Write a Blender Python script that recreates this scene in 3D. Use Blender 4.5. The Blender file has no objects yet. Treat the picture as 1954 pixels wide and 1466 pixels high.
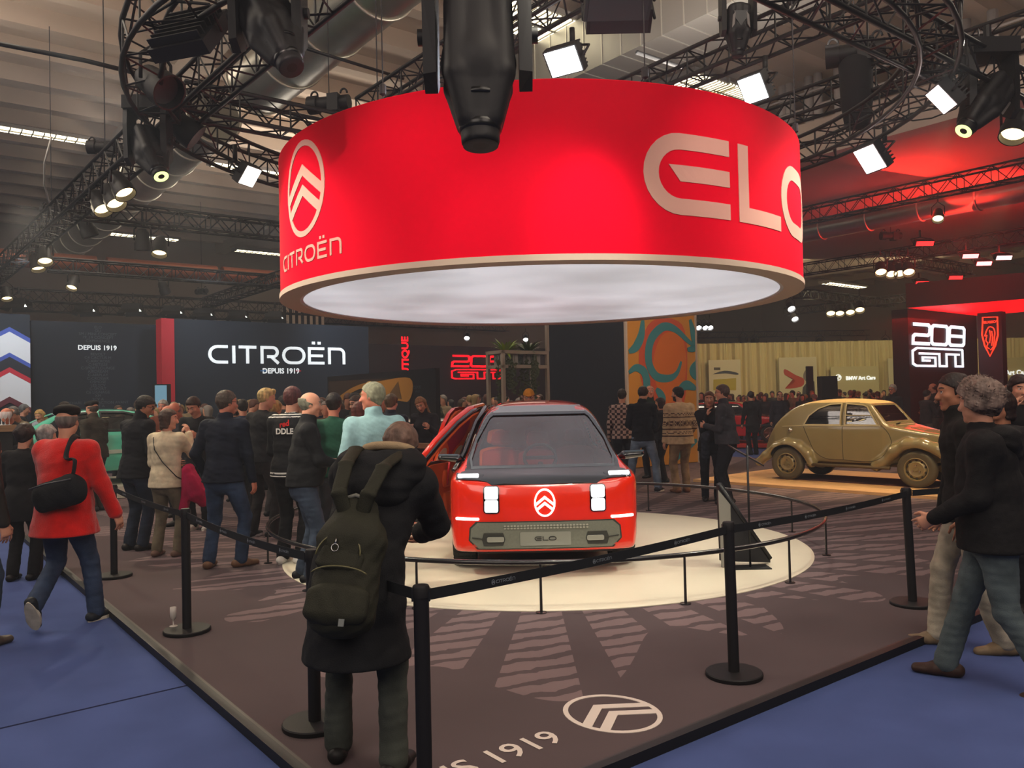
import bpy, math, random
import numpy as np
from mathutils import Vector, Matrix
from mathutils.bvhtree import BVHTree
R=math.radians; PI=math.pi
rng=random.Random(7)
SC=bpy.context.scene; COL=SC.collection
# ---------------------------------------------------------------- camera
F=1560.0; CX,CY=977.0,733.0; CAMZ=1.70; PITCH=R(1.10); ROLL=R(1.26)
cr,sr,cp,sp=math.cos(ROLL),math.sin(ROLL),math.cos(PITCH),math.sin(PITCH)
FV=Vector((0,cp,sp)); _u0=Vector((0,-sp,cp))
RV=Vector((1,0,0))*cr-_u0*sr; UV=Vector((1,0,0))*sr+_u0*cr
cam=bpy.data.cameras.new('camera'); camo=bpy.data.objects.new('camera',cam); COL.objects.link(camo)
m=Matrix.Identity(4)
for i in range(3): m[i][0]=RV[i]; m[i][1]=UV[i]; m[i][2]=-FV[i]
m[2][3]=CAMZ; camo.matrix_world=m
cam.sensor_fit='HORIZONTAL'; cam.sensor_width=36; cam.lens=36*F/1954; cam.clip_end=300; SC.camera=camo
def ray(px,py): return RV*((px-CX)/F)+UV*((CY-py)/F)+FV
def at(px,py,Y):
    d=ray(px,py); k=Y/d.y; return Vector((d.x*k,Y,CAMZ+d.z*k))
def gnd(px,py,z=0.0):
    d=ray(px,py); k=(z-CAMZ)/d.z; return Vector((d.x*k,d.y*k,z))
# ---------------------------------------------------------------- world and exposure
SC.view_settings.view_transform='Standard'; SC.view_settings.look='None'; SC.view_settings.gamma=1
SC.view_settings.use_curve_mapping=False; SC.view_settings.exposure=0.12
SC.cycles.use_denoising=True; SC.cycles.max_bounces=4; SC.cycles.diffuse_bounces=2; SC.cycles.glossy_bounces=2
SC.cycles.transmission_bounces=4; SC.cycles.transparent_max_bounces=8; SC.cycles.sample_clamp_indirect=3; SC.cycles.caustics_reflective=False; SC.cycles.caustics_refractive=False
w=bpy.data.worlds.new('hall_air'); SC.world=w; w.use_nodes=True
w.node_tree.nodes['Background'].inputs[0].default_value=(1.0,0.86,0.78,1); w.node_tree.nodes['Background'].inputs[1].default_value=0.30
_wn=w.node_tree; _v=_wn.nodes.new('ShaderNodeVolumeScatter'); _v.inputs['Color'].default_value=(.80,.86,1,1); _v.inputs['Density'].default_value=.0045; _v.inputs['Anisotropy'].default_value=.5
_wn.links.new(_v.outputs[0],_wn.nodes['World Output'].inputs['Volume'])   # thin stage haze in the hall air
SC.cycles.volume_bounces=0; SC.cycles.use_adaptive_sampling=True; SC.cycles.adaptive_threshold=.12; SC.cycles.adaptive_min_samples=20
# stand axes: U runs back-left, V runs back-right, corner of the carpeted stand
U=Vector((-.613,.79,0)); V=Vector((.79,.613,0)); CORNER=Vector((-.48,3.175,0))
def stand(a,b,z=0): return CORNER+U*a+V*b+Vector((0,0,z))
DC=Vector((.34,9.5,0)); DR=2.9; DZ0,DZ1=2.82,4.31
# ---------------------------------------------------------------- lights
def area(loc,size,power,col,to=None,sy=None,spread=None):
    l=bpy.data.lights.new('area_light','AREA'); l.energy=power; l.color=col; l.size=size
    if sy: l.shape='RECTANGLE'; l.size_y=sy
    if spread: l.spread=R(spread)
    o=bpy.data.objects.new('hall_or_fill_light',l); COL.objects.link(o); o.location=loc
    d=(Vector(to)-Vector(loc)) if to is not None else Vector((0,0,-1))
    o.rotation_euler=d.to_track_quat('-Z','Y').to_euler(); return o
def spot(loc,to,power,col,ang=40,blend=.6,r=.08):
    l=bpy.data.lights.new('spot_light','SPOT'); l.energy=power; l.color=col; l.spot_size=R(ang); l.spot_blend=blend; l.shadow_soft_size=r
    o=bpy.data.objects.new('stage_or_fill_light',l); COL.objects.link(o); o.location=loc
    o.rotation_euler=(Vector(to)-Vector(loc)).to_track_quat('-Z','Y').to_euler(); return o
WARM=(1,.80,.62); COOL=(.82,.90,1); RED=(1,.03,.02)
# hall lamps overhead (soft), added fills and uplights, stand and fill spots, red stage light
for k,(x,y) in enumerate(((-9,8),(-9,20),(3,3),(2,24),(12,13),(13,26))):
    area((x,y,9.4),4.5,330,(1,.86,.70))
area((-4,-4,7.5),7,400,(1,.86,.76),to=(-1,8,0)); area((5,-3,7.5),6,310,(1,.86,.76),to=(3,8,0)); area((-14,8,7.5),6,260,(1,.88,.8),to=(-6,12,0))  # broad fills added behind and beside the camera for ambient light
for x,y,e in((-10,12,330),(-6,24,330),(3,12,330),(-1,4,130)): area((x,y,6.3),3,e,(1,.90,.80),to=(x,y+1,20))  # uplights added to brighten the ceiling
area((-6,3,1.0),3,0.0,(1,1,1)) if False else None
spot((-1.9,2.4,5.2),(-1.0,6.8,3.62),400,(1,.72,.66),24,.95)
spot((3.6,3.4,5.4),(2.0,7.1,3.65),330,(1,.76,.70),24,.95)
spot((-5.2,5.2,5.4),(-2.4,7.9,3.6),130,(1,.6,.7),30,.95)
spot((1.2,2.0,5.6),(.7,6.6,3.7),45,(1,.7,.75),22,1)
for p,t,e in (((-3.9,6.8,4.9),(.1,9,.2),420),((4.3,7.4,4.9),(.4,8.6,.2),420),((.5,4.4,4.9),(.2,8,.5),260),((-3,12.4,4.9),(.2,9.6,.1),300),((3.9,11.8,4.9),(1.5,9.2,.1),300)): spot(p,t,e,(1,.95,.78),58,.8,.1)
spot((-4.4,11,5),(-2.6,8.4,1),330,(1,.86,.6),75,.9); spot((-7.8,13,5),(-4.5,10.6,1),380,(1,.84,.6),80,.9); spot((2.4,9.6,5.2),(2.4,14,1),260,(1,.66,.5),70,.9)
spot((-3.3,5.0,4.0),(-.95,8.9,.8),420,(1,.88,.75),24,.8); spot((.9,5.0,4.6),(.3,8.9,1.1),120,(1,.9,.8),30,.8)  # first spot added to brighten the open orange door
spot((6,11,5.4),(6.2,15,.4),950,(1,.72,.36),55,.8); spot((9,14.5,5.2),(6.2,15.2,1.2),520,(1,.6,.3),60,.8); spot((3.9,18,5.2),(6.0,15.4,.3),260,(1,.7,.4),60,.8)
for x,y in((-10.4,17.3),(-7.2,19.8),(-4.2,22.2)): spot((x,y,4.9),(x-1.2,y+4.2,2.9),190,(.86,.93,1),95,.9)
spot((-13,15.5,4.9),(-11.5,19.8,2.3),230,(.9,.95,1),80,.9)
spot((3.2,14.5,5.4),(3.7,19.8,2.6),420,(1,.85,.7),55,.9); spot((-4.5,14.5,5.2),(-3.4,18.8,1.6),260,(1,.8,.6),55,.9); spot((-10,10.5,5.2),(-7.2,15,.9),420,(1,.92,.75),70,.9)  # spots added to brighten the mural, picture wall and turquoise saloon
# red stage light on the right stand
area((14,24,5.8),4,380,RED,to=(12,28,10)); area((11,22,6.6),2.5,110,RED,to=(14,16,10)); area((15,30,4.4),3,90,RED)
spot((5.4,4.6,4.8),(2.9,5.2,1),60,(1,.55,.45),80,.9)
for x in(12,18,25): area((x,36,6.5),3,170,(1,.87,.5),to=(x,44,1.8))
area((0,27,5.5),5,60,(1,.75,.6))

# ---------------------------------------------------------------- materials
def lin(h):
    if isinstance(h,str):
        h=h.lstrip('#'); c=[int(h[i:i+2],16)/255 for i in (0,2,4)]
        return tuple(v/12.92 if v<=.04045 else ((v+.055)/1.055)**2.4 for v in c)
    return tuple(h)
MC={}
def mat(name,col,rough=.6,metal=0,emit=0,ecol=None,var=0,vs=8,bump=0,bs=60,spec=.5,coat=0,alpha=1,trans=0,stretch=None,sheen=0):
    if name in MC: return MC[name]
    m=bpy.data.materials.new(name); m.use_nodes=True; nt=m.node_tree; b=nt.nodes['Principled BSDF']; c=lin(col)
    b.inputs['Base Color'].default_value=(*c,1); b.inputs['Roughness'].default_value=rough; b.inputs['Metallic'].default_value=metal
    b.inputs['Specular IOR Level'].default_value=spec; b.inputs['Coat Weight'].default_value=coat; b.inputs['Coat Roughness'].default_value=.04
    b.inputs['Alpha'].default_value=alpha; b.inputs['Transmission Weight'].default_value=trans
    if sheen: b.inputs['Sheen Weight'].default_value=sheen
    if emit: b.inputs['Emission Color'].default_value=(*(lin(ecol) if ecol else c),1); b.inputs['Emission Strength'].default_value=emit
    if var or bump:
        tc=nt.nodes.new('ShaderNodeTexCoord'); mp=nt.nodes.new('ShaderNodeMapping'); nt.links.new(tc.outputs['Object'],mp.inputs[0])
        if stretch: mp.inputs['Scale'].default_value=stretch
    if var:
        n=nt.nodes.new('ShaderNodeTexNoise'); n.inputs['Scale'].default_value=vs; n.inputs['Detail'].default_value=4; nt.links.new(mp.outputs[0],n.inputs['Vector'])
        r=nt.nodes.new('ShaderNodeMapRange'); r.inputs['From Min'].default_value=.3; r.inputs['From Max'].default_value=.7
        r.inputs['To Min'].default_value=1-var; r.inputs['To Max'].default_value=1+var; nt.links.new(n.outputs[0],r.inputs[0])
        h=nt.nodes.new('ShaderNodeVectorMath'); h.operation='SCALE'; h.inputs[0].default_value=c; nt.links.new(r.outputs[0],h.inputs['Scale']); nt.links.new(h.outputs[0],b.inputs['Base Color'])
    if bump:
        n=nt.nodes.new('ShaderNodeTexNoise'); n.inputs['Scale'].default_value=bs; n.inputs['Detail'].default_value=3; nt.links.new(mp.outputs[0],n.inputs['Vector'])
        q=nt.nodes.new('ShaderNodeBump'); q.inputs['Strength'].default_value=bump; q.inputs['Distance'].default_value=.01; nt.links.new(n.outputs[0],q.inputs['Height']); nt.links.new(q.outputs[0],b.inputs['Normal'])
    MC[name]=m; return m
def cloth(col,name=None,**k):
    k={**dict(rough=.85,var=.18,vs=14,bump=.25,bs=180,spec=.25),**k}
    return mat(name or 'cloth_'+str(col).strip('#'),col,**k)
def glow(name,col,s): return mat(name,col,emit=s,rough=.5)
def tint_glass(name,col=(.75,.8,.82),a=.25,rough=.02):
    if name in MC: return MC[name]
    m=bpy.data.materials.new(name); m.use_nodes=True; nt=m.node_tree; nt.nodes.clear()
    o=nt.nodes.new('ShaderNodeOutputMaterial'); mx=nt.nodes.new('ShaderNodeMixShader'); t=nt.nodes.new('ShaderNodeBsdfTransparent'); g=nt.nodes.new('ShaderNodeBsdfGlossy')
    fr=nt.nodes.new('ShaderNodeFresnel'); fr.inputs[0].default_value=1.5; ma=nt.nodes.new('ShaderNodeMath'); ma.operation='ADD'; ma.inputs[1].default_value=a; ma.use_clamp=True
    t.inputs[0].default_value=(*col,1); g.inputs['Roughness'].default_value=rough; g.inputs[0].default_value=(.9,.9,.9,1)
    nt.links.new(fr.outputs[0],ma.inputs[0]); nt.links.new(ma.outputs[0],mx.inputs[0]); nt.links.new(t.outputs[0],mx.inputs[1]); nt.links.new(g.outputs[0],mx.inputs[2]); nt.links.new(mx.outputs[0],o.inputs[0])
    MC[name]=m; return m
BLK=mat('black_metal','#17181a',rough=.45,spec=.4); BLKM=mat('matt_black','#121214',rough=.8)
TRUSS=mat('black_truss_tube','#1d1b1c',rough=.5,metal=.3); CHROME=mat('bright_metal','#b9b9b9',rough=.25,metal=1)
# ---------------------------------------------------------------- mesh helpers
def tag(o,label=None,cat=None,group=None,kind=None):
    if label: o['label']=label
    if cat: o['category']=cat
    if group: o['group']=group
    if kind: o['kind']=kind
    return o
def link(name,me,m,parent=None,smooth=True,auto=False):
    o=bpy.data.objects.new(name,me); COL.objects.link(o)
    for x in (m if isinstance(m,(list,tuple)) else [m]): me.materials.append(x)
    if smooth: me.polygons.foreach_set('use_smooth',[True]*len(me.polygons))
    if auto: me.set_sharp_from_angle(angle=R(auto))
    if parent is not None: o.parent=parent
    return o
def empty(name,loc=(0,0,0),rz=0,label=None,cat=None,group=None,kind=None,parent=None):
    o=bpy.data.objects.new(name,None); COL.objects.link(o); o.location=loc; o.rotation_euler=(0,0,rz); o.empty_display_size=.1
    if parent is not None: o.parent=parent
    return tag(o,label,cat,group,kind)
def copy_tree(o,parent=None,loc=None,rz=None,**t):
    c=o.copy(); COL.objects.link(c); c.parent=parent
    if parent is not None: c.matrix_parent_inverse=o.matrix_parent_inverse.copy()
    if loc is not None: c.location=loc
    if rz is not None: c.rotation_euler=(0,0,rz)
    if t: tag(c,**t)
    for ch in [x for x in COL.objects if x.parent==o]: copy_tree(ch,c)
    return c
def basis(d):
    d=Vector(d).normalized(); a=Vector((0,0,1)) if abs(d.z)<.95 else Vector((1,0,0)); s=d.cross(a).normalized(); return s,s.cross(d).normalized(),d
class MB:
    def __init__(s): s.v=[]; s.f=[]
    def add(s,vs,fs): n=len(s.v); s.v+= [tuple(v) for v in vs]; s.f+=[tuple(i+n for i in f) for f in fs]; return s
    def box(s,c,sz,M=None,rz=0):
        x,y,z=[k/2 for k in sz]; vs=[Vector((a,b,d)) for a in(-x,x) for b in(-y,y) for d in(-z,z)]
        if rz: q=Matrix.Rotation(rz,3,'Z'); vs=[q@v for v in vs]
        if M is not None: vs=[M@v for v in vs]
        return s.add([v+Vector(c) for v in vs],[(0,1,3,2),(4,6,7,5),(0,4,5,1),(2,3,7,6),(0,2,6,4),(1,5,7,3)])
    def tube(s,a,b,r,n=6,r2=None,caps=True):
        a,b=Vector(a),Vector(b); e1,e2,_=basis(b-a); r2=r if r2 is None else r2; vs=[]
        for p,q in((a,r),(b,r2)):
            for i in range(n): t=2*PI*i/n; vs.append(p+e1*(q*math.cos(t))+e2*(q*math.sin(t)))
        fs=[(i,(i+1)%n,n+(i+1)%n,n+i) for i in range(n)]
        if caps: fs+=[tuple(range(n))[::-1],tuple(range(n,2*n))]
        return s.add(vs,fs)
    def path(s,pts,r,n=8,closed=False,flat=None):
        pts=[Vector(p) for p in pts]; m=len(pts); vs=[]; pe=None
        for i,p in enumerate(pts):
            d=(pts[(i+1)%m]-pts[i-1]) if (closed or 0<i<m-1) else (pts[1]-pts[0] if i==0 else pts[-1]-pts[-2])
            d.normalize()
            if pe is None: e1,e2,_=basis(d)
            else: e1=(pe-d*pe.dot(d)).normalized(); e2=e1.cross(d)
            pe=e1; rr=r[i] if isinstance(r,(list,tuple)) else r
            for k in range(n):
                t=2*PI*k/n; vs.append(p+e1*(rr*math.cos(t))+e2*(rr*math.sin(t)*(flat or 1)))
        fs=[]
        for i in range(m if closed else m-1):
            j=(i+1)%m
            fs+=[(i*n+k,i*n+(k+1)%n,j*n+(k+1)%n,j*n+k) for k in range(n)]
        if not closed: fs+=[tuple(range(n))[::-1],tuple(range((m-1)*n,m*n))]
        return s.add(vs,fs)
    def lathe(s,prof,n=24,c=(0,0,0),M=None,a0=0,a1=2*PI):
        full=abs(a1-a0-2*PI)<1e-6; k=n if full else n+1; vs=[]
        for r,z in prof:
            for i in range(k):
                t=a0+(a1-a0)*i/n; v=Vector((r*math.cos(t),r*math.sin(t),z))
                if M is not None: v=M@v
                vs.append(v+Vector(c))
        fs=[]
        for j in range(len(prof)-1):
            for i in range(n):
                i2=(i+1)%k; fs.append((j*k+i,j*k+i2,(j+1)*k+i2,(j+1)*k+i))
        return s.add(vs,fs)
    def prism(s,poly,f,g):   # poly 2D, f(p)->3D front, g(p)->3D back
        n=len(poly); vs=[f(p) for p in poly]+[g(p) for p in poly]
        return s.add(vs,[tuple(range(n)),tuple(range(n,2*n))[::-1]]+[(i,i+n,(i+1)%n+n,(i+1)%n) for i in range(n)])
    def build(s,name,m,parent=None,smooth=False,auto=None,**t):
        me=bpy.data.meshes.new(name); me.from_pydata([tuple(v) for v in s.v],[],s.f); me.update()
        return tag(link(name,me,m,parent,smooth or bool(auto),auto),**t)
def ringfill(poly,f,th=.01,nr=6,seg=None,hole=None):
    """star-shaped 2D outline -> curved plate following f(u,v,d); d is the offset outward"""
    if seg:
        q=[]
        for i in range(len(poly)):
            a,b=Vector(poly[i]),Vector(poly[(i+1)%len(poly)]); k=max(1,int((b-a).length/seg))
            q+=[a+(b-a)*(j/k) for j in range(k)]
        poly=q
    P=[Vector(p) for p in poly]; c=sum(P,Vector((0,0)))/len(P); n=len(P); vs=[];fs=[]
    h0=hole or 0; rings=nr
    for j in range(rings+1):
        t=h0+(1-h0)*j/rings if h0 else (j+1)/(rings+1)
        vs+=[f(*(c+(p-c)*t),th) for p in P]
    for j in range(rings):
        fs+=[(j*n+i,(j+1)*n+i,(j+1)*n+(i+1)%n,j*n+(i+1)%n) for i in range(n)]
    if not h0:
        vs.append(f(c.x,c.y,th)); k=len(vs)-1; fs+=[(k,i,(i+1)%n) for i in range(n)]
    b=len(vs); vs+=[f(*p,0) for p in P]; L=rings*n
    fs+=[(L+i,b+i,b+(i+1)%n,L+(i+1)%n) for i in range(n)]
    if h0:
        b2=len(vs); vs+=[f(*(c+(p-c)*h0),0) for p in P]; fs+=[(i,(i+1)%n,b2+(i+1)%n,b2+i) for i in range(n)]
    return vs,fs
def arc(cx,cy,rx,ry,a0,a1,n=8): return [(cx+rx*math.cos(R(a0+(a1-a0)*i/n)),cy+ry*math.sin(R(a0+(a1-a0)*i/n))) for i in range(n+1)]
def rrect(x0,y0,x1,y1,r,n=5):
    return arc(x1-r,y1-r,r,r,0,90,n)+arc(x0+r,y1-r,r,r,90,180,n)+arc(x0+r,y0+r,r,r,180,270,n)+arc(x1-r,y0+r,r,r,270,360,n)
def resample(pts,seg,closed=False):
    out=[]; P=[Vector(p) for p in pts]; m=len(P)
    for i in range(m if closed else m-1):
        a,b=P[i],P[(i+1)%m]; k=max(1,math.ceil((b-a).length/seg)); out+=[a+(b-a)*(j/k) for j in range(k)]
    if not closed: out.append(P[-1])
    return out
def ribbon(mb,pts,w,f,closed=False,th=.004,seg=.12):
    P=[Vector(p) for p in pts]; P=[p for i,p in enumerate(P) if i==0 or (p-P[i-1]).length>1e-5]
    P=resample(P,seg,closed); n=len(P); L=[];Rr=[]
    for i,p in enumerate(P):
        a=P[i-1] if (i>0 or closed) else None; b=P[(i+1)%n] if (i<n-1 or closed) else None
        d1=(p-a).normalized() if a is not None else None; d2=(b-p).normalized() if b is not None else None
        d1=d1 or d2; d2=d2 or d1
        n1=Vector((-d1.y,d1.x)); n2=Vector((-d2.y,d2.x)); nn=(n1+n2)
        nn=nn.normalized() if nn.length>.05 else n1
        k=min(2.5,1/max(.3,nn.dot(n1))); L.append(p+nn*(w/2*k)); Rr.append(p-nn*(w/2*k))
    vs=[f(*p,th) for p in L]+[f(*p,th) for p in Rr]+[f(*p,0) for p in L]+[f(*p,0) for p in Rr]; fs=[]
    for i in range(n if closed else n-1):
        j=(i+1)%n; fs+=[(i,j,n+j,n+i),(i,2*n+i,2*n+j,j),(n+i,n+j,3*n+j,3*n+i)]
    if not closed: fs+=[(0,n,3*n,2*n),(n-1,3*n-1,4*n-1,2*n-1)]
    mb.add(vs,fs)
def planef(o,ex,ey,en):
    o,ex,ey,en=[Vector(k) for k in(o,ex,ey,en)]
    return lambda u,v,d: o+ex*u+ey*v+en*d
# ---------------------------------------------------------------- lettering
def G_citroen():   # each: list of strokes in a cell of height 1, with advance
    o=arc(.5,.5,.5,.5,90,270,10)
    return [([[(1.15,1),(.5,1)]+o[1:-1]+[(.5,0),(1.15,0)]],1.15),([[(0,1.07),(0,-.07)]],0.0),
     ([[(-.05,1),(1.1,1)],[(.52,1),(.52,-.07)]],1.1),
     ([[(0,-.07),(0,1),(.75,1)]+arc(.75,.7,.3,.3,90,-90,8)[1:]+[(.35,.4)],[(.62,.4),(1.12,-.05)]],1.1),
     ([arc(.5,.5,.5,.5,90,270,10)+arc(.95,.5,.5,.5,-90,90,10)],1.45),
     ([[(1.1,1),(0,1),(0,0),(1.1,0)],[(0,.5),(1.0,.5)],[(.2,1.38),(.42,1.38)],[(.62,1.38),(.84,1.38)]],1.1),
     ([[(0,-.07),(0,1),(.75,1)]+arc(.75,.65,.35,.35,90,0,6)[1:]+[(1.1,-.07)]],1.1)]
def word(mb,glyphs,x0,y0,h,w,f,gap,th=.004,seg=.12,closed_idx=(4,)):
    x=x0
    for i,(st,adv) in enumerate(glyphs):
        for s in st: ribbon(mb,[(x+p[0]*h,y0+p[1]*h) for p in s],w,f,closed=(i in closed_idx and len(s)>12),th=th,seg=seg)
        x+=adv*h+gap
    return x
def citroen_width(h,gap): return sum(a for _,a in G_citroen())*h+6*gap
def citroen(mb,cx,y0,h,w,f,gap,th=.004,seg=.12): word(mb,G_citroen(),cx-citroen_width(h,gap)/2,y0,h,w,f,gap,th,seg)
def chevrons(mb,cx,cy,rx,ry,f,w=None,th=.004,seg=.1):   # oval with two chevrons
    w=w or rx*.11; ribbon(mb,arc(cx,cy,rx,ry,0,360,40)[:-1],w,f,True,th,seg)
    def inside(y,m=1.0): t=max(0,1-((y-cy)/ry)**2); return rx*math.sqrt(t)*m
    for ap,bw in((.54,.25),(.09,.25)):
        lo=cy+ry*(ap-.62); 
        def edge(y0):  # outline: apex up, arms down to the oval
            s=(ry*.60)/rx; x=0
            for k in range(60):
                x=rx*k/60
                if x>=inside(cy+ry*y0-s*x): break
            return x,cy+ry*y0-s*x
        (x1,y1),(x2,y2)=edge(ap),edge(ap-bw)
        n=6
        for sgn in(-1,1):
            top=[(cx+sgn*x1*k/n,cy+ry*ap+(y1-cy-ry*ap)*k/n) for k in range(n+1)]; bot=[(cx+sgn*x2*k/n,cy+ry*(ap-bw)+(y2-cy-ry*(ap-bw))*k/n) for k in range(n+1)]
            vs=[f(*p,th*1.1) for p in top]+[f(*p,th*1.1) for p in bot]+[f(*p,0) for p in top]+[f(*p,0) for p in bot]; m=n+1
            fs=[(k,k+1,m+k+1,m+k) for k in range(n)]+[(k,k+1,2*m+k+1,2*m+k) for k in range(n)]+[(m+k,m+k+1,3*m+k+1,3*m+k) for k in range(n)]
            mb.add(vs,fs)
def text_mesh(s,size,f,th=.004,align='CENTER',bold=0):
    c=bpy.data.curves.new('lettering','FONT'); c.body=s; c.size=size; c.align_x=align; c.extrude=0; c.offset=bold; c.resolution_u=3
    o=bpy.data.objects.new('lettering',c); COL.objects.link(o); dg=bpy.context.evaluated_depsgraph_get(); me=bpy.data.meshes.new_from_object(o.evaluated_get(dg))
    vs=[f(v.co.x,v.co.y,th) for v in me.vertices]; fs=[tuple(p.vertices) for p in me.polygons]
    bpy.data.objects.remove(o); bpy.data.curves.remove(c); bpy.data.meshes.remove(me); return vs,fs
G_ELO=[([[(1.25,.88),(.5,.88)]+arc(.5,.5,.38,.38,90,270,12)[1:-1]+[(.5,.12),(1.25,.12)],],1.4)]
def elo(mb,x0,y0,h,f,th=.004,seg=.1,k=1.0):
    w=.2*h; ribbon(mb,[(x0+p[0]*h*k,y0+p[1]*h) for p in [(1.29,.9),(.5,.9)]+arc(.5,.5,.4,.4,90,270,14)[1:-1]+[(.5,.1),(1.29,.1)]],w,f,False,th,seg)
    bar=[(.34,.61),(1.29,.61),(1.29,.41),(.50,.41)]
    n=6; t=[(x0+(.34+(.95)*i/n)*h*k,y0+.61*h) for i in range(n+1)]; b=[(x0+(.50+(.79)*i/n)*h*k,y0+.41*h) for i in range(n+1)]
    vs=[f(*p,th) for p in t+b]+[f(*p,0) for p in t+b]; m=n+1
    mb.add(vs,[(i,i+1,m+i+1,m+i) for i in range(n)]+[(i,2*m+i,2*m+i+1,i+1) for i in range(n)]+[(m+i,m+i+1,3*m+i+1,3*m+i) for i in range(n)])
    x=x0+1.46*h*k; ribbon(mb,[(x+.1*h*k,y0+h),(x+.1*h*k,y0+.1*h),(x+1.02*h*k,y0+.1*h)],w,f,False,th,seg)
    x=x+1.06*h*k; o=arc(.5,.5,.4,.4,90,270,14)+arc(.95,.5,.4,.4,-90,90,14)
    ribbon(mb,[(x+p[0]*h*k,y0+p[1]*h) for p in o],w,f,True,th,seg)
def boxy(mb,glyphs,x0,y0,w,h,sw,f,gap,slant=.12,th=.01):
    x=x0
    for st in glyphs:
        for s,cl in st: ribbon(mb,[(x+p[0]*w+slant*p[1]*h,y0+p[1]*h) for p in s],sw,f,cl,th,.5)
        x+=w+gap
OCT=lambda a=.1: [(a,1),(1-a,1),(1,1-a),(1,a),(1-a,0),(a,0),(0,a),(0,1-a)]
G208=[[([(0,1),(.9,1),(1,.9),(1,.55),(.9,.45),(.1,.45),(0,.35),(0,0),(1,0)],False)],[(OCT(),True)],[(OCT(),True),([(0,.5),(1,.5)],False)]]

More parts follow.
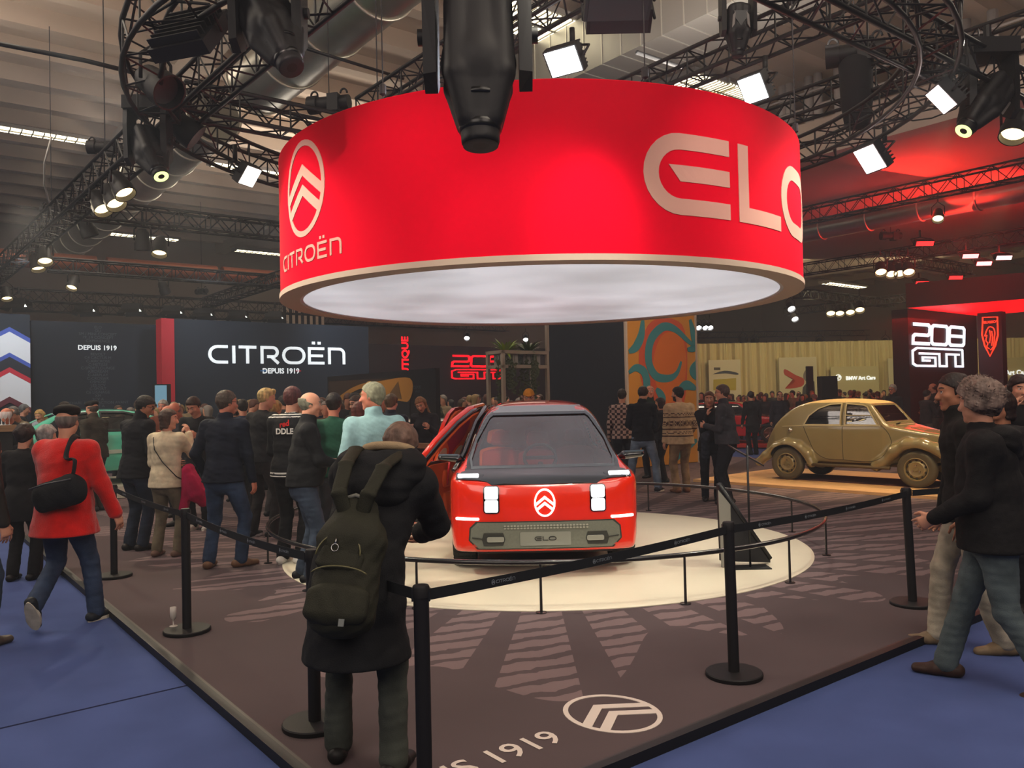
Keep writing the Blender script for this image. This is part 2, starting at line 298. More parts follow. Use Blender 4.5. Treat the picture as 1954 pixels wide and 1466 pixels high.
# ---------------------------------------------------------------- implicit surfaces
def noise3(P,s,seed=0):
    r=np.random.RandomState(seed); out=0; a=1
    for o in range(3):
        k=r.normal(size=(3,3))*s*(1.8**o); ph=r.uniform(0,6.28,3)
        q=[np.sin(P[0]*k[i,0]+P[1]*k[i,1]+P[2]*k[i,2]+ph[i]) for i in range(3)]
        out=out+a*(q[0]*q[1]+.5*q[2]*np.cos(2*q[0])); a*=.55
    return out*.6
class SDF:
    def __init__(s,lo,hi,h):
        s.h=h; s.ax=[np.arange(lo[i]-2*h,hi[i]+3*h,h,dtype=np.float32) for i in range(3)]
        s.F=np.full([len(a) for a in s.ax],.5,np.float32)
    def sub(s,lo,hi):
        ix=[slice(max(0,np.searchsorted(a,l)-1),min(len(a),np.searchsorted(a,u)+1)) for a,l,u in zip(s.ax,lo,hi)]
        g=np.meshgrid(*[a[i] for a,i in zip(s.ax,ix)],indexing='ij',sparse=True); return tuple(ix),g
    def put(s,ix,d,k,op='u'):
        A=s.F[ix]
        if op=='u': h=np.maximum(k-np.abs(A-d),0)/max(k,1e-6); s.F[ix]=np.minimum(A,d)-h*h*k*.25
        elif op=='s': d=-d; h=np.maximum(k-np.abs(A-d),0)/max(k,1e-6); s.F[ix]=np.maximum(A,d)+h*h*k*.25
        elif op=='i': h=np.maximum(k-np.abs(A-d),0)/max(k,1e-6); s.F[ix]=np.maximum(A,d)+h*h*k*.25
    def cone(s,a,b,ra,rb,k=.02,side=None,op='u'):
        a,b=Vector(a),Vector(b); ra=ra if isinstance(ra,tuple) else (ra,ra); rb=rb if isinstance(rb,tuple) else (rb,rb)
        m=max(*ra,*rb)+k+2.5*s.h; lo=[min(a[i],b[i])-m for i in range(3)]; hi=[max(a[i],b[i])+m for i in range(3)]
        ix,(X,Y,Z)=s.sub(lo,hi)
        if 0 in s.F[ix].shape: return s
        ab=b-a; L=max(ab.length,1e-6); ax=ab/L if ab.length>1e-6 else Vector((0,0,1)); sd=Vector(side) if side is not None else basis(ax)[0]
        sd=(sd-ax*sd.dot(ax)).normalized(); fr=ax.cross(sd)
        px,py,pz=X-a.x,Y-a.y,Z-a.z; t=px*ax.x+py*ax.y+pz*ax.z; tc=np.clip(t/L,0,1)
        os_=px*sd.x+py*sd.y+pz*sd.z; of=px*fr.x+py*fr.y+pz*fr.z; oa=t-tc*L
        r1=ra[0]+(rb[0]-ra[0])*tc; r2=ra[1]+(rb[1]-ra[1])*tc; rm=np.minimum(r1,r2)
        d=(np.sqrt((os_/r1)**2+(of/r2)**2+(oa/rm)**2)-1)*rm
        s.put(ix,d.astype(np.float32),k,op); return s
    def ell(s,c,r,M=None,k=.01,op='u'):
        m=max(r)+k+2.5*s.h; ix,(X,Y,Z)=s.sub([c[i]-m for i in range(3)],[c[i]+m for i in range(3)])
        if 0 in s.F[ix].shape: return s
        p=(X-c[0],Y-c[1],Z-c[2]); q=0
        for i in range(3):
            e=M.col[i] if M is not None else [1 if j==i else 0 for j in range(3)]
            q=q+((p[0]*e[0]+p[1]*e[1]+p[2]*e[2])/r[i])**2
        q=np.sqrt(q); rm=min(r); d=(q-1)*rm*(np.where(q<1,1,1)); s.put(ix,d.astype(np.float32),k,op); return s
    def plane(s,p,n,k=.01,lo=None,hi=None,op='i'):
        lo=lo or [a[0] for a in s.ax]; hi=hi or [a[-1] for a in s.ax]; ix,(X,Y,Z)=s.sub(lo,hi); n=Vector(n).normalized()
        d=(X-p[0])*n.x+(Y-p[1])*n.y+(Z-p[2])*n.z; s.put(ix,(d+np.zeros_like(s.F[ix])).astype(np.float32),k,op); return s
    def full(s): return np.meshgrid(*s.ax,indexing='ij',sparse=True)
    def disp(s,amp,scale,seed=0,stretch=(1,1,1)):
        X,Y,Z=s.full(); near=np.abs(s.F)<.06; i,j,k=np.nonzero(near)
        P=(s.ax[0][i]*stretch[0],s.ax[1][j]*stretch[1],s.ax[2][k]*stretch[2]); s.F[i,j,k]+=amp*noise3(P,scale,seed).astype(np.float32); return s
    def mesh(s,smooth=0):
        Fv=s.F; nx,ny,nz=Fv.shape; ins=Fv<0
        c=[ins[a:nx-1+a,b:ny-1+b,d:nz-1+d] for a in(0,1) for b in(0,1) for d in(0,1)]
        sm=np.zeros(c[0].shape,np.int8)
        for q in c: sm+=q
        act=(sm>0)&(sm<8); I,J,K=np.nonzero(act); n=len(I)
        if n==0: return np.zeros((0,3)),np.zeros((0,4),int)
        idx=np.full(act.shape,-1,np.int32); idx[I,J,K]=np.arange(n)
        val=np.stack([Fv[I+a,J+b,K+d] for a in(0,1) for b in(0,1) for d in(0,1)],1)
        cor=np.array([(a,b,d) for a in(0,1) for b in(0,1) for d in(0,1)],np.float32)
        acc=np.zeros((n,3),np.float32); cnt=np.zeros(n,np.float32)
        for p in range(8):
            for bit in(4,2,1):
                if p&bit: continue
                q=p|bit; va,vb=val[:,p],val[:,q]; mk=(va<0)!=(vb<0); t=np.where(mk,va/np.where(mk,va-vb,1),0)
                pos=cor[p]+(cor[q]-cor[p])*t[:,None]; acc+=pos*mk[:,None]; cnt+=mk
        loc=acc/cnt[:,None]; v=np.stack([s.ax[0][I],s.ax[1][J],s.ax[2][K]],1)+loc*s.h
        qs=[]
        for axis in range(3):
            A=ins[:-1] if axis==0 else (ins[:,:-1] if axis==1 else ins[:,:,:-1]); B=ins[1:] if axis==0 else (ins[:,1:] if axis==1 else ins[:,:,1:])
            for fl,(M1) in((False,A&~B),(True,~A&B)):
                i,j,k=np.nonzero(M1); o=[(i,j,k)]
                if axis==0: m=(j>0)&(k>0)&(j<ny-1)&(k<nz-1); i,j,k=i[m],j[m],k[m]; q=[idx[i,j-1,k-1],idx[i,j,k-1],idx[i,j,k],idx[i,j-1,k]]
                elif axis==1: m=(i>0)&(k>0)&(i<nx-1)&(k<nz-1); i,j,k=i[m],j[m],k[m]; q=[idx[i-1,j,k-1],idx[i-1,j,k],idx[i,j,k],idx[i,j,k-1]]
                else: m=(i>0)&(j>0)&(i<nx-1)&(j<ny-1); i,j,k=i[m],j[m],k[m]; q=[idx[i-1,j-1,k],idx[i,j-1,k],idx[i,j,k],idx[i-1,j,k]]
                q=np.stack(q,1); qs.append(q[:,::-1] if fl else q)
        q=np.concatenate(qs); q=q[(q>=0).all(1)]
        for _ in range(smooth):
            a=np.zeros_like(v); cn=np.zeros(n)
            for e in range(4):
                np.add.at(a,q[:,e],v[q[:,(e+1)%4]]); np.add.at(a,q[:,(e+1)%4],v[q[:,e]]); np.add.at(cn,q[:,e],1); np.add.at(cn,q[:,(e+1)%4],1)
            v=v+.5*(a/np.maximum(cn,1)[:,None]-v)
        return v,q
    def build(s,name,m,parent=None,smooth=0,**t):
        v,q=s.mesh(smooth); me=npmesh(name,v,q); return tag(link(name,me,m,parent),**t)
def npmesh(name,v,q):
    me=bpy.data.meshes.new(name); n=len(q); me.vertices.add(len(v)); me.vertices.foreach_set('co',np.ascontiguousarray(v,np.float32).ravel())
    me.loops.add(n*4); me.loops.foreach_set('vertex_index',np.ascontiguousarray(q,np.int32).ravel()); me.polygons.add(n)
    me.polygons.foreach_set('loop_start',np.arange(0,n*4,4,dtype=np.int32)); me.update(calc_edges=True); return me
def smax(a,b,k): h=np.maximum(k-np.abs(a-b),0)/k; return np.maximum(a,b)+h*h*k*.25
def spline(pts,n=6,closed=True):
    P=[np.array(p,float) for p in pts]; m=len(P); out=[]
    for i in range(m if closed else m-1):
        p0,p1,p2,p3=[P[(i+j)%m] if closed else P[min(max(i+j,0),m-1)] for j in(-1,0,1,2)]
        for j in range(n):
            t=j/n; out.append(.5*((2*p1)+(-p0+p2)*t+(2*p0-5*p1+4*p2-p3)*t*t+(-p0+3*p1-3*p2+p3)*t**3))
    if not closed: out.append(P[-1])
    return [tuple(p) for p in out]
def poly2d(poly,A,B):
    """signed distance of a polygon on broadcastable grids A,B"""
    A,B=np.broadcast_arrays(A,B); d=np.full(A.shape,1e9); ins=np.zeros(A.shape,bool); n=len(poly)
    for i in range(n):
        x0,y0=poly[i]; x1,y1=poly[(i+1)%n]; ex,ey=x1-x0,y1-y0; l=ex*ex+ey*ey+1e-12
        t=np.clip(((A-x0)*ex+(B-y0)*ey)/l,0,1); d=np.minimum(d,(A-x0-t*ex)**2+(B-y0-t*ey)**2)
        cnd=((y0<=B)&(y1>B))|((y1<=B)&(y0>B)); ins^=cnd&((B-y0)*ex/(ey if abs(ey)>1e-12 else 1e-12)+x0>A)
    return np.where(ins,-1,1)*np.sqrt(d)
# ---------------------------------------------------------------- people
SKIN={'fair':'#c98f74','pale':'#d6a78e','tan':'#a86f52','ruddy':'#c47a62'}
def paint(par,prefix,fn,m):
    for o in COL.objects:
        if o.parent==par and o.name.startswith(prefix):
            me=o.data; me.materials.append(m); n=len(me.polygons); c=np.zeros(n*3,np.float32); me.polygons.foreach_get('center',c); c=c.reshape(-1,3); k=np.zeros(n,np.int32); me.polygons.foreach_get('material_index',k); k[fn(c)]=len(me.materials)-1; me.polygons.foreach_set('material_index',k)
def ik(a,t,l1,l2,hint):
    a,t=Vector(a),Vector(t); d=t-a; L=min(d.length,(l1+l2)*.999); d.normalize(); L=max(L,abs(l1-l2)+.01)
    x=(l1*l1-l2*l2+L*L)/(2*L); y=math.sqrt(max(0,l1*l1-x*x)); h=Vector(hint); h=h-d*h.dot(d); h.normalize()
    return a+d*x+h*y,a+d*L
def person(loc,yaw,H,label,top='#202024',legs='#26303f',shoes='#2a211c',skin='fair',hair='#3a2a20',style='short',feet=None,hands=None,lean=4,side=0,
           head=(8,0,0),bulk=1.0,belly=0.0,coat=0,sleeve=1.0,collar=None,h=.0085,tight=0,glasses=False,beard=None,group=None,hem=None,flare=0,elb=None,curl=.5,simple=False,extra=None,puff=0,quilt=False,female=False,topm=None,legm=None,name='person'):
    H=float(H); nm=label
    rz=R(yaw); root=None
    T=Vector((math.sin(R(side)),math.sin(R(lean)),0)); T.z=math.sqrt(max(.01,1-T.x**2-T.y**2)); Xs=Vector((1,0,0)); Xs=(Xs-T*Xs.dot(T)).normalized(); Fw=T.cross(Xs)*-1; Fw=Xs.cross(T)*-1
    Fw=T.cross(Xs)  # forward
    if feet is None: feet=[(-.10,0,8),(.10,.03,-8)]
    ft=[]
    for f in feet:
        x,y,a=f[:3]; z=f[3] if len(f)>3 else 0; pt=f[4] if len(f)>4 else 0; ft.append((x,y,a,z,pt))
    mx=(ft[0][0]+ft[1][0])/2; my=(ft[0][1]+ft[1][1])/2
    thl,shl=.245*H,.245*H; hipw=.052*H
    P=Vector((mx-T.x*.1,my-T.y*.12,.53*H)); 
    spread=max(math.hypot(f[0]-mx,f[1]-my) for f in ft); P.z=min(.53*H,.045*H+math.sqrt(max(.1,(.4875*H)**2-max(0,spread-hipw)**2)))
    N=P+T*(.325*H); sh=[N-T*(.03*H)+Xs*(s*.105*H*(.92 if female else 1)*(.5+.5*bulk)) for s in(-1,1)]
    # head frame
    pt,yw,rl=head; Mh=Matrix.Rotation(R(yw),3,'Z')@Matrix.Rotation(R(-pt),3,'X')@Matrix.Rotation(R(rl),3,'Y')
    hf,hu,hr=Mh@Vector((0,1,0)),Mh@Vector((0,0,1)),Mh@Vector((1,0,0)); hh=.132*H
    nb=N+T*(.0*H); HB=N+(T*.5+hu*.5).normalized()*(.045*H)+hf*(.012*H)   # base of skull / chin level
    HC=lambda r,f,u: HB+hr*(r*hh)+hf*(f*hh)+hu*(u*hh)
    MH=Matrix((hr,hf,hu)).transposed()
    if hands is None: hands=[None,None]
    arm=[]
    ua,fa=.172*H,.150*H
    for i,s in enumerate((-1,1)):
        t=hands[i]
        if t is None: t=(sh[i].x+s*.05*H,sh[i].y+.03*H,sh[i].z-.315*H)
        hint=(elb[i] if elb and elb[i] else ((s*.5,-.8,-.5) if hands[i] is None else (s*.35,-.45,-1))); e,wr=ik(sh[i],t,ua,fa,hint); arm.append((sh[i],e,wr))
    leg=[]
    for i,s in enumerate((-1,1)):
        x,y,a,z,pp=ft[i]; hp=P+Vector((s*hipw,0,-.01*H)); an=Vector((x,y,.045*H+z)); kn,an=ik(hp,an,thl,shl,(math.sin(R(-a))*1,math.cos(R(a)),0)); leg.append((hp,kn,an,a,z,pp))
    pts=[P,N,HC(0,0,1)]+[q for a in arm for q in a]+[q for l in leg for q in l[:3]]
    mg=.22+flare+puff+belly; lo=[min(p[i] for p in pts)-mg for i in range(3)]; hi=[max(p[i] for p in pts)+mg for i in range(3)]; lo[2]=-.02
    b=bulk
    def torso(S,g,k,top_=True):
        S.cone(P+T*(-.0*H),P+T*(.05*H),((.094 if female else .088)*H*b+g,.062*H*b+g+belly*.3),(.083*H*b+g,.060*H*b+g+belly*.6),k,Xs)
        S.cone(P+T*(.05*H),P+T*(.15*H),(.083*H*b+g,.060*H*b+g+belly*.7),((.078 if female else .084)*H*b+g,.060*H*b+g+belly*.8),k,Xs)
        if belly: S.ell(P+T*(.09*H)+Fw*(.03*H+belly*.4),(.075*H*b+belly*.6,.05*H+belly,.08*H+belly*.3),None,k)
        S.cone(P+T*(.15*H),P+T*(.25*H),(.084*H*b+g,.060*H*b+g+belly*.3),(.094*H*b+g,.064*H*b+g),k,Xs)
        S.cone(P+T*(.25*H)-Fw*.005,P+T*(.29*H)-Fw*.01,(.094*H*b+g,.060*H*b+g),(.075*H*b+g,.048*H+g),k,Xs)
        if female: 
            for s in(-1,1): S.ell(P+T*(.225*H)+Xs*(s*.042*H)+Fw*(.052*H*b+g),(.036*H,.026*H,.036*H),None,k)
        for s_ in sh: S.cone(P+T*(.285*H),s_,.038*H+g,.033*H*b+g,k)
    def arms(S,g,k,fr=1.0,ga=None):
        for a,e,wv in arm:
            ga_=g if ga is None else ga
            S.cone(a,e,.032*H*b+g,.025*H+ga_,k)
            if fr>.5: S.cone(e,e+(wv-e)*min(1,(fr-.5)*2),.026*H+ga_,.0185*H+ga_*1.0,k)
    def legs_(S,g,k,gl=None,end=1.0):
        gl=g if gl is None else gl
        for hp,kn,an,a,z,pp in leg:
            S.cone(hp,kn,.052*H*b+g,.033*H+g,k); S.cone(kn,an+Vector((0,0,(1-end)*.2)),.033*H+g,.021*H+gl,k)
    # ---- body
    S=SDF(lo,hi,h); torso(S,-.006 if top else 0,.02); arms(S,-.004,.01); legs_(S,-.004,.01)
    S.cone(N-T*(.02*H),HC(0,-.1,.15),(.036*H,.036*H),(.031*H,.034*H),.02,Xs)
    S.ell(HC(0,-.08,.60),(.335*hh,.43*hh,.40*hh),MH,.01); S.cone(HC(0,.17,.13),HC(0,.12,.38),(.19*hh,.15*hh),(.29*hh,.24*hh),.02,hr)
    S.cone(HC(-.13,.0,.25),HC(.13,.0,.25),.19*hh,.19*hh,.02)
    if not simple:
        S.cone(HC(0,.28,.62),HC(0,.41,.37),.035*hh,.075*hh,.012); S.cone(HC(-.045,.37,.36),HC(.045,.37,.36),.05*hh,.05*hh,.008)
        for s in(-1,1):
            S.ell(HC(s*.13,.335,.555),(.085*hh,.05*hh,.055*hh),MH,.01,'s'); S.ell(HC(s*.13,.275,.545),(.07*hh,.065*hh,.06*hh),MH,.004)
            S.cone(HC(s*.07,.33,.635),HC(s*.2,.27,.63),.035*hh,.03*hh,.012)
            S.ell(HC(s*.335,-.06,.47),(.03*hh,.075*hh,.125*hh),MH,.006)
            S.ell(HC(s*.17,.20,.40),(.10*hh,.10*hh,.09*hh),MH,.02)
        S.cone(HC(-.09,.305,.235),HC(.09,.305,.235),.032*hh,.032*hh,.006); S.cone(HC(-.07,.30,.19),HC(.07,.30,.19),.034*hh,.034*hh,.006); S.ell(HC(0,.26,.06),(.1*hh,.08*hh,.07*hh),MH,.015)
    # hands
    for i,(a,e,wv) in enumerate(arm):
        s=(-1,1)[i]; d=(wv-e).normalized(); inward=Vector((-s,0,0)); 
        if abs(d.x)>.6: inward=Vector((0,0,-1)) if d.z>-.5 else Vector((0,-1,0))
        pn=(inward-d*inward.dot(d)).normalized(); wd=d.cross(pn).normalized()
        if wd.y<0 and abs(wd.y)>.3: wd=-wd     # thumb side forward
        if abs(wd.y)<=.3 and wd.z<0: wd=-wd
        hl=.104*H; pc=wv+d*(.25*hl)
        S.cone(wv,wv+d*(.48*hl),(.020*H,.012*H),(.024*H,.011*H),.008,wd)
        if not simple:
            for q in range(4):
                o=(.75-.5*q)*.021*H*1.25; fl=(.42,.47,.44,.35)[q]*hl; c1=R(30*curl+q*4); c2=R(85*curl+q*5)
                p0=wv+d*(.46*hl)+wd*o; p1=p0+(d*math.cos(c1)+pn*math.sin(c1))*(fl*.5); p2=p1+(d*math.cos(c2)+pn*math.sin(c2))*(fl*.5)
                S.cone(p0,p1,.0052*H,.0047*H,.004); S.cone(p1,p2,.0047*H,.004*H,.004)
            t0=wv+d*(.14*hl)+wd*(.016*H); t1=t0+(d*.75+wd*.6+pn*.25).normalized()*(.28*hl); t2=t1+(d*.9+wd*.1+pn*.4).normalized()*(.24*hl)
            S.cone(t0,t1,.0075*H,.006*H,.006); S.cone(t1,t2,.006*H,.0048*H,.004)
        else: S.cone(wv+d*(.45*hl),wv+d*(.85*hl)+pn*.02,(.021*H,.009*H),(.014*H,.009*H),.01,wd)
    for hp,kn,an,a,z,pp in leg: S.cone(an-Vector((0,0,.01)),an+Vector((-math.sin(R(a)),math.cos(R(a)),-.5))*(.02*H),.019*H,.014*H,.01)
    v,q=S.mesh(); me=npmesh(name,v,q); sk=mat('skin_'+skin,SKIN[skin],rough=.5,var=.06,vs=25,spec=.35)
    root=link(name,me,[sk]); root.location=loc; root.rotation_euler=(0,0,rz); tag(root,label,'person',group)
    if not simple:   # face colours on the same mesh
        me.materials.append(mat('lips','#a9564c',rough=.5)); me.materials.append(mat('eye_dark','#1c1512',rough=.2)); me.materials.append(mat('eye_white','#c9bfb8',rough=.2)); me.materials.append(mat('brow_'+hair,hair,rough=.9))
        cen=v[q].mean(1)-np.array(HB); L=np.stack([cen@np.array(hr),cen@np.array(hf),cen@np.array(hu)],1)/hh; mi=np.zeros(len(q),np.int32); fr=L[:,1]>.18
        ax=np.abs(L[:,0]); mi[fr&(ax<.095)&(np.abs(L[:,2]-.213)<.034)&(L[:,1]>.27)]=1
        ey=fr&(((ax-.13)/.062)**2+((L[:,2]-.545)/.036)**2<1); mi[ey]=3; mi[ey&(((ax-.13)/.03)**2+((L[:,2]-.545)/.034)**2<1)]=2
        mi[fr&(ax>.05)&(ax<.22)&(np.abs(L[:,2]-.655+(ax-.13)**2)<.022)]=4
        if beard: mi[(L[:,2]<.33-.4*(ax<.07)*(L[:,1]<0))&(L[:,1]>-.02)&(L[:,2]>-.06)&(mi==0)&~((L[:,2]>.27)&(ax<.2))]=4
        me.polygons.foreach_set('material_index',mi)
    # ---- top
    if top:
        S=SDF(lo,hi,h); g=.012+tight; torso(S,g+puff,.05); arms(S,g+puff*.8,.03,sleeve,g*.9+puff*.6)
        S.cone(P+T*(.05*H),P-Vector((0,0,.05*H)),((.090 if female else .086)*H*b+g+puff,.062*H*b+g+belly*.6),(.112*H*b+g+.004,.080*H*b+g+.004+belly*.4),.04,Xs)
        if coat: 
            hz=P.z-coat; S.cone(P+T*(.02*H),Vector((P.x,P.y,hz-.02)),(.088*H*b+g+puff,.07*H*b+g+puff+belly*.4),(.098*H*b+g+flare,.085*H*b+g+flare),.06,Xs)
        hz=P.z-(coat if coat else (hem if hem is not None else .03*H))
        if not coat and hem: S.cone(P+T*(.02*H),P-Vector((0,0,hem+.05)),(.088*H*b+g+puff,.066*H*b+g+puff+belly*.5),(.094*H*b+g+flare,.078*H*b+g+flare),.05,Xs)
        if collar: S.cone(N-T*(.03*H),N+(HC(0,-.05,.1)-N)*collar,(.05*H,.05*H),(.043*H,.045*H),.02,Xs)
        else: S.cone(N-T*(.03*H),N+T*.004,(.048*H,.047*H),(.041*H,.042*H),.015,Xs)
        if quilt: S.disp(.006,38,3,(.3,.3,1.6))
        S.disp(.006,11,int(H*1000)%97,(1,1,.8)); S.disp(.003,26,int(H*777)%51,(.8,.8,1.3))
        S.plane((0,0,hz),(0,0,-1),.012,lo=[lo[0]+.0,lo[1],-.1],hi=[hi[0],hi[1],hz+.04] if False else None) if not any(a[2].z<hz+.05 for a in arm) else None
        if any(a[2].z<hz+.05 for a in arm):   # keep sleeves that hang below the hem
            X,Y,Z=S.full(); ma=np.ones_like(S.F,bool)
            for a,e,wv in arm:
                t=np.clip((Z-wv.z)/(a.z-wv.z+1e-6),0,1); cx=np.where(Z>e.z,e.x+(a.x-e.x)*np.clip((Z-e.z)/max(a.z-e.z,.02),0,1),wv.x+(e.x-wv.x)*np.clip((Z-wv.z)/max(e.z-wv.z,.02),0,1)); cy=np.where(Z>e.z,e.y,wv.y+(e.y-wv.y)*np.clip((Z-wv.z)/max(e.z-wv.z,.02),0,1)); ma&=((X-cx)**2+(Y-cy)**2>(.03*H+g+puff)**2)
            S.F=np.where(ma&(Z<hz),np.maximum(S.F,hz-Z),S.F).astype(np.float32)
        S.build('jacket' if (coat or puff or collar) else 'top',topm or cloth(top),root)
    if legs:
        S=SDF(lo,hi,h); S.cone(P-T*(.03*H),P+T*(.035*H),((.093 if female else .088)*H*b+.004,.064*H*b+.004+belly*.3),(.083*H*b,.058*H*b+belly*.4),.03,Xs)
        legs_(S,.011,.03,.032 if not female else .026); S.disp(.005,13,11,(1,1,1.5)); S.disp(.003,22,4,(.7,.7,2.2)); S.plane((0,0,.035),(0,0,-1),.005)
        S.build('trousers',legm or cloth(legs,rough=.8,var=.35,vs=7),root)
    for i,(hp,kn,an,a,z,pp) in enumerate(leg):
        f=Vector((-math.sin(R(a)),math.cos(R(a)),0)); sd=Vector((f.y,-f.x,0)); L=.15*H; z0=an.z-.045*H; q=Matrix.Rotation(R(-pp),3,sd)
        o=Vector((an.x,an.y,an.z)); c=lambda al,u,si=0: o+q@(f*al+Vector((0,0,u-.045*H))+sd*si)
        S=SDF([o.x-.22,o.y-.22,o.z-.26],[o.x+.22,o.y+.22,o.z+.22],h*.9)
        S.cone(c(-.035*H,.022*H),c(.035*H,.022*H),(.027*H,.024*H),(.030*H,.024*H),.01,sd); S.cone(c(.035*H,.018*H),c(.095*H,.015*H),(.030*H,.021*H),(.022*H,.016*H),.01,sd)
        S.cone(c(-.012*H,.02*H),c(-.004*H,.05*H),.026*H,.023*H,.015); S.cone(c(.01*H,.04*H),c(.05*H,.028*H),(.02*H,.012*H),(.02*H,.01*H),.015,sd)
        nrm=q@Vector((0,0,-1)); S.plane(c(0,.001),nrm,.004); S.plane(c(0,.062*H),-nrm,.006)
        sh_=S.build('shoe',cloth(shoes,bump=0,rough=.5) if isinstance(shoes,str) else cloth(shoes[0],bump=0,rough=.5),root)
        if not isinstance(shoes,str) and not simple:
            mb=MB(); n=20; base=[]
            for k in range(n):
                t=2*PI*k/n; al=.03*H+.082*H*math.cos(t); wd=.031*H*math.sin(t)*(1.05 if math.cos(t)>0 else .9); base.append((al,wd))
            mb.add([c(al,-.002,wd) for al,wd in base]+[c(al,.015*H,wd) for al,wd in base],[tuple(range(n))[::-1],tuple(range(n,2*n))]+[(k,(k+1)%n,n+(k+1)%n,n+k) for k in range(n)])
            mb.build('sole',cloth(shoes[1],bump=0),sh_)
    # ---- hair
    if style and style!='none':
        hm=mat('hair_'+hair,hair,rough=.55,var=.45,vs=30,stretch=(1,1,.25),bump=.5,bs=90,spec=.3)
        l2=[min(HC(0,0,.5)[i]-.22,lo[i]+9) for i in range(3)]; l2=[HC(0,0,.5)[i]-.22 for i in range(3)]; h2=[HC(0,0,.5)[i]+.22 for i in range(3)]
        if style=='long': l2[2]-=.2
        S=SDF(l2,h2,h*.8); g={'curly':.026,'wild':.040}.get(style,.012)
        if style in('cap','beret'):
            S.ell(HC(0,-.08,.60),(.335*hh+.006,.43*hh+.006,.40*hh+.006),MH,.01)
            S.plane(HC(0,0,.68),hu,.004); S.plane(HC(0,.04,.5),(hf-hu*.2),.006); S.plane(HC(0,0,.2),-hu,.01); S.build('hair',hm,root)
        else:
            S.ell(HC(0,-.10,.62),(.335*hh+g,.43*hh+g,.40*hh+g),MH,.01)
            if style in('short','curly','wild'): S.cone(HC(0,-.33,.45),HC(0,-.30,.25),(.26*hh,.12*hh),(.2*hh,.1*hh),.02,hr)
            if style in('long','bob'):
                dn=-.75 if style=='long' else -.02
                for s in(-1,1): S.cone(HC(s*.27,-.1,.6),HC(s*.28,-.14,dn+.1)+Vector((0,0,0)),(.1*hh,.2*hh),(.09*hh,.18*hh),.03,hr)
                S.cone(HC(0,-.34,.6),HC(0,-.36,dn),(.3*hh,.14*hh),(.26*hh,.1*hh),.03,hr)
            if style=='quiff': S.cone(HC(-.1,.2,.95),HC(.12,.2,.95),.13*hh,.12*hh,.02); S.cone(HC(0,-.33,.45),HC(0,-.30,.3),(.26*hh,.12*hh),(.2*hh,.1*hh),.02,hr)
            S.disp(.008 if style=='curly' else .003,60 if style!='curly' else 26,9,(1,1,1.4)); 
            if style=='curly': S.disp(.003,60,2,(1.6,.7,1))
            if style=='wild': S.disp(.014,26,4,(1,1.3,.8)); S.disp(.006,70,8,(1,.6,1.2))
            # face opening
            X,Y,Z=S.full(); p=[X-HB.x,Y-HB.y,Z-HB.z]; f_=(p[0]*hf.x+p[1]*hf.y+p[2]*hf.z)/hh; u_=(p[0]*hu.x+p[1]*hu.y+p[2]*hu.z)/hh; r_=(p[0]*hr.x+p[1]*hr.y+p[2]*hr.z)/hh
            hl=.04+np.clip((u_-.62)*1.5,0,.32) if style not in('long','bob') else (.10+np.clip((u_-.68)*1.6,0,.34))
            fa_=(f_-hl)*hh*.7
            if style in('long','bob'): fa_=np.minimum(fa_,9); 
            S.F=np.maximum(S.F,fa_.astype(np.float32))
            if style=='bald': S.F=np.maximum(S.F,((u_-.60-.12*(f_<-.25)+.25*np.clip(f_+.2,0,.3))*hh*.8+np.maximum(0,f_)*.02).astype(np.float32))
            if style=='thin': S.F=np.maximum(S.F,((u_-.82-.25*(f_<-.1))*hh*.8).astype(np.float32))
            if style not in('long','bob'): S.F=np.maximum(S.F,((.12+np.clip(f_+.3,0,.5)*.9-u_)*hh*.8).astype(np.float32)); 
            S.build('hair',hm,root)
    if style in('cap','beret'):
        hm=cloth(extra or '#1b1b1d'); S=SDF([HC(0,0,.7)[i]-.2 for i in range(3)],[HC(0,0,.7)[i]+.2 for i in range(3)],h*.8)
        if style=='beret': S.ell(HC(0,-.07,.93),(.42*hh,.52*hh,.19*hh),MH,.02); S.cone(HC(0,-.28,.78),HC(0,.15,.80),(.36*hh,.12*hh),(.34*hh,.12*hh),.02,hr)
        else:
            S.ell(HC(0,-.08,.66),(.335*hh+.012,.43*hh+.012,.42*hh+.012),MH,.01); S.plane(HC(0,0,.68),-hu,.004); S.cone(HC(-.12,.35,.70),HC(.12,.35,.70),(.10*hh,.018*hh),(.1*hh,.018*hh),.02,hf); S.cone(HC(0,.3,.71),HC(0,.58,.69),(.24*hh,.02*hh),(.18*hh,.02*hh),.01,hr)
        S.build('hat',hm,root)
    if glasses:
        mb=MB()
        for s in(-1,1):
            mb.path([HC(s*.14+.1*math.cos(t),.36,.545+.075*math.sin(t)) for t in [2*PI*k/14 for k in range(14)]],.0025,5,True); mb.tube(HC(s*.235,.35,.57),HC(s*.345,-.02,.55),.0022,5)
        mb.tube(HC(-.05,.37,.56),HC(.05,.37,.56),.0022,5); mb.build('glasses',mat('spectacle_frame','#221d1b',rough=.3),root,True)
    root['_frame']=0; del root['_frame']
    root_info=dict(P=P,N=N,T=T,Xs=Xs,Fw=Fw,HC=HC,arm=arm,leg=leg,sh=sh,hh=hh,M=Matrix.Translation(Vector(loc))@Matrix.Rotation(rz,4,'Z'))
    return root,root_info

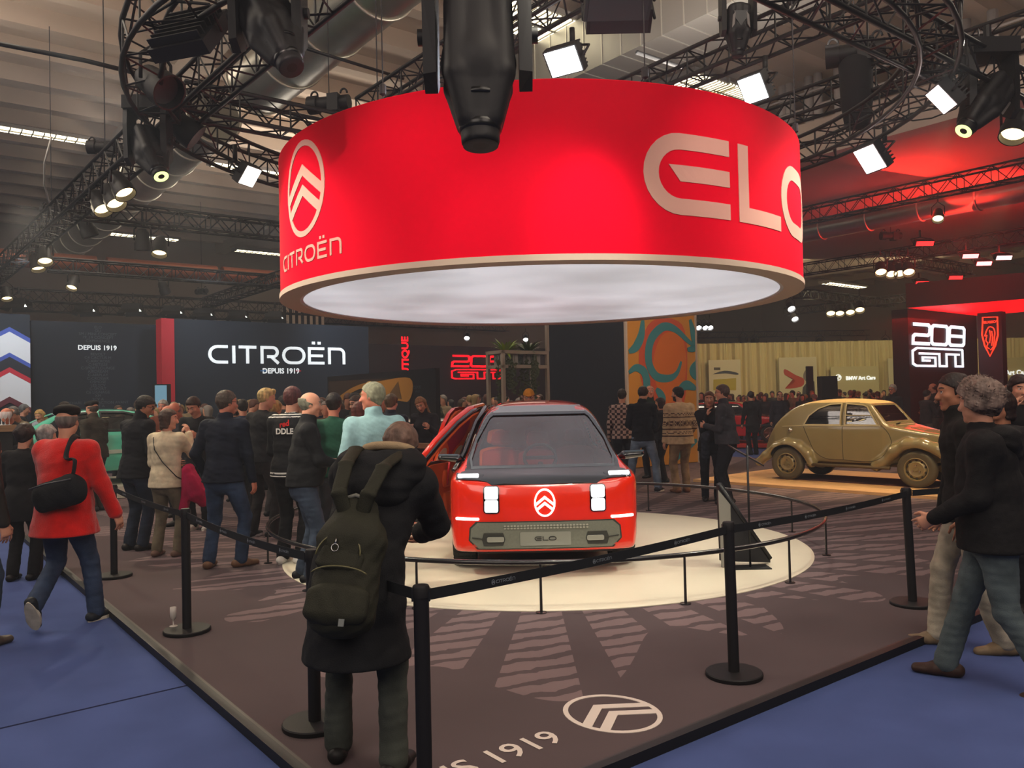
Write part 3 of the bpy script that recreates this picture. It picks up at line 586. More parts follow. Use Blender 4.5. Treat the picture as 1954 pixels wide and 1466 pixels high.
# ---------------------------------------------------------------- floor
def struct(o): o['kind']='structure'; return o
mb=MB(); mb.box((0,35,-.10),(120,110,.1)); struct(mb.build('floor',mat('blue_exhibition_carpet','#4b5a8c',rough=.95,var=.10,vs=2.2,bump=.3,bs=500,spec=.1)))
def carpet_mat():
    m=bpy.data.materials.new('brown_stand_carpet'); m.use_nodes=True; nt=m.node_tree; b=nt.nodes['Principled BSDF']; b.inputs['Roughness'].default_value=.95; b.inputs['Specular IOR Level'].default_value=.12
    N=nt.nodes.new; Lk=nt.links.new
    def mth(op,a,bb=None,c=None):
        n=N('ShaderNodeMath'); n.operation=op
        for i,x in enumerate((a,bb,c)):
            if x is None: continue
            if isinstance(x,(int,float)): n.inputs[i].default_value=x
            else: Lk(x,n.inputs[i])
        return n.outputs[0]
    tc=N('ShaderNodeTexCoord'); sx=N('ShaderNodeSeparateXYZ'); Lk(tc.outputs['Object'],sx.inputs[0]); a,bq=sx.outputs[0],sx.outputs[1]   # object axes: a along U, b along V
    nz=N('ShaderNodeTexNoise'); nz.inputs['Scale'].default_value=5; nz.inputs['Detail'].default_value=5; Lk(tc.outputs['Object'],nz.inputs['Vector'])
    wob=mth('MULTIPLY',mth('SUBTRACT',nz.outputs[0],.5),.16)
    d=DC-CORNER; ca,cb=d.dot(U),d.dot(V)
    da=mth('SUBTRACT',a,ca); db=mth('SUBTRACT',bq,cb)
    ang=mth('ARCTAN2',db,da); sec=mth('FRACT',mth('MULTIPLY',ang,180/PI/9.5)); band=mth('LESS_THAN',sec,.66)
    s=mth('ADD',a,wob); st=mth('LESS_THAN',mth('FRACT',mth('DIVIDE',mth('ADD',s,mth('MULTIPLY',bq,.28)),.215)),.66)
    jit=mth('MULTIPLY',mth('SINE',mth('MULTIPLY',ang,17)),.35)
    ins=mth('MULTIPLY',mth('GREATER_THAN',mth('ADD',a,jit),1.0),mth('GREATER_THAN',mth('ADD',bq,jit),.95))
    mk=mth('MULTIPLY',mth('MULTIPLY',band,st),ins)
    n2=N('ShaderNodeTexNoise'); n2.inputs['Scale'].default_value=260; Lk(tc.outputs['Object'],n2.inputs['Vector']); n3=N('ShaderNodeTexNoise'); n3.inputs['Scale'].default_value=1.3; Lk(tc.outputs['Object'],n3.inputs['Vector'])
    mx=N('ShaderNodeMix'); mx.data_type='RGBA'; mx.inputs[6].default_value=(*lin('#584c4e'),1); mx.inputs[7].default_value=(*lin('#826f70'),1); Lk(mth('MULTIPLY',mk,.8),mx.inputs[0])
    vm=N('ShaderNodeVectorMath'); vm.operation='SCALE'; Lk(mx.outputs[2],vm.inputs[0]); Lk(mth('ADD',mth('MULTIPLY',n2.outputs[0],.5),mth('MULTIPLY_ADD',n3.outputs[0],.3,.6)),vm.inputs['Scale']); Lk(vm.outputs[0],b.inputs['Base Color'])
    return m
UVM=Matrix((U,V,Vector((0,0,1)))).transposed().to_4x4()
PA,PB=21.0,17.0
def standobj(o,z=0): o.matrix_world=Matrix.Translation(CORNER+Vector((0,0,z)))@UVM; return o
mb=MB(); mb.add([(a,b,z) for z in(-.05,0) for a,b in((0,0),(PA,0),(PA,PB),(0,PB))],[(0,1,2,3),(7,6,5,4),(0,4,5,1),(1,5,6,2),(2,6,7,3),(3,7,4,0)])
struct(standobj(mb.build('floor_platform',carpet_mat())))
mb=MB(); mb.box((PA/2,-.02,-.022),(PA+.08,.05,.055)); o=standobj(mb.build('trim_1',mat('black_kerb','#151517',rough=.5))); struct(o)
mb=MB(); mb.box((-.02,PB/2,-.022),(.05,PB,.055)); struct(standobj(mb.build('trim_2',mat('black_kerb','#151517'))))
mb=MB(); mb.box((PA/2,.012,.001),(PA,.022,.006)); struct(standobj(mb.build('trim_3',mat('grey_edge_strip','#463f3e',rough=.45,metal=.4))))
mb=MB(); mb.box((.012,PB/2,.001),(.022,PB,.006)); struct(standobj(mb.build('trim_4',mat('grey_edge_strip','#463f3e'))))
mb=MB(); a0=gnd(120,1377,-.05); b0=gnd(370,1306,-.05); mb.tube(a0-V*6,b0,.006,4); struct(mb.build('trim_5',mat('carpet_seam','#1e2547',rough=1)))
# floor disc
mb=MB(); mb.lathe([(0,0.012),(2.2,.012),(2.90,.012),(2.93,.006),(2.93,-.01)],96,DC)
struct(mb.build('floor_disc',mat('cream_disc_floor','#e4dcc4',rough=.42,var=.05,vs=1.2,spec=.4),smooth=False))
ff=planef((0,0,.0),U,V,(0,0,1))
fl=lambda c,ex,ey: planef(c,ex,ey,(0,0,1))
c=gnd(1168,1361); mb=MB(); chevrons(mb,0,0,.235,.27,fl(c,V,U),w=.028,th=.003); 
fmt=mat('white_floor_vinyl','#d9cdc2',rough=.6); mb.build('floor_emblem',fmt,label='white oval emblem with two chevrons stuck on the dark carpet near the stand corner',cat='floor graphic')
vs,fs=text_mesh('DEPUIS 1919',.225,fl(gnd(1082,1412),V,U),.003,'RIGHT',.002)
mb=MB().add(vs,fs); mb.build('floor_lettering',fmt,label='white DEPUIS 1919 lettering stuck on the dark carpet left of the oval emblem',cat='lettering')
# ---------------------------------------------------------------- round hanging sign
def drumf(R0): return lambda s,z,d: Vector((DC.x+(R0+d)*math.sin(s/DR),DC.y-(R0+d)*math.cos(s/DR),z))
red=mat('red_stretched_fabric','#ee0028',rough=.9,spec=.08)
mb=MB(); mb.lathe([(DR,DZ0+.05),(DR,DZ1-.01),(DR-.012,DZ1),(DR-.04,DZ1),(DR-.04,DZ0+.05),(DR,DZ0+.05)],180)
drum=mb.build('round_hanging_sign',red,smooth=True,auto=35,label='huge round red fabric ring sign hanging over the red car',cat='sign'); drum.location=DC
def dchild(mb,n,m,**t): o=mb.build(n,m,None,**t); o.parent=drum; o.matrix_parent_inverse=Matrix.Translation(-DC); return o
mb=MB(); mb.lathe([(DR+.012,DZ0+.052),(DR+.012,DZ0),(DR-.20,DZ0-.0),(DR-.20,DZ0+.03),(DR-.01,DZ0+.052),(DR+.012,DZ0+.052)],180,DC); dchild(mb,'rim',mat('pale_tan_rim','#cdb6a2',rough=.55),smooth=True,auto=30)
mb=MB(); mb.lathe([(DR-.20,DZ0+.012),(DR-.235,DZ0+.012),(DR-.235,DZ0+.022)],180,DC); dchild(mb,'inner_rim',mat('white_keder','#dcd9da',rough=.5))
def lit_fabric():
    m=bpy.data.materials.new('backlit_white_fabric'); m.use_nodes=True; nt=m.node_tree; b=nt.nodes['Principled BSDF']; b.inputs['Base Color'].default_value=(.62,.61,.62,1); b.inputs['Roughness'].default_value=.55
    n=nt.nodes.new('ShaderNodeTexNoise'); n.inputs['Scale'].default_value=.9; n.inputs['Detail'].default_value=1; tc=nt.nodes.new('ShaderNodeTexCoord'); nt.links.new(tc.outputs['Object'],n.inputs['Vector'])
    r=nt.nodes.new('ShaderNodeMapRange'); r.inputs['From Min'].default_value=.3; r.inputs['From Max'].default_value=.7; r.inputs['To Min'].default_value=.34; r.inputs['To Max'].default_value=.55
    nt.links.new(n.outputs[0],r.inputs[0]); nt.links.new(r.outputs[0],b.inputs['Emission Strength']); b.inputs['Emission Color'].default_value=(.93,.93,1,1); return m
mb=MB(); mb.lathe([(0,DZ0+.024),(DR-.23,DZ0+.02)],96,DC); dchild(mb,'diffuser',lit_fabric())
pk=mat('pale_pink_lettering','#dba898',rough=.8,spec=.1)
g=drumf(DR)
mb=MB(); elo(mb,.79,3.215,.69,g,.006); dchild(mb,'car_name_lettering',pk,label='pale pink ELO lettering')
mb=MB(); chevrons(mb,-2.62,3.742,.385,.43,g,w=.055,th=.006); dchild(mb,'emblem',pk,label='pale pink oval emblem with two chevrons')
mb=MB(); citroen(mb,-2.63,3.045,.13,.026,g,.062,.006); dchild(mb,'maker_lettering',pk,label='pale pink CITROEN lettering')
for px,py in((733,190),(1228,160),(1515,260)):
    p=gnd(px,py,DZ1); d=(p-DC); d.z=0; p=DC+d.normalized()*(DR-.02)+Vector((0,0,DZ1)); mb=MB(); mb.tube(p,p+Vector((0,0,4.6)),.006,5); mb.lathe([(0.0,.0),(.03,.02),(.03,.1),(0,.12)],8,p+Vector((0,0,.02)))
    mb.build('hanging_cable',mat('steel_cable','#4a4547',metal=.6),label='thin steel hanging cable on the %s of the red ring sign'%('left rear edge' if px<800 else 'rear middle edge' if px<1300 else 'right rear edge'),cat='cable')
# ---------------------------------------------------------------- trusses
def frames(P,closed):
    n=len(P); out=[]
    for i in range(n):
        d=(P[(i+1)%n]-P[i-1]) if closed or 0<i<n-1 else (P[1]-P[0] if i==0 else P[-1]-P[-2]); d.normalize(); s=d.cross(Vector((0,0,1))).normalized(); out.append((P[i],s,s.cross(d)))
    return out
def truss(P,side,label,closed=False,rc=.026,rb=.011,step=None,group='black lighting trusses'):
    P=[Vector(p) for p in P]; step=step or side*.95
    Q=resample3(P,step,closed); fr=frames(Q,closed); n=len(Q); h=side/2
    C=[[p+s*(h*a)+u*(h*b) for p,s,u in fr] for a,b in((-1,-1),(1,-1),(1,1),(-1,1))]
    mb=MB()
    for c in C: mb.path(c,rc,6,closed)
    o=mb.build('lighting_truss',TRUSS,smooth=True,label=label,cat='truss',group=group); mb=MB()
    for k in range(4):
        A,B=C[k],C[(k+1)%4]
        for i in range(n if closed else n-1):
            j=(i+1)%n; mb.tube(A[i],B[j],rb,4,caps=False) if i%2 else mb.tube(B[i],A[j],rb,4,caps=False)
            if i%2==0: mb.tube(A[i],B[i],rb,4,caps=False)
    mb.build('lattice',TRUSS,o); return o
def resample3(P,seg,closed=False):
    out=[]; m=len(P)
    for i in range(m if closed else m-1):
        a,b=P[i],P[(i+1)%m]; k=max(1,round((b-a).length/seg)); out+=[a+(b-a)*(j/k) for j in range(k)]
    if not closed: out.append(P[-1])
    return out
ZT=5.1
truss([gnd(-40,553,ZT),gnd(640,-40,ZT)+(-U)*3],.34,'long straight black lattice truss slanting up across the upper left')
a=gnd(1545,-25,ZT); truss([a-V*2,a+V*9],.34,'straight black lattice truss crossing the upper right corner')
truss([DC+Vector((4.2*math.cos(t),4.2*math.sin(t),5.05)) for t in [2*PI*k/72 for k in range(72)]],.34,'circular black lattice truss high above the red ring sign',True,step=.36)
def tv(px,py,z,D,L,s,lab,**k): a=gnd(px,py,z); return truss([a,a+D*L],s,lab,**k)
tv(345,190,5.15,V,5.5,.32,'black lattice truss running from the ring truss junction behind the left of the red sign')
tv(140,398,ZT,V,7,.30,'black lattice truss spanning behind the paired black spotlights on the left')
tv(92,505,ZT,V,9,.30,'black lattice truss in front of the copper coloured duct on the left')
tv(-10,560,ZT,V,14,.34,'black lattice truss carrying a row of barn door lamps above the dark brand wall')
tv(395,578,ZT,-U,9,.30,'short black lattice truss running towards the red sign from the lamp row')
tv(700,215,5.9,-U,8,.34,'black lattice truss above the left rear rim of the red ring sign')
tv(1190,185,5.9,-U,8,.34,'black lattice truss above the right rear rim of the red ring sign')
tv(1450,228,5.9,-U,9,.34,'black lattice truss right of the red sign holding the chain hoist')
tv(1510,418,6.6,-U,14,.40,'brown lit lattice truss below the red lit ceiling on the right')
tv(1500,520,6.6,-U,18,.42,'dark lattice truss over the red stand on the right')
tv(1700,490,6.3,V,6,.36,'short lattice truss with red lamps above the red canopy')
tv(1520,560,6.0,V,8,.36,'distant black lattice truss right of the red sign rim')
tv(1500,595,6.0,-U,16,.36,'distant low black lattice truss over the curtained wall')
for k,(px,py,L) in enumerate(((60,585,26),(720,640,22),(1330,640,14))): tv(px,py,6.2,V if k<2 else Vector((1,.1,0)).normalized(),L,.4,('far black lattice truss above the left brand walls','far black lattice truss seen under the white sign underside','far black lattice truss above the cream curtains')[k])
mb=MB(); mb.path([gnd(-30,78,6),gnd(160,115,6),gnd(310,152,6)],.03,8); mb.build('cable_pipe',BLK,smooth=True,label='black pipe running left from the circular truss across the ceiling',cat='pipe')
mb=MB(); mb.tube(gnd(560,85,6.2),gnd(770,150,6.2),.022,8); mb.build('cable_pipe',BLK,smooth=True,label='thin black pipe between the ventilation duct and the red sign',cat='pipe')
mb=MB(); mb.tube(gnd(1215,100,6.4),gnd(1300,128,6.4),.03,8); mb.build('cable_pipe',BLK,smooth=True,label='short black pipe on the truss beside the galvanised duct',cat='pipe')
# ---------------------------------------------------------------- ceiling, gallery, walls
CZ=10.2
beige=mat('cream_ceiling','#bdaa96',rough=.9,var=.10,vs=.6)
mb=MB(); c=CORNER+U*20+V*2
def sbox(mb,a0,a1,b0,b1,z0,z1): 
    vs=[CORNER+U*a+V*b+Vector((0,0,z)) for z in(z0,z1) for a,b in((a0,b0),(a1,b0),(a1,b1),(a0,b1))]
    mb.add(vs,[(0,1,2,3),(7,6,5,4),(0,4,5,1),(1,5,6,2),(2,6,7,3),(3,7,4,0)])
sbox(mb,-6,46,-22,58,CZ,CZ+.3)
k=-6
while k<46: sbox(mb,k,k+.34,-22,58,CZ-.42,CZ); sbox(mb,k+.34,k+.5,-22,58,CZ-.10,CZ); k+=1.75
for b in range(-20,58,8): sbox(mb,-6,46,b,b+.5,CZ-.75,CZ-.3)
struct(mb.build('ceiling',beige))
mb=MB(); sbox(mb,39,39.5,-22,58,-.05,CZ); struct(mb.build('wall_back',mat('grey_hall_wall','#8d8279',rough=.9)))
mb=MB(); sbox(mb,-6,46,58,58.5,-.05,CZ); struct(mb.build('wall_right',mat('grey_hall_wall','#8d8279')))
mb=MB(); sbox(mb,-6,46,-22.5,-22,-.05,CZ); struct(mb.build('wall_left',mat('grey_hall_wall','#8d8279')))
# gallery fascia on the right, parallel to U
P0=gnd(1536,304,7.6); gb=(P0-CORNER).dot(V)
mb=MB(); sbox(mb,-8,46,gb,gb+.5,7.6,8.5); sbox(mb,-8,46,gb+.5,gb+20,7.75,7.95); struct(mb.build('gallery_fascia',mat('pale_gallery_beam','#b3a093',rough=.85))); 
for o in [COL.objects['gallery_fascia']]: o.name='trim_6'
mb=MB(); sbox(mb,-8,46,gb+4,gb+4.2,8.5,CZ); struct(mb.build('wall_gallery',mat('gallery_grey_panels','#7d7672',rough=.8,var=.08,vs=.5)))
lab=iter(['leftmost white gallery post pair above the truss','second pair of white gallery posts from the left','third pair of white gallery posts from the left','fourth pair of white gallery posts','white gallery post pair at the top right corner','farthest white gallery post pair','white gallery posts above the right truss end'])
for px in(1380,1475,1572,1675,1775,1893):
    a=gnd(px,250 if px<1800 else 130,8.5); aa=(a-CORNER).dot(U); mb=MB()
    for q in(0,.55): mb.tube(CORNER+U*(aa+q)+V*(gb+.3)+Vector((0,0,8.5)),CORNER+U*(aa+q)+V*(gb+.3)+Vector((0,0,CZ-.44)),.11,12)
    mb.build('gallery_post',mat('white_painted_steel','#b5aca6',rough=.5),smooth=True,label=next(lab),cat='post',group='gallery posts')
mb=MB()
for z in(8.9,9.3): mb.tube(CORNER+U*-8+V*(gb+.1)+Vector((0,0,z)),CORNER+U*40+V*(gb+.1)+Vector((0,0,z)),.03,6)
mb.build('gallery_railing',mat('white_painted_steel','#b5aca6'),smooth=True,label='thin white double rail running along the gallery edge',cat='railing')
# galvanised ducts
zinc=mat('galvanised_duct','#a7a497',rough=.32,metal=.85,var=.12,vs=1.5)
def duct(px,py,z,r,L0,L1,lab,m=zinc):
    a=gnd(px,py,z); A=a-(-U)*L0; B=a+(-U)*L1; mb=MB(); mb.tube(A,B,r,40); o=mb.build('ventilation_duct',m,smooth=True,auto=40,label=lab,cat='duct'); mb=MB(); n=int((B-A).length/1.5)
    e1,e2,_=basis(B-A)
    for i in range(n+1):
        p=A+(B-A)*(i/n); mb.path([p+e1*((r+.01)*math.cos(t))+e2*((r+.01)*math.sin(t)) for t in [2*PI*k/40 for k in range(40)]],.025,6,True)
    mb.build('flange',mat('duct_flange','#c9c4b4',metal=.7,rough=.35),o,True); return o
duct(330,292,8.1,.58,14,3.2,'round galvanised air duct beside the long left truss')
duct(540,115,8.4,.66,1.3,9,'large round galvanised air duct hanging at the top left of the red sign')
duct(1750,400,7.0,.35,14,8,'round duct below the red lit ceiling on the right')
mb=MB(); a=gnd(1130,118,8.6); e=-U
o=mb.prism([(-.7,-.55),(.7,-.55),(.7,.55),(-.7,.55)],lambda p:a+V*p[0]+Vector((0,0,p[1]))-e*8,lambda p:a+V*p[0]+Vector((0,0,p[1]))+e*9).build('rectangular_duct',mat('grey_sheet_duct','#99968f',rough=.4,metal=.7),label='wide rectangular sheet metal duct crossing above the red sign',cat='duct')
mb=MB()
for i in range(34): p=a-e*8+e*(i*.5); mb.box(p,(.02,1.43,1.13),rz=math.atan2(e.y,e.x))
mb.build('standing_seam',mat('grey_sheet_seam','#b8b5ab',metal=.7,rough=.35),o)
a=gnd(330,516,6.2); mb=MB()
for q,(l0,l1) in enumerate(((-6,-2.3),(-2,1.4),(1.6,5))): mb.tube(a+V*l0,a+V*l1,.26,20)
mb.build('copper_duct',mat('copper_coloured_duct','#a5604a',rough=.4,metal=.6),smooth=True,auto=40,label='copper coloured duct pipe above the dark brand wall on the left',cat='duct')
# fluorescent louvre lamps
def louvre(px,py,z,L,W,lab,D=None):
    c=gnd(px,py,z); D=D or V; E=Vector((-D.y,D.x,0)); t=empty('louvre_lamp',c,0,lab,'ceiling lamp','hall louvre lamps'); mb=MB(); rz=math.atan2(D.y,D.x)
    mb.box((0,0,.06),(L,W,.1),rz=rz); mb.build('housing',mat('lamp_housing','#77706a'),t); mb=MB(); mb.box((0,0,0),(L*.94,W*.86,.02),rz=rz); mb.build('diffuser',glow('fluorescent_light','#fff3d0',5),t); mb=MB()
    for i in range(13): mb.box(D*(L*.94*(i/12-.5)),(.03,W*.9,.06),rz=rz)
    mb.box((0,0,-.005),(L*.94,.05,.06),rz=rz); mb.build('louvre',mat('lamp_louvre','#8d887a',metal=.5),t); return t
for a in((40,252,9.2,3.4,.5,'white louvre lamp at the left edge of the ceiling'),(495,328,9.2,3.2,.5,'white louvre lamp just left of the red sign'),(510,484,9.2,3.4,.5,'white louvre lamp low beside the maker lettering of the red sign'),(270,604,9,4,.5,'white strip lamp above the dark brand list wall'),(1008,42,9.2,1.7,1.3,'white louvre lamp beside the big black moving head'),(1330,165,9.2,1.6,1.2,'white louvre lamp above the right rear rim of the red sign'),(1395,182,9.2,1.5,1.1,'white louvre lamp left of the bluish floodlight'),(275,453,9.2,3,.5,'white louvre lamp behind the paired spotlights'),(1535,505,9.2,3,.7,'white louvre lamp at the right rim of the red sign'),(1610,545,7.5,4,.6,'white louvre lamp far off to the right of the red sign')): louvre(*a)
# ---------------------------------------------------------------- vertical planes seen from the photo
class VP:
    def __init__(s,px,depth,D,py=700): p=at(px,py,depth); s.o=Vector((p.x,p.y,0)); s.D=D.normalized(); s.n=Vector((s.D.y,-s.D.x,0))
    def uv(s,px,py):
        d=ray(px,py); c=Vector((0,0,CAMZ)); k=(s.o-c).dot(s.n)/d.dot(s.n); p=c+d*k; return ((p-s.o).dot(s.D),p.z)
    def f(s,u,v,d=0): return s.o+s.D*u+s.n*d+Vector((0,0,v))
    def slab(s,mb,u0,u1,v0,v1,th=.3,d0=0):
        vs=[s.f(u,v,d) for d in(d0,d0-th) for u,v in((u0,v0),(u1,v0),(u1,v1),(u0,v1))]; return mb.add(vs,[(0,1,2,3),(7,6,5,4),(0,4,5,1),(1,5,6,2),(2,6,7,3),(3,7,4,0)])
navy=mat('navy_stand_wall','#1d2531',rough=.7,var=.05,vs=.8,spec=.3)
W1=VP(333,21.4,V); u1,_=W1.uv(704,700)
mb=MB(); W1.slab(mb,0,u1,-.05,4.02,.5); w1=mb.build('brand_wall',navy,label='tall dark navy wall with large white CITROEN lettering',cat='wall panel')
wl=glow('white_lit_letters','#dfe9ee',.62)
ua,va=W1.uv(400,691); ub,vb=W1.uv(656,693); h=W1.uv(400,661)[1]-va
mb=MB(); gp=(ub-ua-sum(x for _,x in G_citroen())*h)/6; word(mb,G_citroen(),ua,va,h,h*.19,W1.f,gp,.03,.3); mb.build('maker_lettering',wl,w1,label='large white CITROEN lettering')
ul,vl=W1.uv(536,708); vs,fs=text_mesh('DEPUIS 1919',.20,planef(W1.f(ul,va-.30),W1.D,(0,0,1),W1.n),.02,'CENTER',.006); MB().add(vs,fs).build('small_lettering',wl,w1,label='small white DEPUIS 1919 lettering')
for px,cl,nm in((502,'#3a7fc4','blue dash'),(569,'#c4203a','red dash')): u_,v_=W1.uv(px,704); v_=va-.23; W1.slab(MB(),0,0,0,0); mb=MB(); W1.slab(mb,u_-.08,u_+.08,v_-.015,v_+.015,.02,.02); mb.build('dash',mat('dash_'+nm[:3],cl),w1)
mb=MB(); W1.slab(mb,-.32,0,-.05,4.02,.52,.02); mb.build('red_wall_end',mat('red_panel','#b3182c',rough=.7),label='narrow red panel at the left end of the wall with CITROEN lettering',cat='wall panel')
W2=VP(60,20.4,V); u2,_=W2.uv(316,700)
mb=MB(); W2.slab(mb,0,u2,-.05,3.95,.3); w2=mb.build('brand_wall',navy,label='dark navy wall with a faint column of small model names',cat='wall panel')
names=['ELO','OLI','SM / MINI CONCEPT','19_19 CONCEPT','CXPERIENCE',None,'REVOLT','C4 CACTUS M','C-AIRCROSS','C-METISSE','C-SPORTLOUNGE','AIRDREAM','C-AIRPLAY','C-CROSSER','OSMOSE','LES 2CV','C-SPORT','C6 LIGNAGE','XM','2CV A','MEHARI, AMI, TRACTION AVANT','TYPE A']
mb=MB()
for i,s_ in enumerate(names):
    py=627+i*6.6+(6 if i>=5 else 0)+(6 if i>5 else 0)
    if s_ is None: continue
    u_,v_=W2.uv(187,py); vs,fs=text_mesh(s_,.10,planef(W2.f(u_,v_),W2.D,(0,0,1),W2.n),.006); mb.add(vs,fs)
mb.build('faint_lettering',mat('faint_grey_letters','#4a545e'),w2,label='faint grey column of small names')
u_,v_=W2.uv(186,668); vs,fs=text_mesh('DEPUIS 1919',.17,planef(W2.f(u_,v_),W2.D,(0,0,1),W2.n),.01,'CENTER',.004); MB().add(vs,fs).build('small_lettering',wl,w2,label='small white DEPUIS 1919 lettering')
W3=VP(58,19.6,V); u3,_=W3.uv(-60,700)
mb=MB(); W3.slab(mb,u3,0,-.05,4.0,.3); w3=mb.build('chevron_wall',navy,label='navy wall with big white blue and red chevrons at the left edge',cat='wall panel')
def chev(py_ap,thk,col,d,emit=0):
    ua,va=W3.uv(18,py_ap); sl=.62; t=thk*1.0; mb=MB()
    for u0,u1_ in((ua,0),(u3,ua)):
        q=lambda u:va-abs(u-ua)*sl; vs=[W3.f(u,v,dd) for dd in(d,0) for u,v in((u0,q(u0)),(u1_,q(u1_)),(u1_,max(0,q(u1_)-t)),(u0,max(0,q(u0)-t)))]; mb.add(vs,[(0,1,2,3),(0,4,5,1),(2,6,7,3),(1,5,6,2),(0,3,7,4)])
    mb.build('chevron_band',mat('band_'+col,col,rough=.6),w3,label={'#3b55b0':'blue','#d4dbe4':'white','#151c2b':'navy','#b81f38':'red','#5c1f30':'dark red'}[col]+' chevron band')
for a in((624,.12,'#3b55b0',.01),(633,.55,'#d4dbe4',.012),(673,.14,'#3b55b0',.016),(681,.32,'#151c2b',.018),(701,.12,'#b81f38',.02),(711,.62,'#d4dbe4',.024),(757,.14,'#5c1f30',.028)): chev(*a)
# wall behind the car (black with red sign)
W4=VP(700,31,V,700); ue,_=W4.uv(1056,700); mb=MB(); W4.slab(mb,-.2,ue,-.05,3.95,.3); black=mat('near_black_wall','#120e12',rough=.6)
w4=mb.build('dark_stand_wall',black,label='long black wall with red 208 sign in the background behind the red car',cat='wall panel')
rd=glow('red_neon','#ff0818',2.2)
def sign208(W,pts,m,par,txt=True,th=.05):
    (x0,y0),(x1,y1),(x2,y2),(x3,y3)=pts   # 208 box: left-bottom, right-top ; GTi box
    ua,va=W.uv(x0,y0); ub,vb=W.uv(x1,y1); h=vb-va; sw=h*.17; w=(ub-ua-2*h*.25)/3
    mb=MB(); boxy(mb,G208,0,0,w,h,sw,lambda u,v,d:W.f(ua+u,va+v,d),h*.25,.12,th); mb.build('digits',m,par,label='208 digits')
    ua,va=W.uv(x2,y2); ub,vb=W.uv(x3,y3); h2=vb-va; L=ub-ua; sw=h2*.12; mb=MB(); f=lambda u,v,d:W.f(ua+u*L,va+v*h2,d)
    for s_,cl in (([(.99,1),(.10,1),(.02,.82),(.02,.12),(.08,0),(.44,0),(.44,.48),(.20,.48),(.20,.30),(.34,.30)],False),([(.14,.70),(.52,.70),(.52,0),(.66,0),(.66,.70),(.92,.70)],False),([(.99,1),(.99,0),(.84,0),(.84,.70)],False)):
        mb2=[(p[0]*L,p[1]*h2) for p in s_]; ribbon(mb,mb2,sw,lambda u,v,d:W.f(ua+u,va+v,d),cl,th,.6)
    mb.build('letters',m,par,label='GTi letters')
sign208(W4,((862,699),(962,681),(860,723),(955,706)),rd,w4)
u_,v_=W4.uv(779,716); vs,fs=text_mesh('UTIQUE',.42,planef(W4.f(u_,v_),(0,0,1),-W4.D,W4.n),.03,'LEFT',.012); MB().add(vs,fs).build('vertical_lettering',rd,w4,label='vertical red lettering UTIQUE')
W5=VP(625,20,-U,722); u5,_=W5.uv(786,713)   # picture panel
W5.n=-W5.n if W5.n.y>0 else W5.n
mb=MB(); W5.slab(mb,0,u5+.9,-.05,2.36,.1); w5=mb.build('picture_wall',mat('dark_brown_panel','#1b1716',rough=.5),label='dark panel wall showing a large photo of a vintage car interior',cat='wall panel')
def shp(pts,col,d,nm,W=W5,par=w5,th=0,em=.0,lab=None,nr=3):
    P=[W.uv(*p) for p in pts]; vs,fs=ringfill([Vector(p) for p in P],lambda u,v,dd:W.f(u,v,d+dd),.003,nr); return MB().add(vs,fs).build(nm,mat('print_'+col,col,rough=.6,emit=em),par,label=lab)
shp([(628,728),(783,720),(783,850),(628,850)],'#3a2a1d',.004,'photo_background')
shp(spline([(640,770),(660,748),(690,733),(722,728),(783,722),(783,762),(750,775),(700,790),(660,800)],5),'#a0702e',.008,'photo_door_card')
shp(spline([(640,800),(650,770),(668,752),(690,742),(688,750),(664,772),(652,800)],4),'#1f1a17',.012,'photo_shadow')
shp(spline([(650,800),(672,770),(692,752),(700,738),(712,730),(718,752),(712,790),(690,830)],4),'#c99f5a',.014,'photo_wheel_rim',lab='tan steering wheel rim in the photo')
mb=MB(); c5=[W5.uv(706+13*math.cos(t),768+38*math.sin(t)) for t in [2*PI*k/24 for k in range(24)]]; ribbon(mb,c5,.06,W5.f,True,.02,1); mb.build('photo_wheel_ring',mat('print_#d8b678','#d8b678'),w5)
shp([(748,763),(783,768),(783,802),(765,800)],'#15151a',.012,'photo_seat')
shp([(741,757),(761,728),(768,762)],'#5e4526',.016,'photo_window_line')
u_,v_=W5.uv(797,742); vs,fs=text_mesh('DEPUIS\n1919',.09,planef(W5.f(u_,v_),W5.D,(0,0,1),W5.n),.01); MB().add(vs,fs).build('small_lettering',mat('faint_grey_letters','#4a545e'),w5,label='small grey DEPUIS 1919 lettering')
# black block with art panel
W6=VP(1193,19.3,V,700); u6,_=W6.uv(1329,700); T6=4.55
mb=MB(); vs=[W6.f(u,z,d) for z in(-.0,T6) for u,d in((0,-.02),(u6,-.02),(u6,-2.9),(0,-2.9))]; mb.add(vs,[(0,1,2,3),(7,6,5,4),(0,4,5,1),(1,5,6,2),(2,6,7,3),(3,7,4,0)]); w6=mb.build('display_block',mat('charcoal_block','#1a1b22',rough=.6),label='tall charcoal display block behind the red car with a painted orange side',cat='wall panel')
mb=MB(); W6.slab(mb,.06,u6-.06,.02,T6-.02,.02,.02); mb.build('mural',mat('mural_mustard','#c8852a',rough=.6),w6,label='mustard mural panel')
for a_,b_ in((0,.06),(u6-.06,u6)): mb=MB(); W6.slab(mb,a_,b_,0,T6,.06,.04); mb.build('mural_frame',mat('pale_mural_frame','#b8a594'),w6)
def mshape(pts,col,d,nm,n=5,lab=None): 
    P=[W6.uv(*p) for p in spline(pts,n)] if n>1 else [W6.uv(*p) for p in pts]
    P=[(min(max(u,.07),u6-.07),min(max(v,.03),T6-.03)) for u,v in P]; return P
def fillp(P,d,nm,col,lab=None): vs,fs=ringfill([Vector(p) for p in P],lambda u,v,dd:W6.f(u,v,d+dd),.003,4); MB().add(vs,fs).build(nm,mat('mural_'+col,col,rough=.6),w6,label=lab)
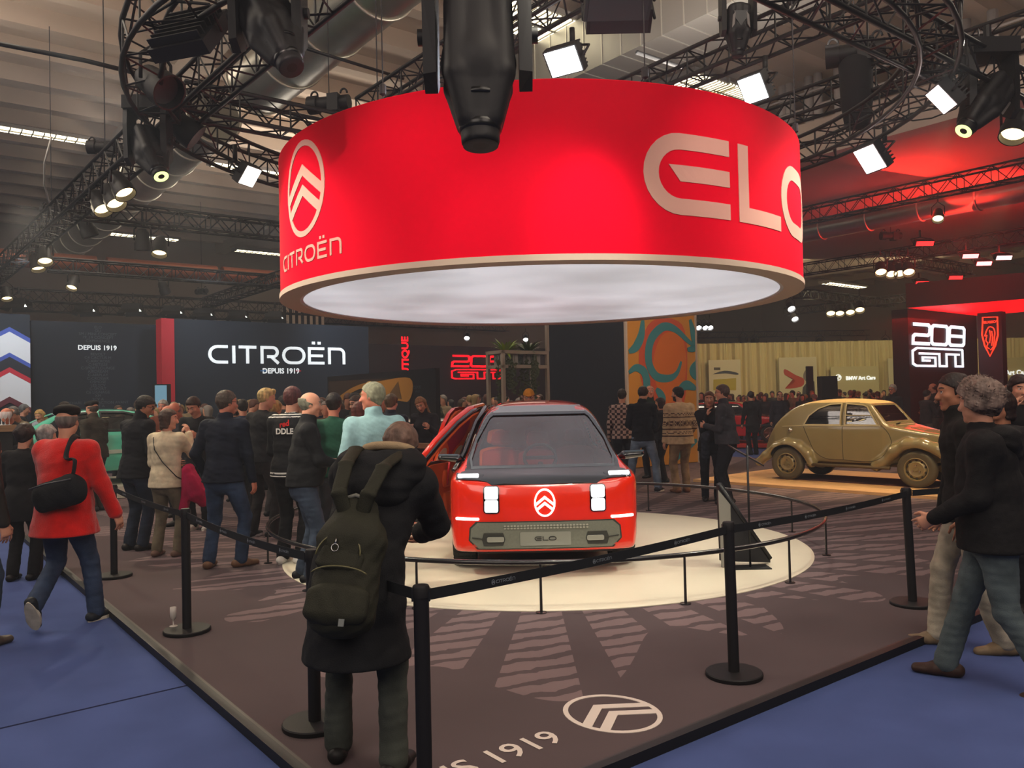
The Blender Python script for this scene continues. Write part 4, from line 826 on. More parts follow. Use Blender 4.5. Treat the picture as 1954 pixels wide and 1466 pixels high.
fillp(mshape([(1248,610),(1222,650),(1218,700),(1230,750),(1262,800),(1300,780),(1310,700),(1300,620)],'',0,''),.024,'mural_blob','#c5502c','orange red shape on the mural')
fillp(mshape([(1262,640),(1245,690),(1252,740),(1270,770),(1298,750),(1308,690),(1296,640)],'',0,''),.028,'mural_blob','#cf6a1d','orange shape on the mural')
def swirl(pts,w,nm='mural_swirl'):
    P=spline(pts,6,False); Q=[W6.uv(*p) for p in P]; mb=MB(); n=len(Q); L=[];Rr=[]
    for i,q in enumerate(Q):
        a_=Vector(Q[max(0,i-1)]); b_=Vector(Q[min(n-1,i+1)]); dd=(b_-a_).normalized(); nn=Vector((-dd.y,dd.x)); ww=w*(.25+.75*math.sin(PI*(i+.5)/n)); L.append(Vector(q)+nn*ww); Rr.append(Vector(q)-nn*ww)
    cl=lambda p:(min(max(p.x,.07),u6-.07),min(max(p.y,.03),T6-.03))
    mb.add([W6.f(*cl(p),.036) for p in L]+[W6.f(*cl(p),.036) for p in Rr]+[W6.f(*cl(p),.02) for p in L]+[W6.f(*cl(p),.02) for p in Rr],[(i,i+1,n+i+1,n+i) for i in range(n-1)]+[(i,2*n+i,2*n+i+1,i+1) for i in range(n-1)]+[(n+i,n+i+1,3*n+i+1,3*n+i) for i in range(n-1)]); mb.build(nm,mat('mural_teal','#3d7f82',rough=.6),w6,label='teal swirl on the mural')
for s_ in ([(1322,660),(1310,650),(1285,628),(1262,625),(1240,650),(1236,690),(1250,718),(1275,722),(1290,712),(1298,690)],[(1315,610),(1322,640),(1325,662),(1310,668)],[(1225,610),(1222,640),(1212,662),(1198,672)],[(1198,712),(1212,702),(1228,712),(1232,740),(1220,770),(1212,790)],[(1250,742),(1262,760),(1258,785)],[(1292,745),(1308,735),(1326,742)],[(1330,690),(1320,708),(1330,724)],[(1285,880),(1300,860),(1328,840)],[(1225,800),(1235,830),(1230,860)]): swirl(s_,.12)
# red stand kiosk
W7=VP(1735,30,V,700); u7,_=W7.uv(1866,700); T7=4.72
mb=MB(); vs=[W7.f(u,z,d) for z in(-.05,T7) for u,d in((0,0),(u7,0),(u7,-.6),(0,-.6))]; mb.add(vs,[(0,1,2,3),(7,6,5,4),(0,4,5,1),(1,5,6,2),(2,6,7,3),(3,7,4,0)]); w7=mb.build('sign_tower',mat('deep_plum_wall','#140c18',rough=.5),label='black tower wall with white lit 208 GTi sign on the right',cat='wall panel')
sign208(W7,((1741,655),(1837,626),(1739,698),(1836,668)),glow('white_neon','#dff4ff',1.3),w7)
W8=VP(1868,32.4,-U,700); W8.n=-W8.n if W8.n.y>0 else W8.n; u8,_=W8.uv(1914,700)
mb=MB(); W8.slab(mb,0,u8,-.05,T7,.4); w8=mb.build('shield_wall',mat('dark_grey_brown','#221d22',rough=.5),label='narrow dark wall with a glowing orange red lion shield',cat='wall panel')
ng=glow('orange_neon','#ff3a20',1.6)
def neon(pts,cl=False,r=.03,n=4): P=[W8.uv(*p) for p in (spline(pts,n,cl) if n>1 else pts)]; return [W8.f(u,v,.04) for u,v in P]
mb=MB(); mb.path(neon([(1876,606),(1904,605),(1905,640),(1900,660),(1890,680),(1880,660),(1875,640)],True,n=1),.03,6,True)
mb.path(neon([(1880,642),(1884,630),(1889,624),(1896,626),(1899,634),(1898,650),(1896,662),(1891,668)],n=4),.022,6)
mb.path(neon([(1880,642),(1884,640),(1882,650),(1886,655),(1884,662),(1889,666)],n=3),.02,6); mb.path(neon([(1889,630),(1891,642),(1889,655)],n=3),.02,6); mb.path(neon([(1893,632),(1895,645),(1893,660)],n=3),.02,6)
mb.build('neon_shield',ng,w8,True,label='glowing lion shield outline')
u_,v_=W8.uv(1890,617); vs,fs=text_mesh('PEUGEOT',.135,planef(W8.f(u_,v_),W8.D,(0,0,1),W8.n),.04,'CENTER',.006); MB().add(vs,fs).build('neon_lettering',ng,w8,label='glowing PEUGEOT lettering')
c7=W7.f(u7,0,0)   # canopy reaching towards the camera from the wall tops
mb=MB(); A=W7.f(-.3,0,.1); B=c7+V*.2; q=[A,B,B+(-U)*14,A+(-U)*14+V*4]
mb.add([p+Vector((0,0,z)) for z in(T7+.02,T7+.9) for p in q],[(3,2,1,0),(4,5,6,7),(0,1,5,4),(1,2,6,5),(2,3,7,6),(3,0,4,7)]); o=mb.build('canopy',mat('black_canopy_edge','#0e0b0e',rough=.5),label='flat black canopy with a glowing red underside above the right stand',cat='canopy')
mb=MB(); mb.add([p*.985+c7*.015+Vector((0,0,T7+.01-.0)) for p in q],[(3,2,1,0)]); mb.build('light_panel',glow('red_light_panel','#ff0010',1.0),o,label='glowing red underside')
mb=MB(); q=[W7.f(-6,0,1),W7.f(9,0,1),W7.f(9,0,1)-U*11,W7.f(-1.5,0,1)-U*11]; mb.add([p+Vector((0,0,z)) for z in(-.05,-.03) for p in q],[(3,2,1,0),(4,5,6,7),(0,1,5,4),(1,2,6,5),(2,3,7,6),(3,0,4,7)]); struct(mb.build('floor_red_carpet',mat('red_carpet','#b8101c',rough=.9)))
# far curtains
W9=VP(1325,44,Vector((1,.05,0)),700); u9,_=W9.uv(2010,700); ut,vt=W9.uv(1400,655)
mb=MB(); n=900; vs=[];
for i in range(n+1):
    u=u9*i/n; d=.09*math.sin(u*9)+.05*math.sin(u*23+1)
    vs+=[W9.f(u,-.05,d),W9.f(u,vt,d)]
mb.add(vs,[(2*i,2*i+2,2*i+3,2*i+1) for i in range(n)]); mb.build('curtain_wall',mat('cream_curtain','#d6c794',rough=.9),smooth=True,label='long cream pleated curtain behind the crowd on the far right',cat='curtain')
def poster(px0,py0,px1,py1,lab,col='#cfc39a',parts=()):
    (a,b),(c,d)=W9.uv(px0,py1),W9.uv(px1,py0); mb=MB(); W9.slab(mb,a,c,b,d,.1,.4); o=mb.build('poster_board',mat('poster_'+col,col,rough=.7),label=lab,cat='poster')
    for pts,cl,nm in parts: shp(pts,cl,.41,nm,W9,o)
    return o
poster(1483,682,1552,770,'cream poster board with a red track curve and a man in profile','#d2c9a6',[(spline([(1492,705),(1512,716),(1528,724),(1524,738),(1492,742),(1508,732),(1510,724),(1492,716)],3),'#b8402a','track_curve'),(spline([(1528,712),(1535,704),(1544,708),(1545,720),(1540,732),(1532,728),(1527,722)],3),'#7c7066','portrait'),([(1526,740),(1534,730),(1548,728),(1550,765),(1524,765)],'#3a3a3c','portrait_jacket')])
poster(1690,684,1738,770,'cream poster board with sketches of motor parts','#cfc6a2',[(spline([(1702,706),(1712,700),(1722,702),(1730,696),(1733,708),(1726,716),(1714,714),(1704,718)],3),'#4a4740','drawing'),(spline([(1706,728),(1718,722),(1732,728),(1730,735),(1708,735)],3),'#5b574e','car_drawing')])
poster(1350,687,1408,770,'cream poster board with a yellow square and dark lines','#d9d0b0',[([(1357,725),(1400,722),(1400,745),(1357,745)],'#b9a838','yellow_field'),(spline([(1356,715),(1378,708),(1402,712),(1402,716),(1378,713)],3),'#3e4652','drawing'),([(1358,702),(1370,702),(1370,707),(1358,707)],'#4c4438','mark')])
o=poster(1581,699,1669,770,'pale board with BMW Art Cars lettering above the crowd','#c9bd8c'); u_,v_=W9.uv(1635,725); lw=glow('cool_white_letters','#f4fbff',.85)
vs,fs=text_mesh('BMW Art Cars',.26,planef(W9.f(u_,v_,.42),W9.D,(0,0,1),W9.n),.03,'CENTER',.012); MB().add(vs,fs).build('lettering',lw,o,label='white BMW Art Cars lettering')
u_,v_=W9.uv(1593,721); mb=MB(); ribbon(mb,[(u_+.15*math.cos(t),v_+.15*math.sin(t)) for t in [2*PI*k/20 for k in range(20)]],.03,lambda u,v,d:W9.f(u,v,.42+d),True,.02,1)
for t0 in(0,PI): vs=[W9.f(u_,v_,.44)]+[W9.f(u_+.11*math.cos(t0+PI/2*k/6),v_+.11*math.sin(t0+PI/2*k/6),.44) for k in range(7)]; mb.add(vs,[(0,k,k+1) for k in range(1,7)])
mb.build('roundel',lw,o,label='white roundel')
o=poster(1912,682,1990,765,'pale board with partly hidden Art Cars lettering at the right edge','#c9bd8c'); u_,v_=W9.uv(1914,716); vs,fs=text_mesh('Art Cars',.36,planef(W9.f(u_-.15,v_,.42),W9.D,(0,0,1),W9.n),.03,'LEFT',.012); MB().add(vs,fs).build('lettering',lw,o,label='white Art Cars lettering')
p=at(1579,745,26); mb=MB(); mb.box((p.x,p.y,1.35),(.5,.4,1.75)); mb.tube((p.x,p.y,0),(p.x,p.y,.5),.05,8); mb.lathe([(0,0),(.3,0),(.3,.03),(0,.03)],16,(p.x,p.y,-.05)); mb.build('loudspeaker',BLKM,label='tall black loudspeaker box standing in the crowd behind the beige car',cat='loudspeaker')
mb=MB(); p=at(1545,722,35); mb.box((p.x,p.y,1.4),(.25,.2,2.9)); mb.build('dark_post',BLKM,label='slim dark post in front of the far cream curtain',cat='post')
# striped panel above the wall
W10=VP(540,33,V,600); mb=MB(); _,vb_=W10.uv(560,625); ux,vt_=W10.uv(618,585); W10.slab(mb,0,ux,0,vt_,.1); o=mb.build('striped_panel',mat('panel_cream','#c9bba6'),label='black and cream striped panel above the CITROEN wall',cat='wall panel'); mb=MB()
for i in range(7): W10.slab(mb,ux*(i/7),ux*(i/7)+ux*.07,vb_-.5,vt_,.02,.02)
mb.build('stripe',BLKM,o,label='black stripes')
# light blue standing panel
W11=VP(293,19.5,V,750); ux,vt_=W11.uv(326,733); mb=MB(); W11.slab(mb,0,ux,-.0,vt_,.12); o=mb.build('info_totem',mat('black_display_edge','#111318'),label='tall slim display panel with a pale blue face beside the red wall end',cat='info totem'); mb=MB(); W11.slab(mb,.03,ux-.1,.1,vt_-.03,.01,.012); mb.build('screen',glow('pale_blue_screen','#6f9cb4',.5),o,label='pale blue face')
# bluish grey ridge sign far
W12=VP(590,25,V,760); mb=MB(); P=[W12.uv(*p) for p in((590,765),(590,756),(601,749),(612,760),(612,765))]; mb.prism(P,lambda p:W12.f(p[0],p[1],.05),lambda p:W12.f(p[0],p[1],-.1)); W12.slab(mb,.1,.2,0,P[0][1],.05); mb.build('house_shaped_sign',mat('slate_sign','#39414d'),label='small slate grey house shaped sign above the heads in front of the brand wall',cat='sign')
# white shelf frame with planters
p0=at(962,700,17.0); p1=at(1046,700,17.8); dv=(p1-p0); dv.z=0; Lx=dv.length; dn=dv.normalized(); W13=VP(962,17.0,dv)
top=W13.uv(962,668)[1]; sh0=W13.uv(962,696)[1]; wp=mat('cream_painted_frame','#a99c8c',rough=.5); t=empty('plant_shelf',W13.o,0,'tall cream open frame shelf with potted plants seen above the red car roof','shelf')
iM=Matrix.Translation(-W13.o)
def sub(mb,n,m,par=t,**k): o=mb.build(n,m,None,**k); o.parent=par; o.matrix_parent_inverse=iM; return o
for u in(0,Lx):
    for d in(0,-.5): mb=MB(); W13.slab(mb,u-.035,u+.035,0,top if u==0 else top+.0,.07,d); sub(mb,'post',wp)
for z in(top,sh0): mb=MB(); W13.slab(mb,-.035,Lx+.035,z-.07,z,.57,0); sub(mb,'shelf_board',wp)
mb=MB(); W13.slab(mb,Lx-.02,Lx+.05,top,4.6,.06,0); sub(mb,'post',wp)
def planter(u,lab,col):
    q=W13.f(u,sh0,-.25); t2=empty('planter',q,0,lab,'potted plant'); mb=MB(); mb.box((0,0,.13),(.42,.3,.25),rz=.5); mb.build('box',mat('grey_planter','#9b9a94'),t2); mb=MB(); r=random.Random(int(u*100))
    for i in range(60):
        a=r.uniform(0,6.28); l=r.uniform(.25,.45); up=r.uniform(.1,.5); pts=[Vector((0,0,.25))+Vector((math.cos(a)*l*s,math.sin(a)*l*s,up*s-.55*l*s*s)) for s in(0,.33,.66,1)]; sd=Vector((-math.sin(a),math.cos(a),0))*.035
        vs=[];
        for k,pp in enumerate(pts): ww=(.4,1,.8,.05)[k]; vs+=[pp-sd*ww,pp+sd*ww]
        mb.add(vs,[(2*k,2*k+2,2*k+3,2*k+1) for k in range(3)])
    mb.build('fern_leaves',mat('leaf_'+col,col,rough=.5),t2); mb=MB()
    for i in range(14):
        x=r.uniform(-.2,.2); L=r.uniform(.3,.95); pts=[Vector((x,-.2,.2)),Vector((x,-.27,.1))]+[Vector((x+.03*math.sin(j),-.27,.1-L*j/5)) for j in range(1,6)]; mb.path(pts,.006,4)
        for j in range(int(L*22)):
            z=.1-L*r.random(); cc=Vector((x+r.uniform(-.05,.05),-.28,z)); s_=.03; mb.add([cc+Vector((-s_,0,0)),cc+Vector((0,-.01,-s_*1.3)),cc+Vector((s_,0,0)),cc+Vector((0,-.01,s_))],[(0,1,2,3)])
    mb.build('trailing_vines',mat('leaf_dark','#39451f',rough=.5),t2)
planter(.26,'bright green fern in a grey planter on the left of the cream shelf','#8aa62c'); planter(Lx*.72,'darker green trailing plant in a grey planter on the right of the cream shelf','#4d6130')
# wooden counter behind the open car door
wood=mat('oak_counter','#8c6a49',rough=.5,var=.2,vs=3,stretch=(1,1,8)); a=at(752,845,12.5); b=at(842,848,12.8); D=(b-a).normalized(); W14=VP(752,12.5,D,845); mb=MB(); L=(b-a).length; z=W14.uv(760,845)[1]
t=empty('wooden_counter',W14.o,0,'light wooden high counter between the crowd and the open orange car door','counter'); iM=Matrix.Translation(-W14.o)
mb=MB(); W14.slab(mb,-.2,L,z-.07,z,.5); sub(mb,'worktop',wood,t); 
for u in(-.1,L*.72): mb=MB(); W14.slab(mb,u,u+.14,0,z-.07,.4,-.05); sub(mb,'leg',wood,t)
# tasting bar on the far left
a=at(-20,815,12.6); W15=VP(-20,12.6,V,815); z=W15.uv(0,812)[1]; ux,_=W15.uv(32,815); t=empty('tasting_bar',W15.o,0,'light topped bar counter with wine glasses at the left edge','counter'); iM=Matrix.Translation(-W15.o)
mb=MB(); W15.slab(mb,-1,ux,z-.1,z,.6); sub(mb,'worktop',wood,t); mb=MB(); W15.slab(mb,-1,ux-.05,0,z-.1,.5,-.05); sub(mb,'front',BLKM,t)
gl=mat('clear_glass','#e8eef0',rough=.05,alpha=.45,spec=.8); gls=None
for i,(px,d) in enumerate(((4,-.1),(8,-.3),(12,-.15),(17,-.35),(21,-.2),(10,-.45))):
    u_,_=W15.uv(px,800); q=W15.f(u_,z,d)
    if gls is None: gls=MB().lathe([(.035,0),(.034,.004),(.005,.01),(.004,.09),(.03,.12),(.036,.16),(.028,.21)],14).build('wine_glass',gl,smooth=True,label='clear wine glass standing on the bar at the left edge',cat='glass',group='wine glasses on the bar'); o=gls
    else: o=copy_tree(gls)
    o.location=q
# ---------------------------------------------------------------- queue barriers
def stanchion(p,lab,hole=0,tx=0,ty=0,h=.93):
    t=empty('queue_post',p,0,lab,'barrier post'); t.rotation_euler=(ty,tx,0); mb=MB(); mb.lathe([(0,0),(.168,0),(.17,.004),(.17,.022),(.165,.028),(0,.03)],48); mb.build('base_plate',mat('post_black','#1a191b',rough=.55,spec=.3),t,True,35)
    mb=MB(); mb.lathe([(.033,.028),(.033,h-.05),(.036,h-.05),(.036,h-.008),(.032,h),(0,h)],28); mb.build('tube',mat('post_black','#1a191b'),t,True,35); mb=MB(); mb.box((0,-.0,h-.04),(.078,.03,.052)); mb.build('belt_clip',BLK,t); return t
S1=at(803,1112,3.45); S1.z=0; S2=gnd(601,1385); S3=gnd(357,1206); S4=gnd(218,1101); S5=gnd(1401,1290); S6=gnd(1742,1154)
S={1:S1,2:S2,3:S3,4:S4,5:S5,6:S6}
stanchion(S1,'black barrier post nearest the viewer, right of the person with the backpack'); stanchion(S2,'black barrier post partly hidden behind the person with the backpack'); stanchion(S3,'black barrier post with a plastic flute on its base'); stanchion(S4,'black barrier post beside the person in the red coat')
stanchion(S5,'black barrier post in front of the dark lectern right of the red car',tx=-.012); stanchion(S6,'black barrier post in front of the beige vintage car front wheel',tx=-.03)
q=gnd(1750,925); stanchion(q,'small distant barrier post by the red carpet behind the beige car bonnet') if False else None
S7=gnd(2080,1085)
def belt(a,b,lab,sag=.03,texts=2,za=.885,zb=.885,sz=.011):
    a=Vector(a);b=Vector(b); d=(b-a); d.z=0; L=d.length; D=d/L; n=Vector((D.y,-D.x,0)); n=n if n.y<0 else -n; N=24; w=.024; mb=MB(); e=.036
    zf=lambda u: za+(zb-za)*u/L-sag*4*(u/L)*(1-u/L)
    vs=[]
    for i in range(N+1):
        u=e+(L-2*e)*i/N; tw=0; c=a+D*u; vs+=[c+Vector((0,0,zf(u)-w))+n*.0015,c+Vector((0,0,zf(u)+w))+n*.0015,c+Vector((0,0,zf(u)+w))-n*.0015,c+Vector((0,0,zf(u)-w))-n*.0015]
    fs=[]
    for i in range(N):
        for k in range(4): fs.append((4*i+k,4*i+4+k,4*i+4+(k+1)%4,4*i+(k+1)%4))
    mb.add(vs,fs); o=mb.build('barrier_belt',mat('belt_webbing','#202225',rough=.75,spec=.2),smooth=False,label=lab,cat='barrier belt')
    DD=D if D.cross(n).z<0 else -D
    if DD.x<0: DD=-DD
    pm=mat('belt_print','#7f868c',rough=.6)
    for i in range(texts):
        u=L*(i+.7)/(texts+.4); c=a+D*u+Vector((0,0,zf(u))); sl=(zf(u+.01)-zf(u-.01))/.02; ex=(D*1+Vector((0,0,sl))); ex=ex if ex.x>0 else -ex; mb=MB(); f=planef(c,ex,(0,0,1),n)
        chevrons(mb,-.075,0,.009,.0115,lambda x,y,d:f(x,y,d+.002),w=.0018,th=.0006,seg=1); citroen(mb,.0,-.006,sz,.0021,lambda x,y,d:f(x,y,d+.002),.0045,.0006,1); mb.build('belt_lettering',pm,o)
    return o
belt(S1,S5,'black printed barrier belt crossing in front of the red car from the nearest post',.015,3,sz=.0125); belt(S5,S6,'black printed barrier belt leading from the lectern post to the post by the beige car',.02,4); belt(S6,S7,'black barrier belt running off right behind the person in the black hoodie',.02,1)
belt(S2,S1,'short black barrier belt behind the person with the backpack',.01,0); belt(S3,S2,'black printed barrier belt from the post with the flute to the post behind the backpack',.03,4); belt(S4,S3,'black printed barrier belt between the two left barrier posts',.02,3)
belt(S4+U*1.5,S4,'black barrier belt running off behind the person in the red coat',.02,0)
mb=MB(); mb.lathe([(0,0),(.032,0),(.030,.004),(.005,.007),(.004,.045),(.012,.055),(.023,.07),(.025,.10),(.024,.145),(.022,.145),(.022,.08),(0,.07)],20); q=gnd(331,1203); q.z=.03; o=mb.build('plastic_flute',mat('white_translucent_plastic','#d9d0c6',rough=.25,alpha=.85),smooth=True,label='small white plastic champagne flute standing on a barrier post base',cat='cup'); o.location=q
# low ring rail around the disc
RC=Vector((.33,9.63,0)); RRad=3.1; t=empty('ring_rail',RC,0,'low round black rail circling the disc with the red car','railing'); mb=MB(); mb.path([(RRad*math.cos(a),RRad*math.sin(a),.40) for a in [2*PI*k/140 for k in range(140)]],.021,10,True); mb.build('hand_rail',mat('rail_black','#1c1b1d',rough=.25,spec=.7,coat=.5),t,True)
for px,py in((1033,1172),(1318,1157),(1497,1111),(1551,1059),(1503,1016),(1252,970),(518,1075),(575,1130),(800,1160),(1100,945),(700,1000),(560,1020)):
    d=gnd(px,py)-RC; a=math.atan2(d.y,d.x); c=(RRad*math.cos(a),RRad*math.sin(a),0); mb=MB(); mb.lathe([(0,0),(.045,0),(.045,.008),(.012,.012),(.010,.4)],14,c); mb.build('rail_post',mat('rail_black','#1c1b1d'),t,True,35)
# triangular lectern and text stand
L0=gnd(1386,1085); 
t=empty('info_wedge',L0,0,'dark wedge shaped standing info board between the red car and the barrier','display board')
W16=VP(1386,(L0).y,Vector((.97,.22,0)),1000); iM=Matrix.Translation(-L0)
P=[W16.uv(*p) for p in((1372,925),(1378,922),(1470,1066),(1470,1074),(1378,1071))]; P=[(u,max(v,.015)) for u,v in P]
mb=MB(); mb.prism(P,lambda p:W16.f(p[0],p[1],0),lambda p:W16.f(p[0],p[1],-.06)); sub(mb,'side_panel',mat('dark_board','#222224',rough=.6),t)
mb=MB(); mb.prism([(P[0][0]-.30,P[0][1]*.98),(P[0][0]-.0,P[0][1]*.98),(P[0][0]+.02,P[4][1]),(P[0][0]-.28,P[4][1])],lambda p:W16.f(p[0],p[1],-.02),lambda p:W16.f(p[0],p[1],-.05)) if False else None
d_=W16.f(0,0,-1)-W16.f(0,0,0); mb=MB(); a,b=W16.f(*P[0]),W16.f(*P[2]); mb.tube(a,b,.022,8); sub(mb,'slanted_edge',BLK,t,smooth=True)
mb=MB(); a=W16.f(P[0][0]-.02,P[0][1],.02); mb.prism([(P[0][0]-.015,P[0][1]-.05),(P[0][0]+.11,P[0][1]-.2),(P[0][0]+.11,.02),(P[0][0]+.0,.02)],lambda p:W16.f(p[0],p[1],.012),lambda p:W16.f(p[0],p[1],.002)); sub(mb,'pale_face',mat('pale_grey_board','#8f8d84',rough=.5),t,label='pale grey front face')
q=gnd(1432,1086); t=empty('text_stand',q,0,'thin black stand with a tilted reading plate beside the wedge board','stand'); mb=MB(); mb.tube((0,0,.01),(0,0,1.20),.011,8); mb.build('pole',BLK,t,True); mb=MB(); mb.box((0,0,.012),(.36,.2,.02)); mb.build('foot_plate',BLK,t)
a=at(1400,856,q.y)-q; b=at(1458,888,q.y)-q; mb=MB(); e=(b-a); mb.prism([(0,0),(1,0),(1,1),(0,1)],lambda p:a+e*p[0]+Vector((0,.22,.03))*p[1],lambda p:a+e*p[0]+Vector((0,.22,.03))*p[1]+Vector((0,0,-.015))); mb.build('reading_plate',mat('plate_dark','#2a2c2e',rough=.3),t)

# ---------------------------------------------------------------- lighting fixtures
fx=mat('fixture_black','#1b191b',rough=.55,spec=.4)
def aim(o,d,roll=0): o.rotation_euler=(Vector(d).to_track_quat('-Z','Y').to_matrix()@Matrix.Rotation(roll,3,'Z')).to_euler(); return o
def hook(mb,top): mb.tube((0,0,0),(0,0,top),.02,8); mb.path([(.05*math.cos(a),0,top+.05+.05*math.sin(a)) for a in [2*PI*k/10 for k in range(10)]],.014,6,True)
def par_can(px,py,z,d,lab,on='#ffe0a0',s=1,st=6,group='round par lamps'):
    t=empty('par_lamp',gnd(px,py,z),0,lab,'stage lamp',group); M=Vector(d).to_track_quat('-Z','Y').to_matrix(); mb=MB(); q=lambda v:M@Vector(v)
    mb.lathe([(0,.16*s),(.06*s,.15*s),(.09*s,.10*s),(.10*s,-.02*s),(.115*s,-.05*s),(.118*s,-.15*s),(.108*s,-.15*s),(.10*s,-.05*s)],20,M=M); mb.build('housing',fx,t,True,40)
    mb=MB(); mb.lathe([(0,-.07*s),(.07*s,-.075*s),(.10*s,-.09*s)],18,M=M); mb.build('lens',glow('lens_'+on,on,st) if on else mat('dark_lens','#2c2c2e',rough=.15),t,True)
    mb=MB(); mb.path([q((.12*s,0,0)),q((.12*s,0,0))+Vector((0,0,.16*s)),Vector((0,0,.27*s)),q((-.12*s,0,0))+Vector((0,0,.16*s)),q((-.12*s,0,0))],.012*s,6); mb.tube((0,0,.27*s),(0,0,.40*s),.02,6); mb.build('yoke',fx,t,True); return t
def flood(px,py,z,d,lab,s=.34,on='#ffffff',st=14,power=0,col=COOL,to=None,barn=False,w=1.0,group='square floodlights'):
    t=empty('floodlight',gnd(px,py,z),0,lab,'stage lamp',group); M=Vector(d).to_track_quat('-Z','Y').to_matrix(); mb=MB(); W=s*w
    mb.box(M@Vector((0,0,.06)),(W,s,.12),M); 
    for i in range(7): mb.box(M@Vector((0,-s*.42+i*s*.14,.15)),(W*.9,.015,.08),M)
    mb.build('housing',fx,t); mb=MB(); mb.box(M@Vector((0,0,-.004)),(W*.9,s*.9,.008),M); mb.build('lens',glow('flood_%s_%g'%(on,st),on,st) if on else mat('dark_lens','#2c2c2e'),t)
    mb=MB(); mb.path([M@Vector((W*.55,0,.05)),M@Vector((W*.55,0,.25))+Vector((0,0,.03)),M@Vector((0,0,.3))+Vector((0,0,.06)),M@Vector((-W*.55,0,.25))+Vector((0,0,.03)),M@Vector((-W*.55,0,.05))],.014,6); mb.tube(M@Vector((0,0,.3))+Vector((0,0,.05)),M@Vector((0,0,.3))+Vector((0,0,.25)),.03,8); mb.build('yoke',fx,t,True)
    if barn:
        for a,b,sz in ((0,1,W),(0,-1,W),(1,0,s),(-1,0,s)):
            mb=MB(); e=Vector((a*W/2,b*s/2,0)); o_=e+Vector((a*.12,b*.12,-.14)); sd=Vector((abs(b),abs(a),0))*(sz/2); mb.add([M@(e-sd),M@(e+sd),M@(o_+sd*1.2),M@(o_-sd*1.2),M@(e-sd+Vector((0,0,.004))+Vector((a,b,0))*.004),M@(e+sd+Vector((a,b,1))*.004),M@(o_+sd*1.2+Vector((a,b,1))*.004),M@(o_-sd*1.2+Vector((a,b,1))*.004)],[(0,1,2,3),(7,6,5,4),(0,4,5,1),(1,5,6,2),(2,6,7,3),(3,7,4,0)]); mb.build('barn_door',fx,t)
    if power: 
        p=t.location+M@Vector((0,0,-.03)); spot(p,to or (p+Vector(d)*5),power,col,70,.7,.15)
    return t
def moving_head(loc,d,s,lab,lens=None,dome=True,group='moving head lamps'):
    t=empty('moving_head_lamp',loc,0,lab,'stage lamp',group); M=Vector(d).to_track_quat('-Z','Y').to_matrix(); mb=MB()
    mb.box((0,0,.62*s),(.62*s,.42*s,.20*s)); mb.tube((0,0,.72*s),(0,0,.95*s),.05*s,8); b=mb.build('base_box',fx,t); 
    for sx in(-1,1):
        mb=MB(); P=[(-.15,.54),(.15,.54),(.17,.3),(.14,-.22),(0,-.30),(-.14,-.22),(-.17,.3)]; mb.prism(P,lambda p:Vector((sx*.25*s,p[0]*s,p[1]*s)),lambda p:Vector((sx*.33*s,p[0]*s*.8,p[1]*s))); mb.build('yoke_arm',fx,t); 
    S=SDF([-.3*s]*2+[-.75*s],[.3*s,.3*s,.45*s],.018*s)
    S.cone((0,0,.22*s),(0,0,-.14*s),(.19*s,.19*s),(.225*s,.205*s),.05*s,(1,0,0)); S.cone((0,0,-.14*s),(0,0,-.50*s),(.215*s,.20*s),(.135*s,.13*s),.05*s,(1,0,0)); [(S.cone((a*.125*s,b*.11*s,.20*s),(a*.13*s,b*.11*s,-.24*s),.085*s,.085*s,.015*s),S.cone((a*.13*s,b*.11*s,-.24*s),(a*.075*s,b*.06*s,-.50*s),.085*s,.07*s,.015*s)) for a in(-1,1) for b in(-1,1)]; S.cone((0,.0,-.44*s),(0,0,-.62*s),.118*s,.118*s,.02*s); S.plane((0,0,-.66*s),(0,0,-1),.01*s); S.plane((0,0,.30*s),(0,0,1),.05*s)
    S.cone((.12*s,-.21*s,.1*s),(.09*s,-.19*s,-.2*s),.018*s,.014*s,.02*s); S.cone((-.12*s,-.21*s,.1*s),(-.09*s,-.19*s,-.2*s),.018*s,.014*s,.02*s)
    v,q=S.mesh(); me=npmesh('head',v,q); o=link('lamp_head',me,fx,t); o.rotation_euler=M.to_euler()
    mb=MB(); mb.lathe([(0,-.655*s),(.095*s,-.665*s),(.108*s,-.66*s)],24,M=M); mb.build('lens',lens or mat('dark_lens','#2c2c2e',rough=.15),t,True)
    for k in(-1,1): mb=MB(); mb.prism([(.10,.10),(.15,.04),(.17,-.20),(.12,-.13)],lambda p:M@Vector((k*p[0]*s,-.222*s,p[1]*s)),lambda p:M@Vector((k*p[0]*s,-.19*s,p[1]*s))); mb.build('vent_strip',mat('vent_grey','#6b6460',rough=.4),t)
    mb=MB(); mb.lathe([(.120*s,-.52*s),(.130*s,-.53*s),(.130*s,-.57*s),(.120*s,-.58*s)],28,M=M); mb.lathe([(.13*s,-.36*s),(.165*s,-.36*s),(.16*s,-.39*s),(.13*s,-.39*s)],28,M=M); mb.build('collar_ring',mat('ring_dark','#0f0f11',rough=.3),t,True)
    for k in(-1,1): mb=MB(); mb.tube((k*.30*s,0,.05*s),(k*.37*s,0,.05*s),.05*s,16); mb.build('tilt_knob',fx,t,True,35)
    mb=MB(); mb.prism([(-.13,.12),(.13,.12),(.10,-.02),(0,-.16),(-.10,-.02)],lambda p:M@Vector((p[0]*s,-.218*s,p[1]*s)),lambda p:M@Vector((p[0]*s,-.19*s,p[1]*s))); mb.build('front_cover',mat('cover_dark','#121114',rough=.35),t); return t
toD=Vector((0,.9,-.5))
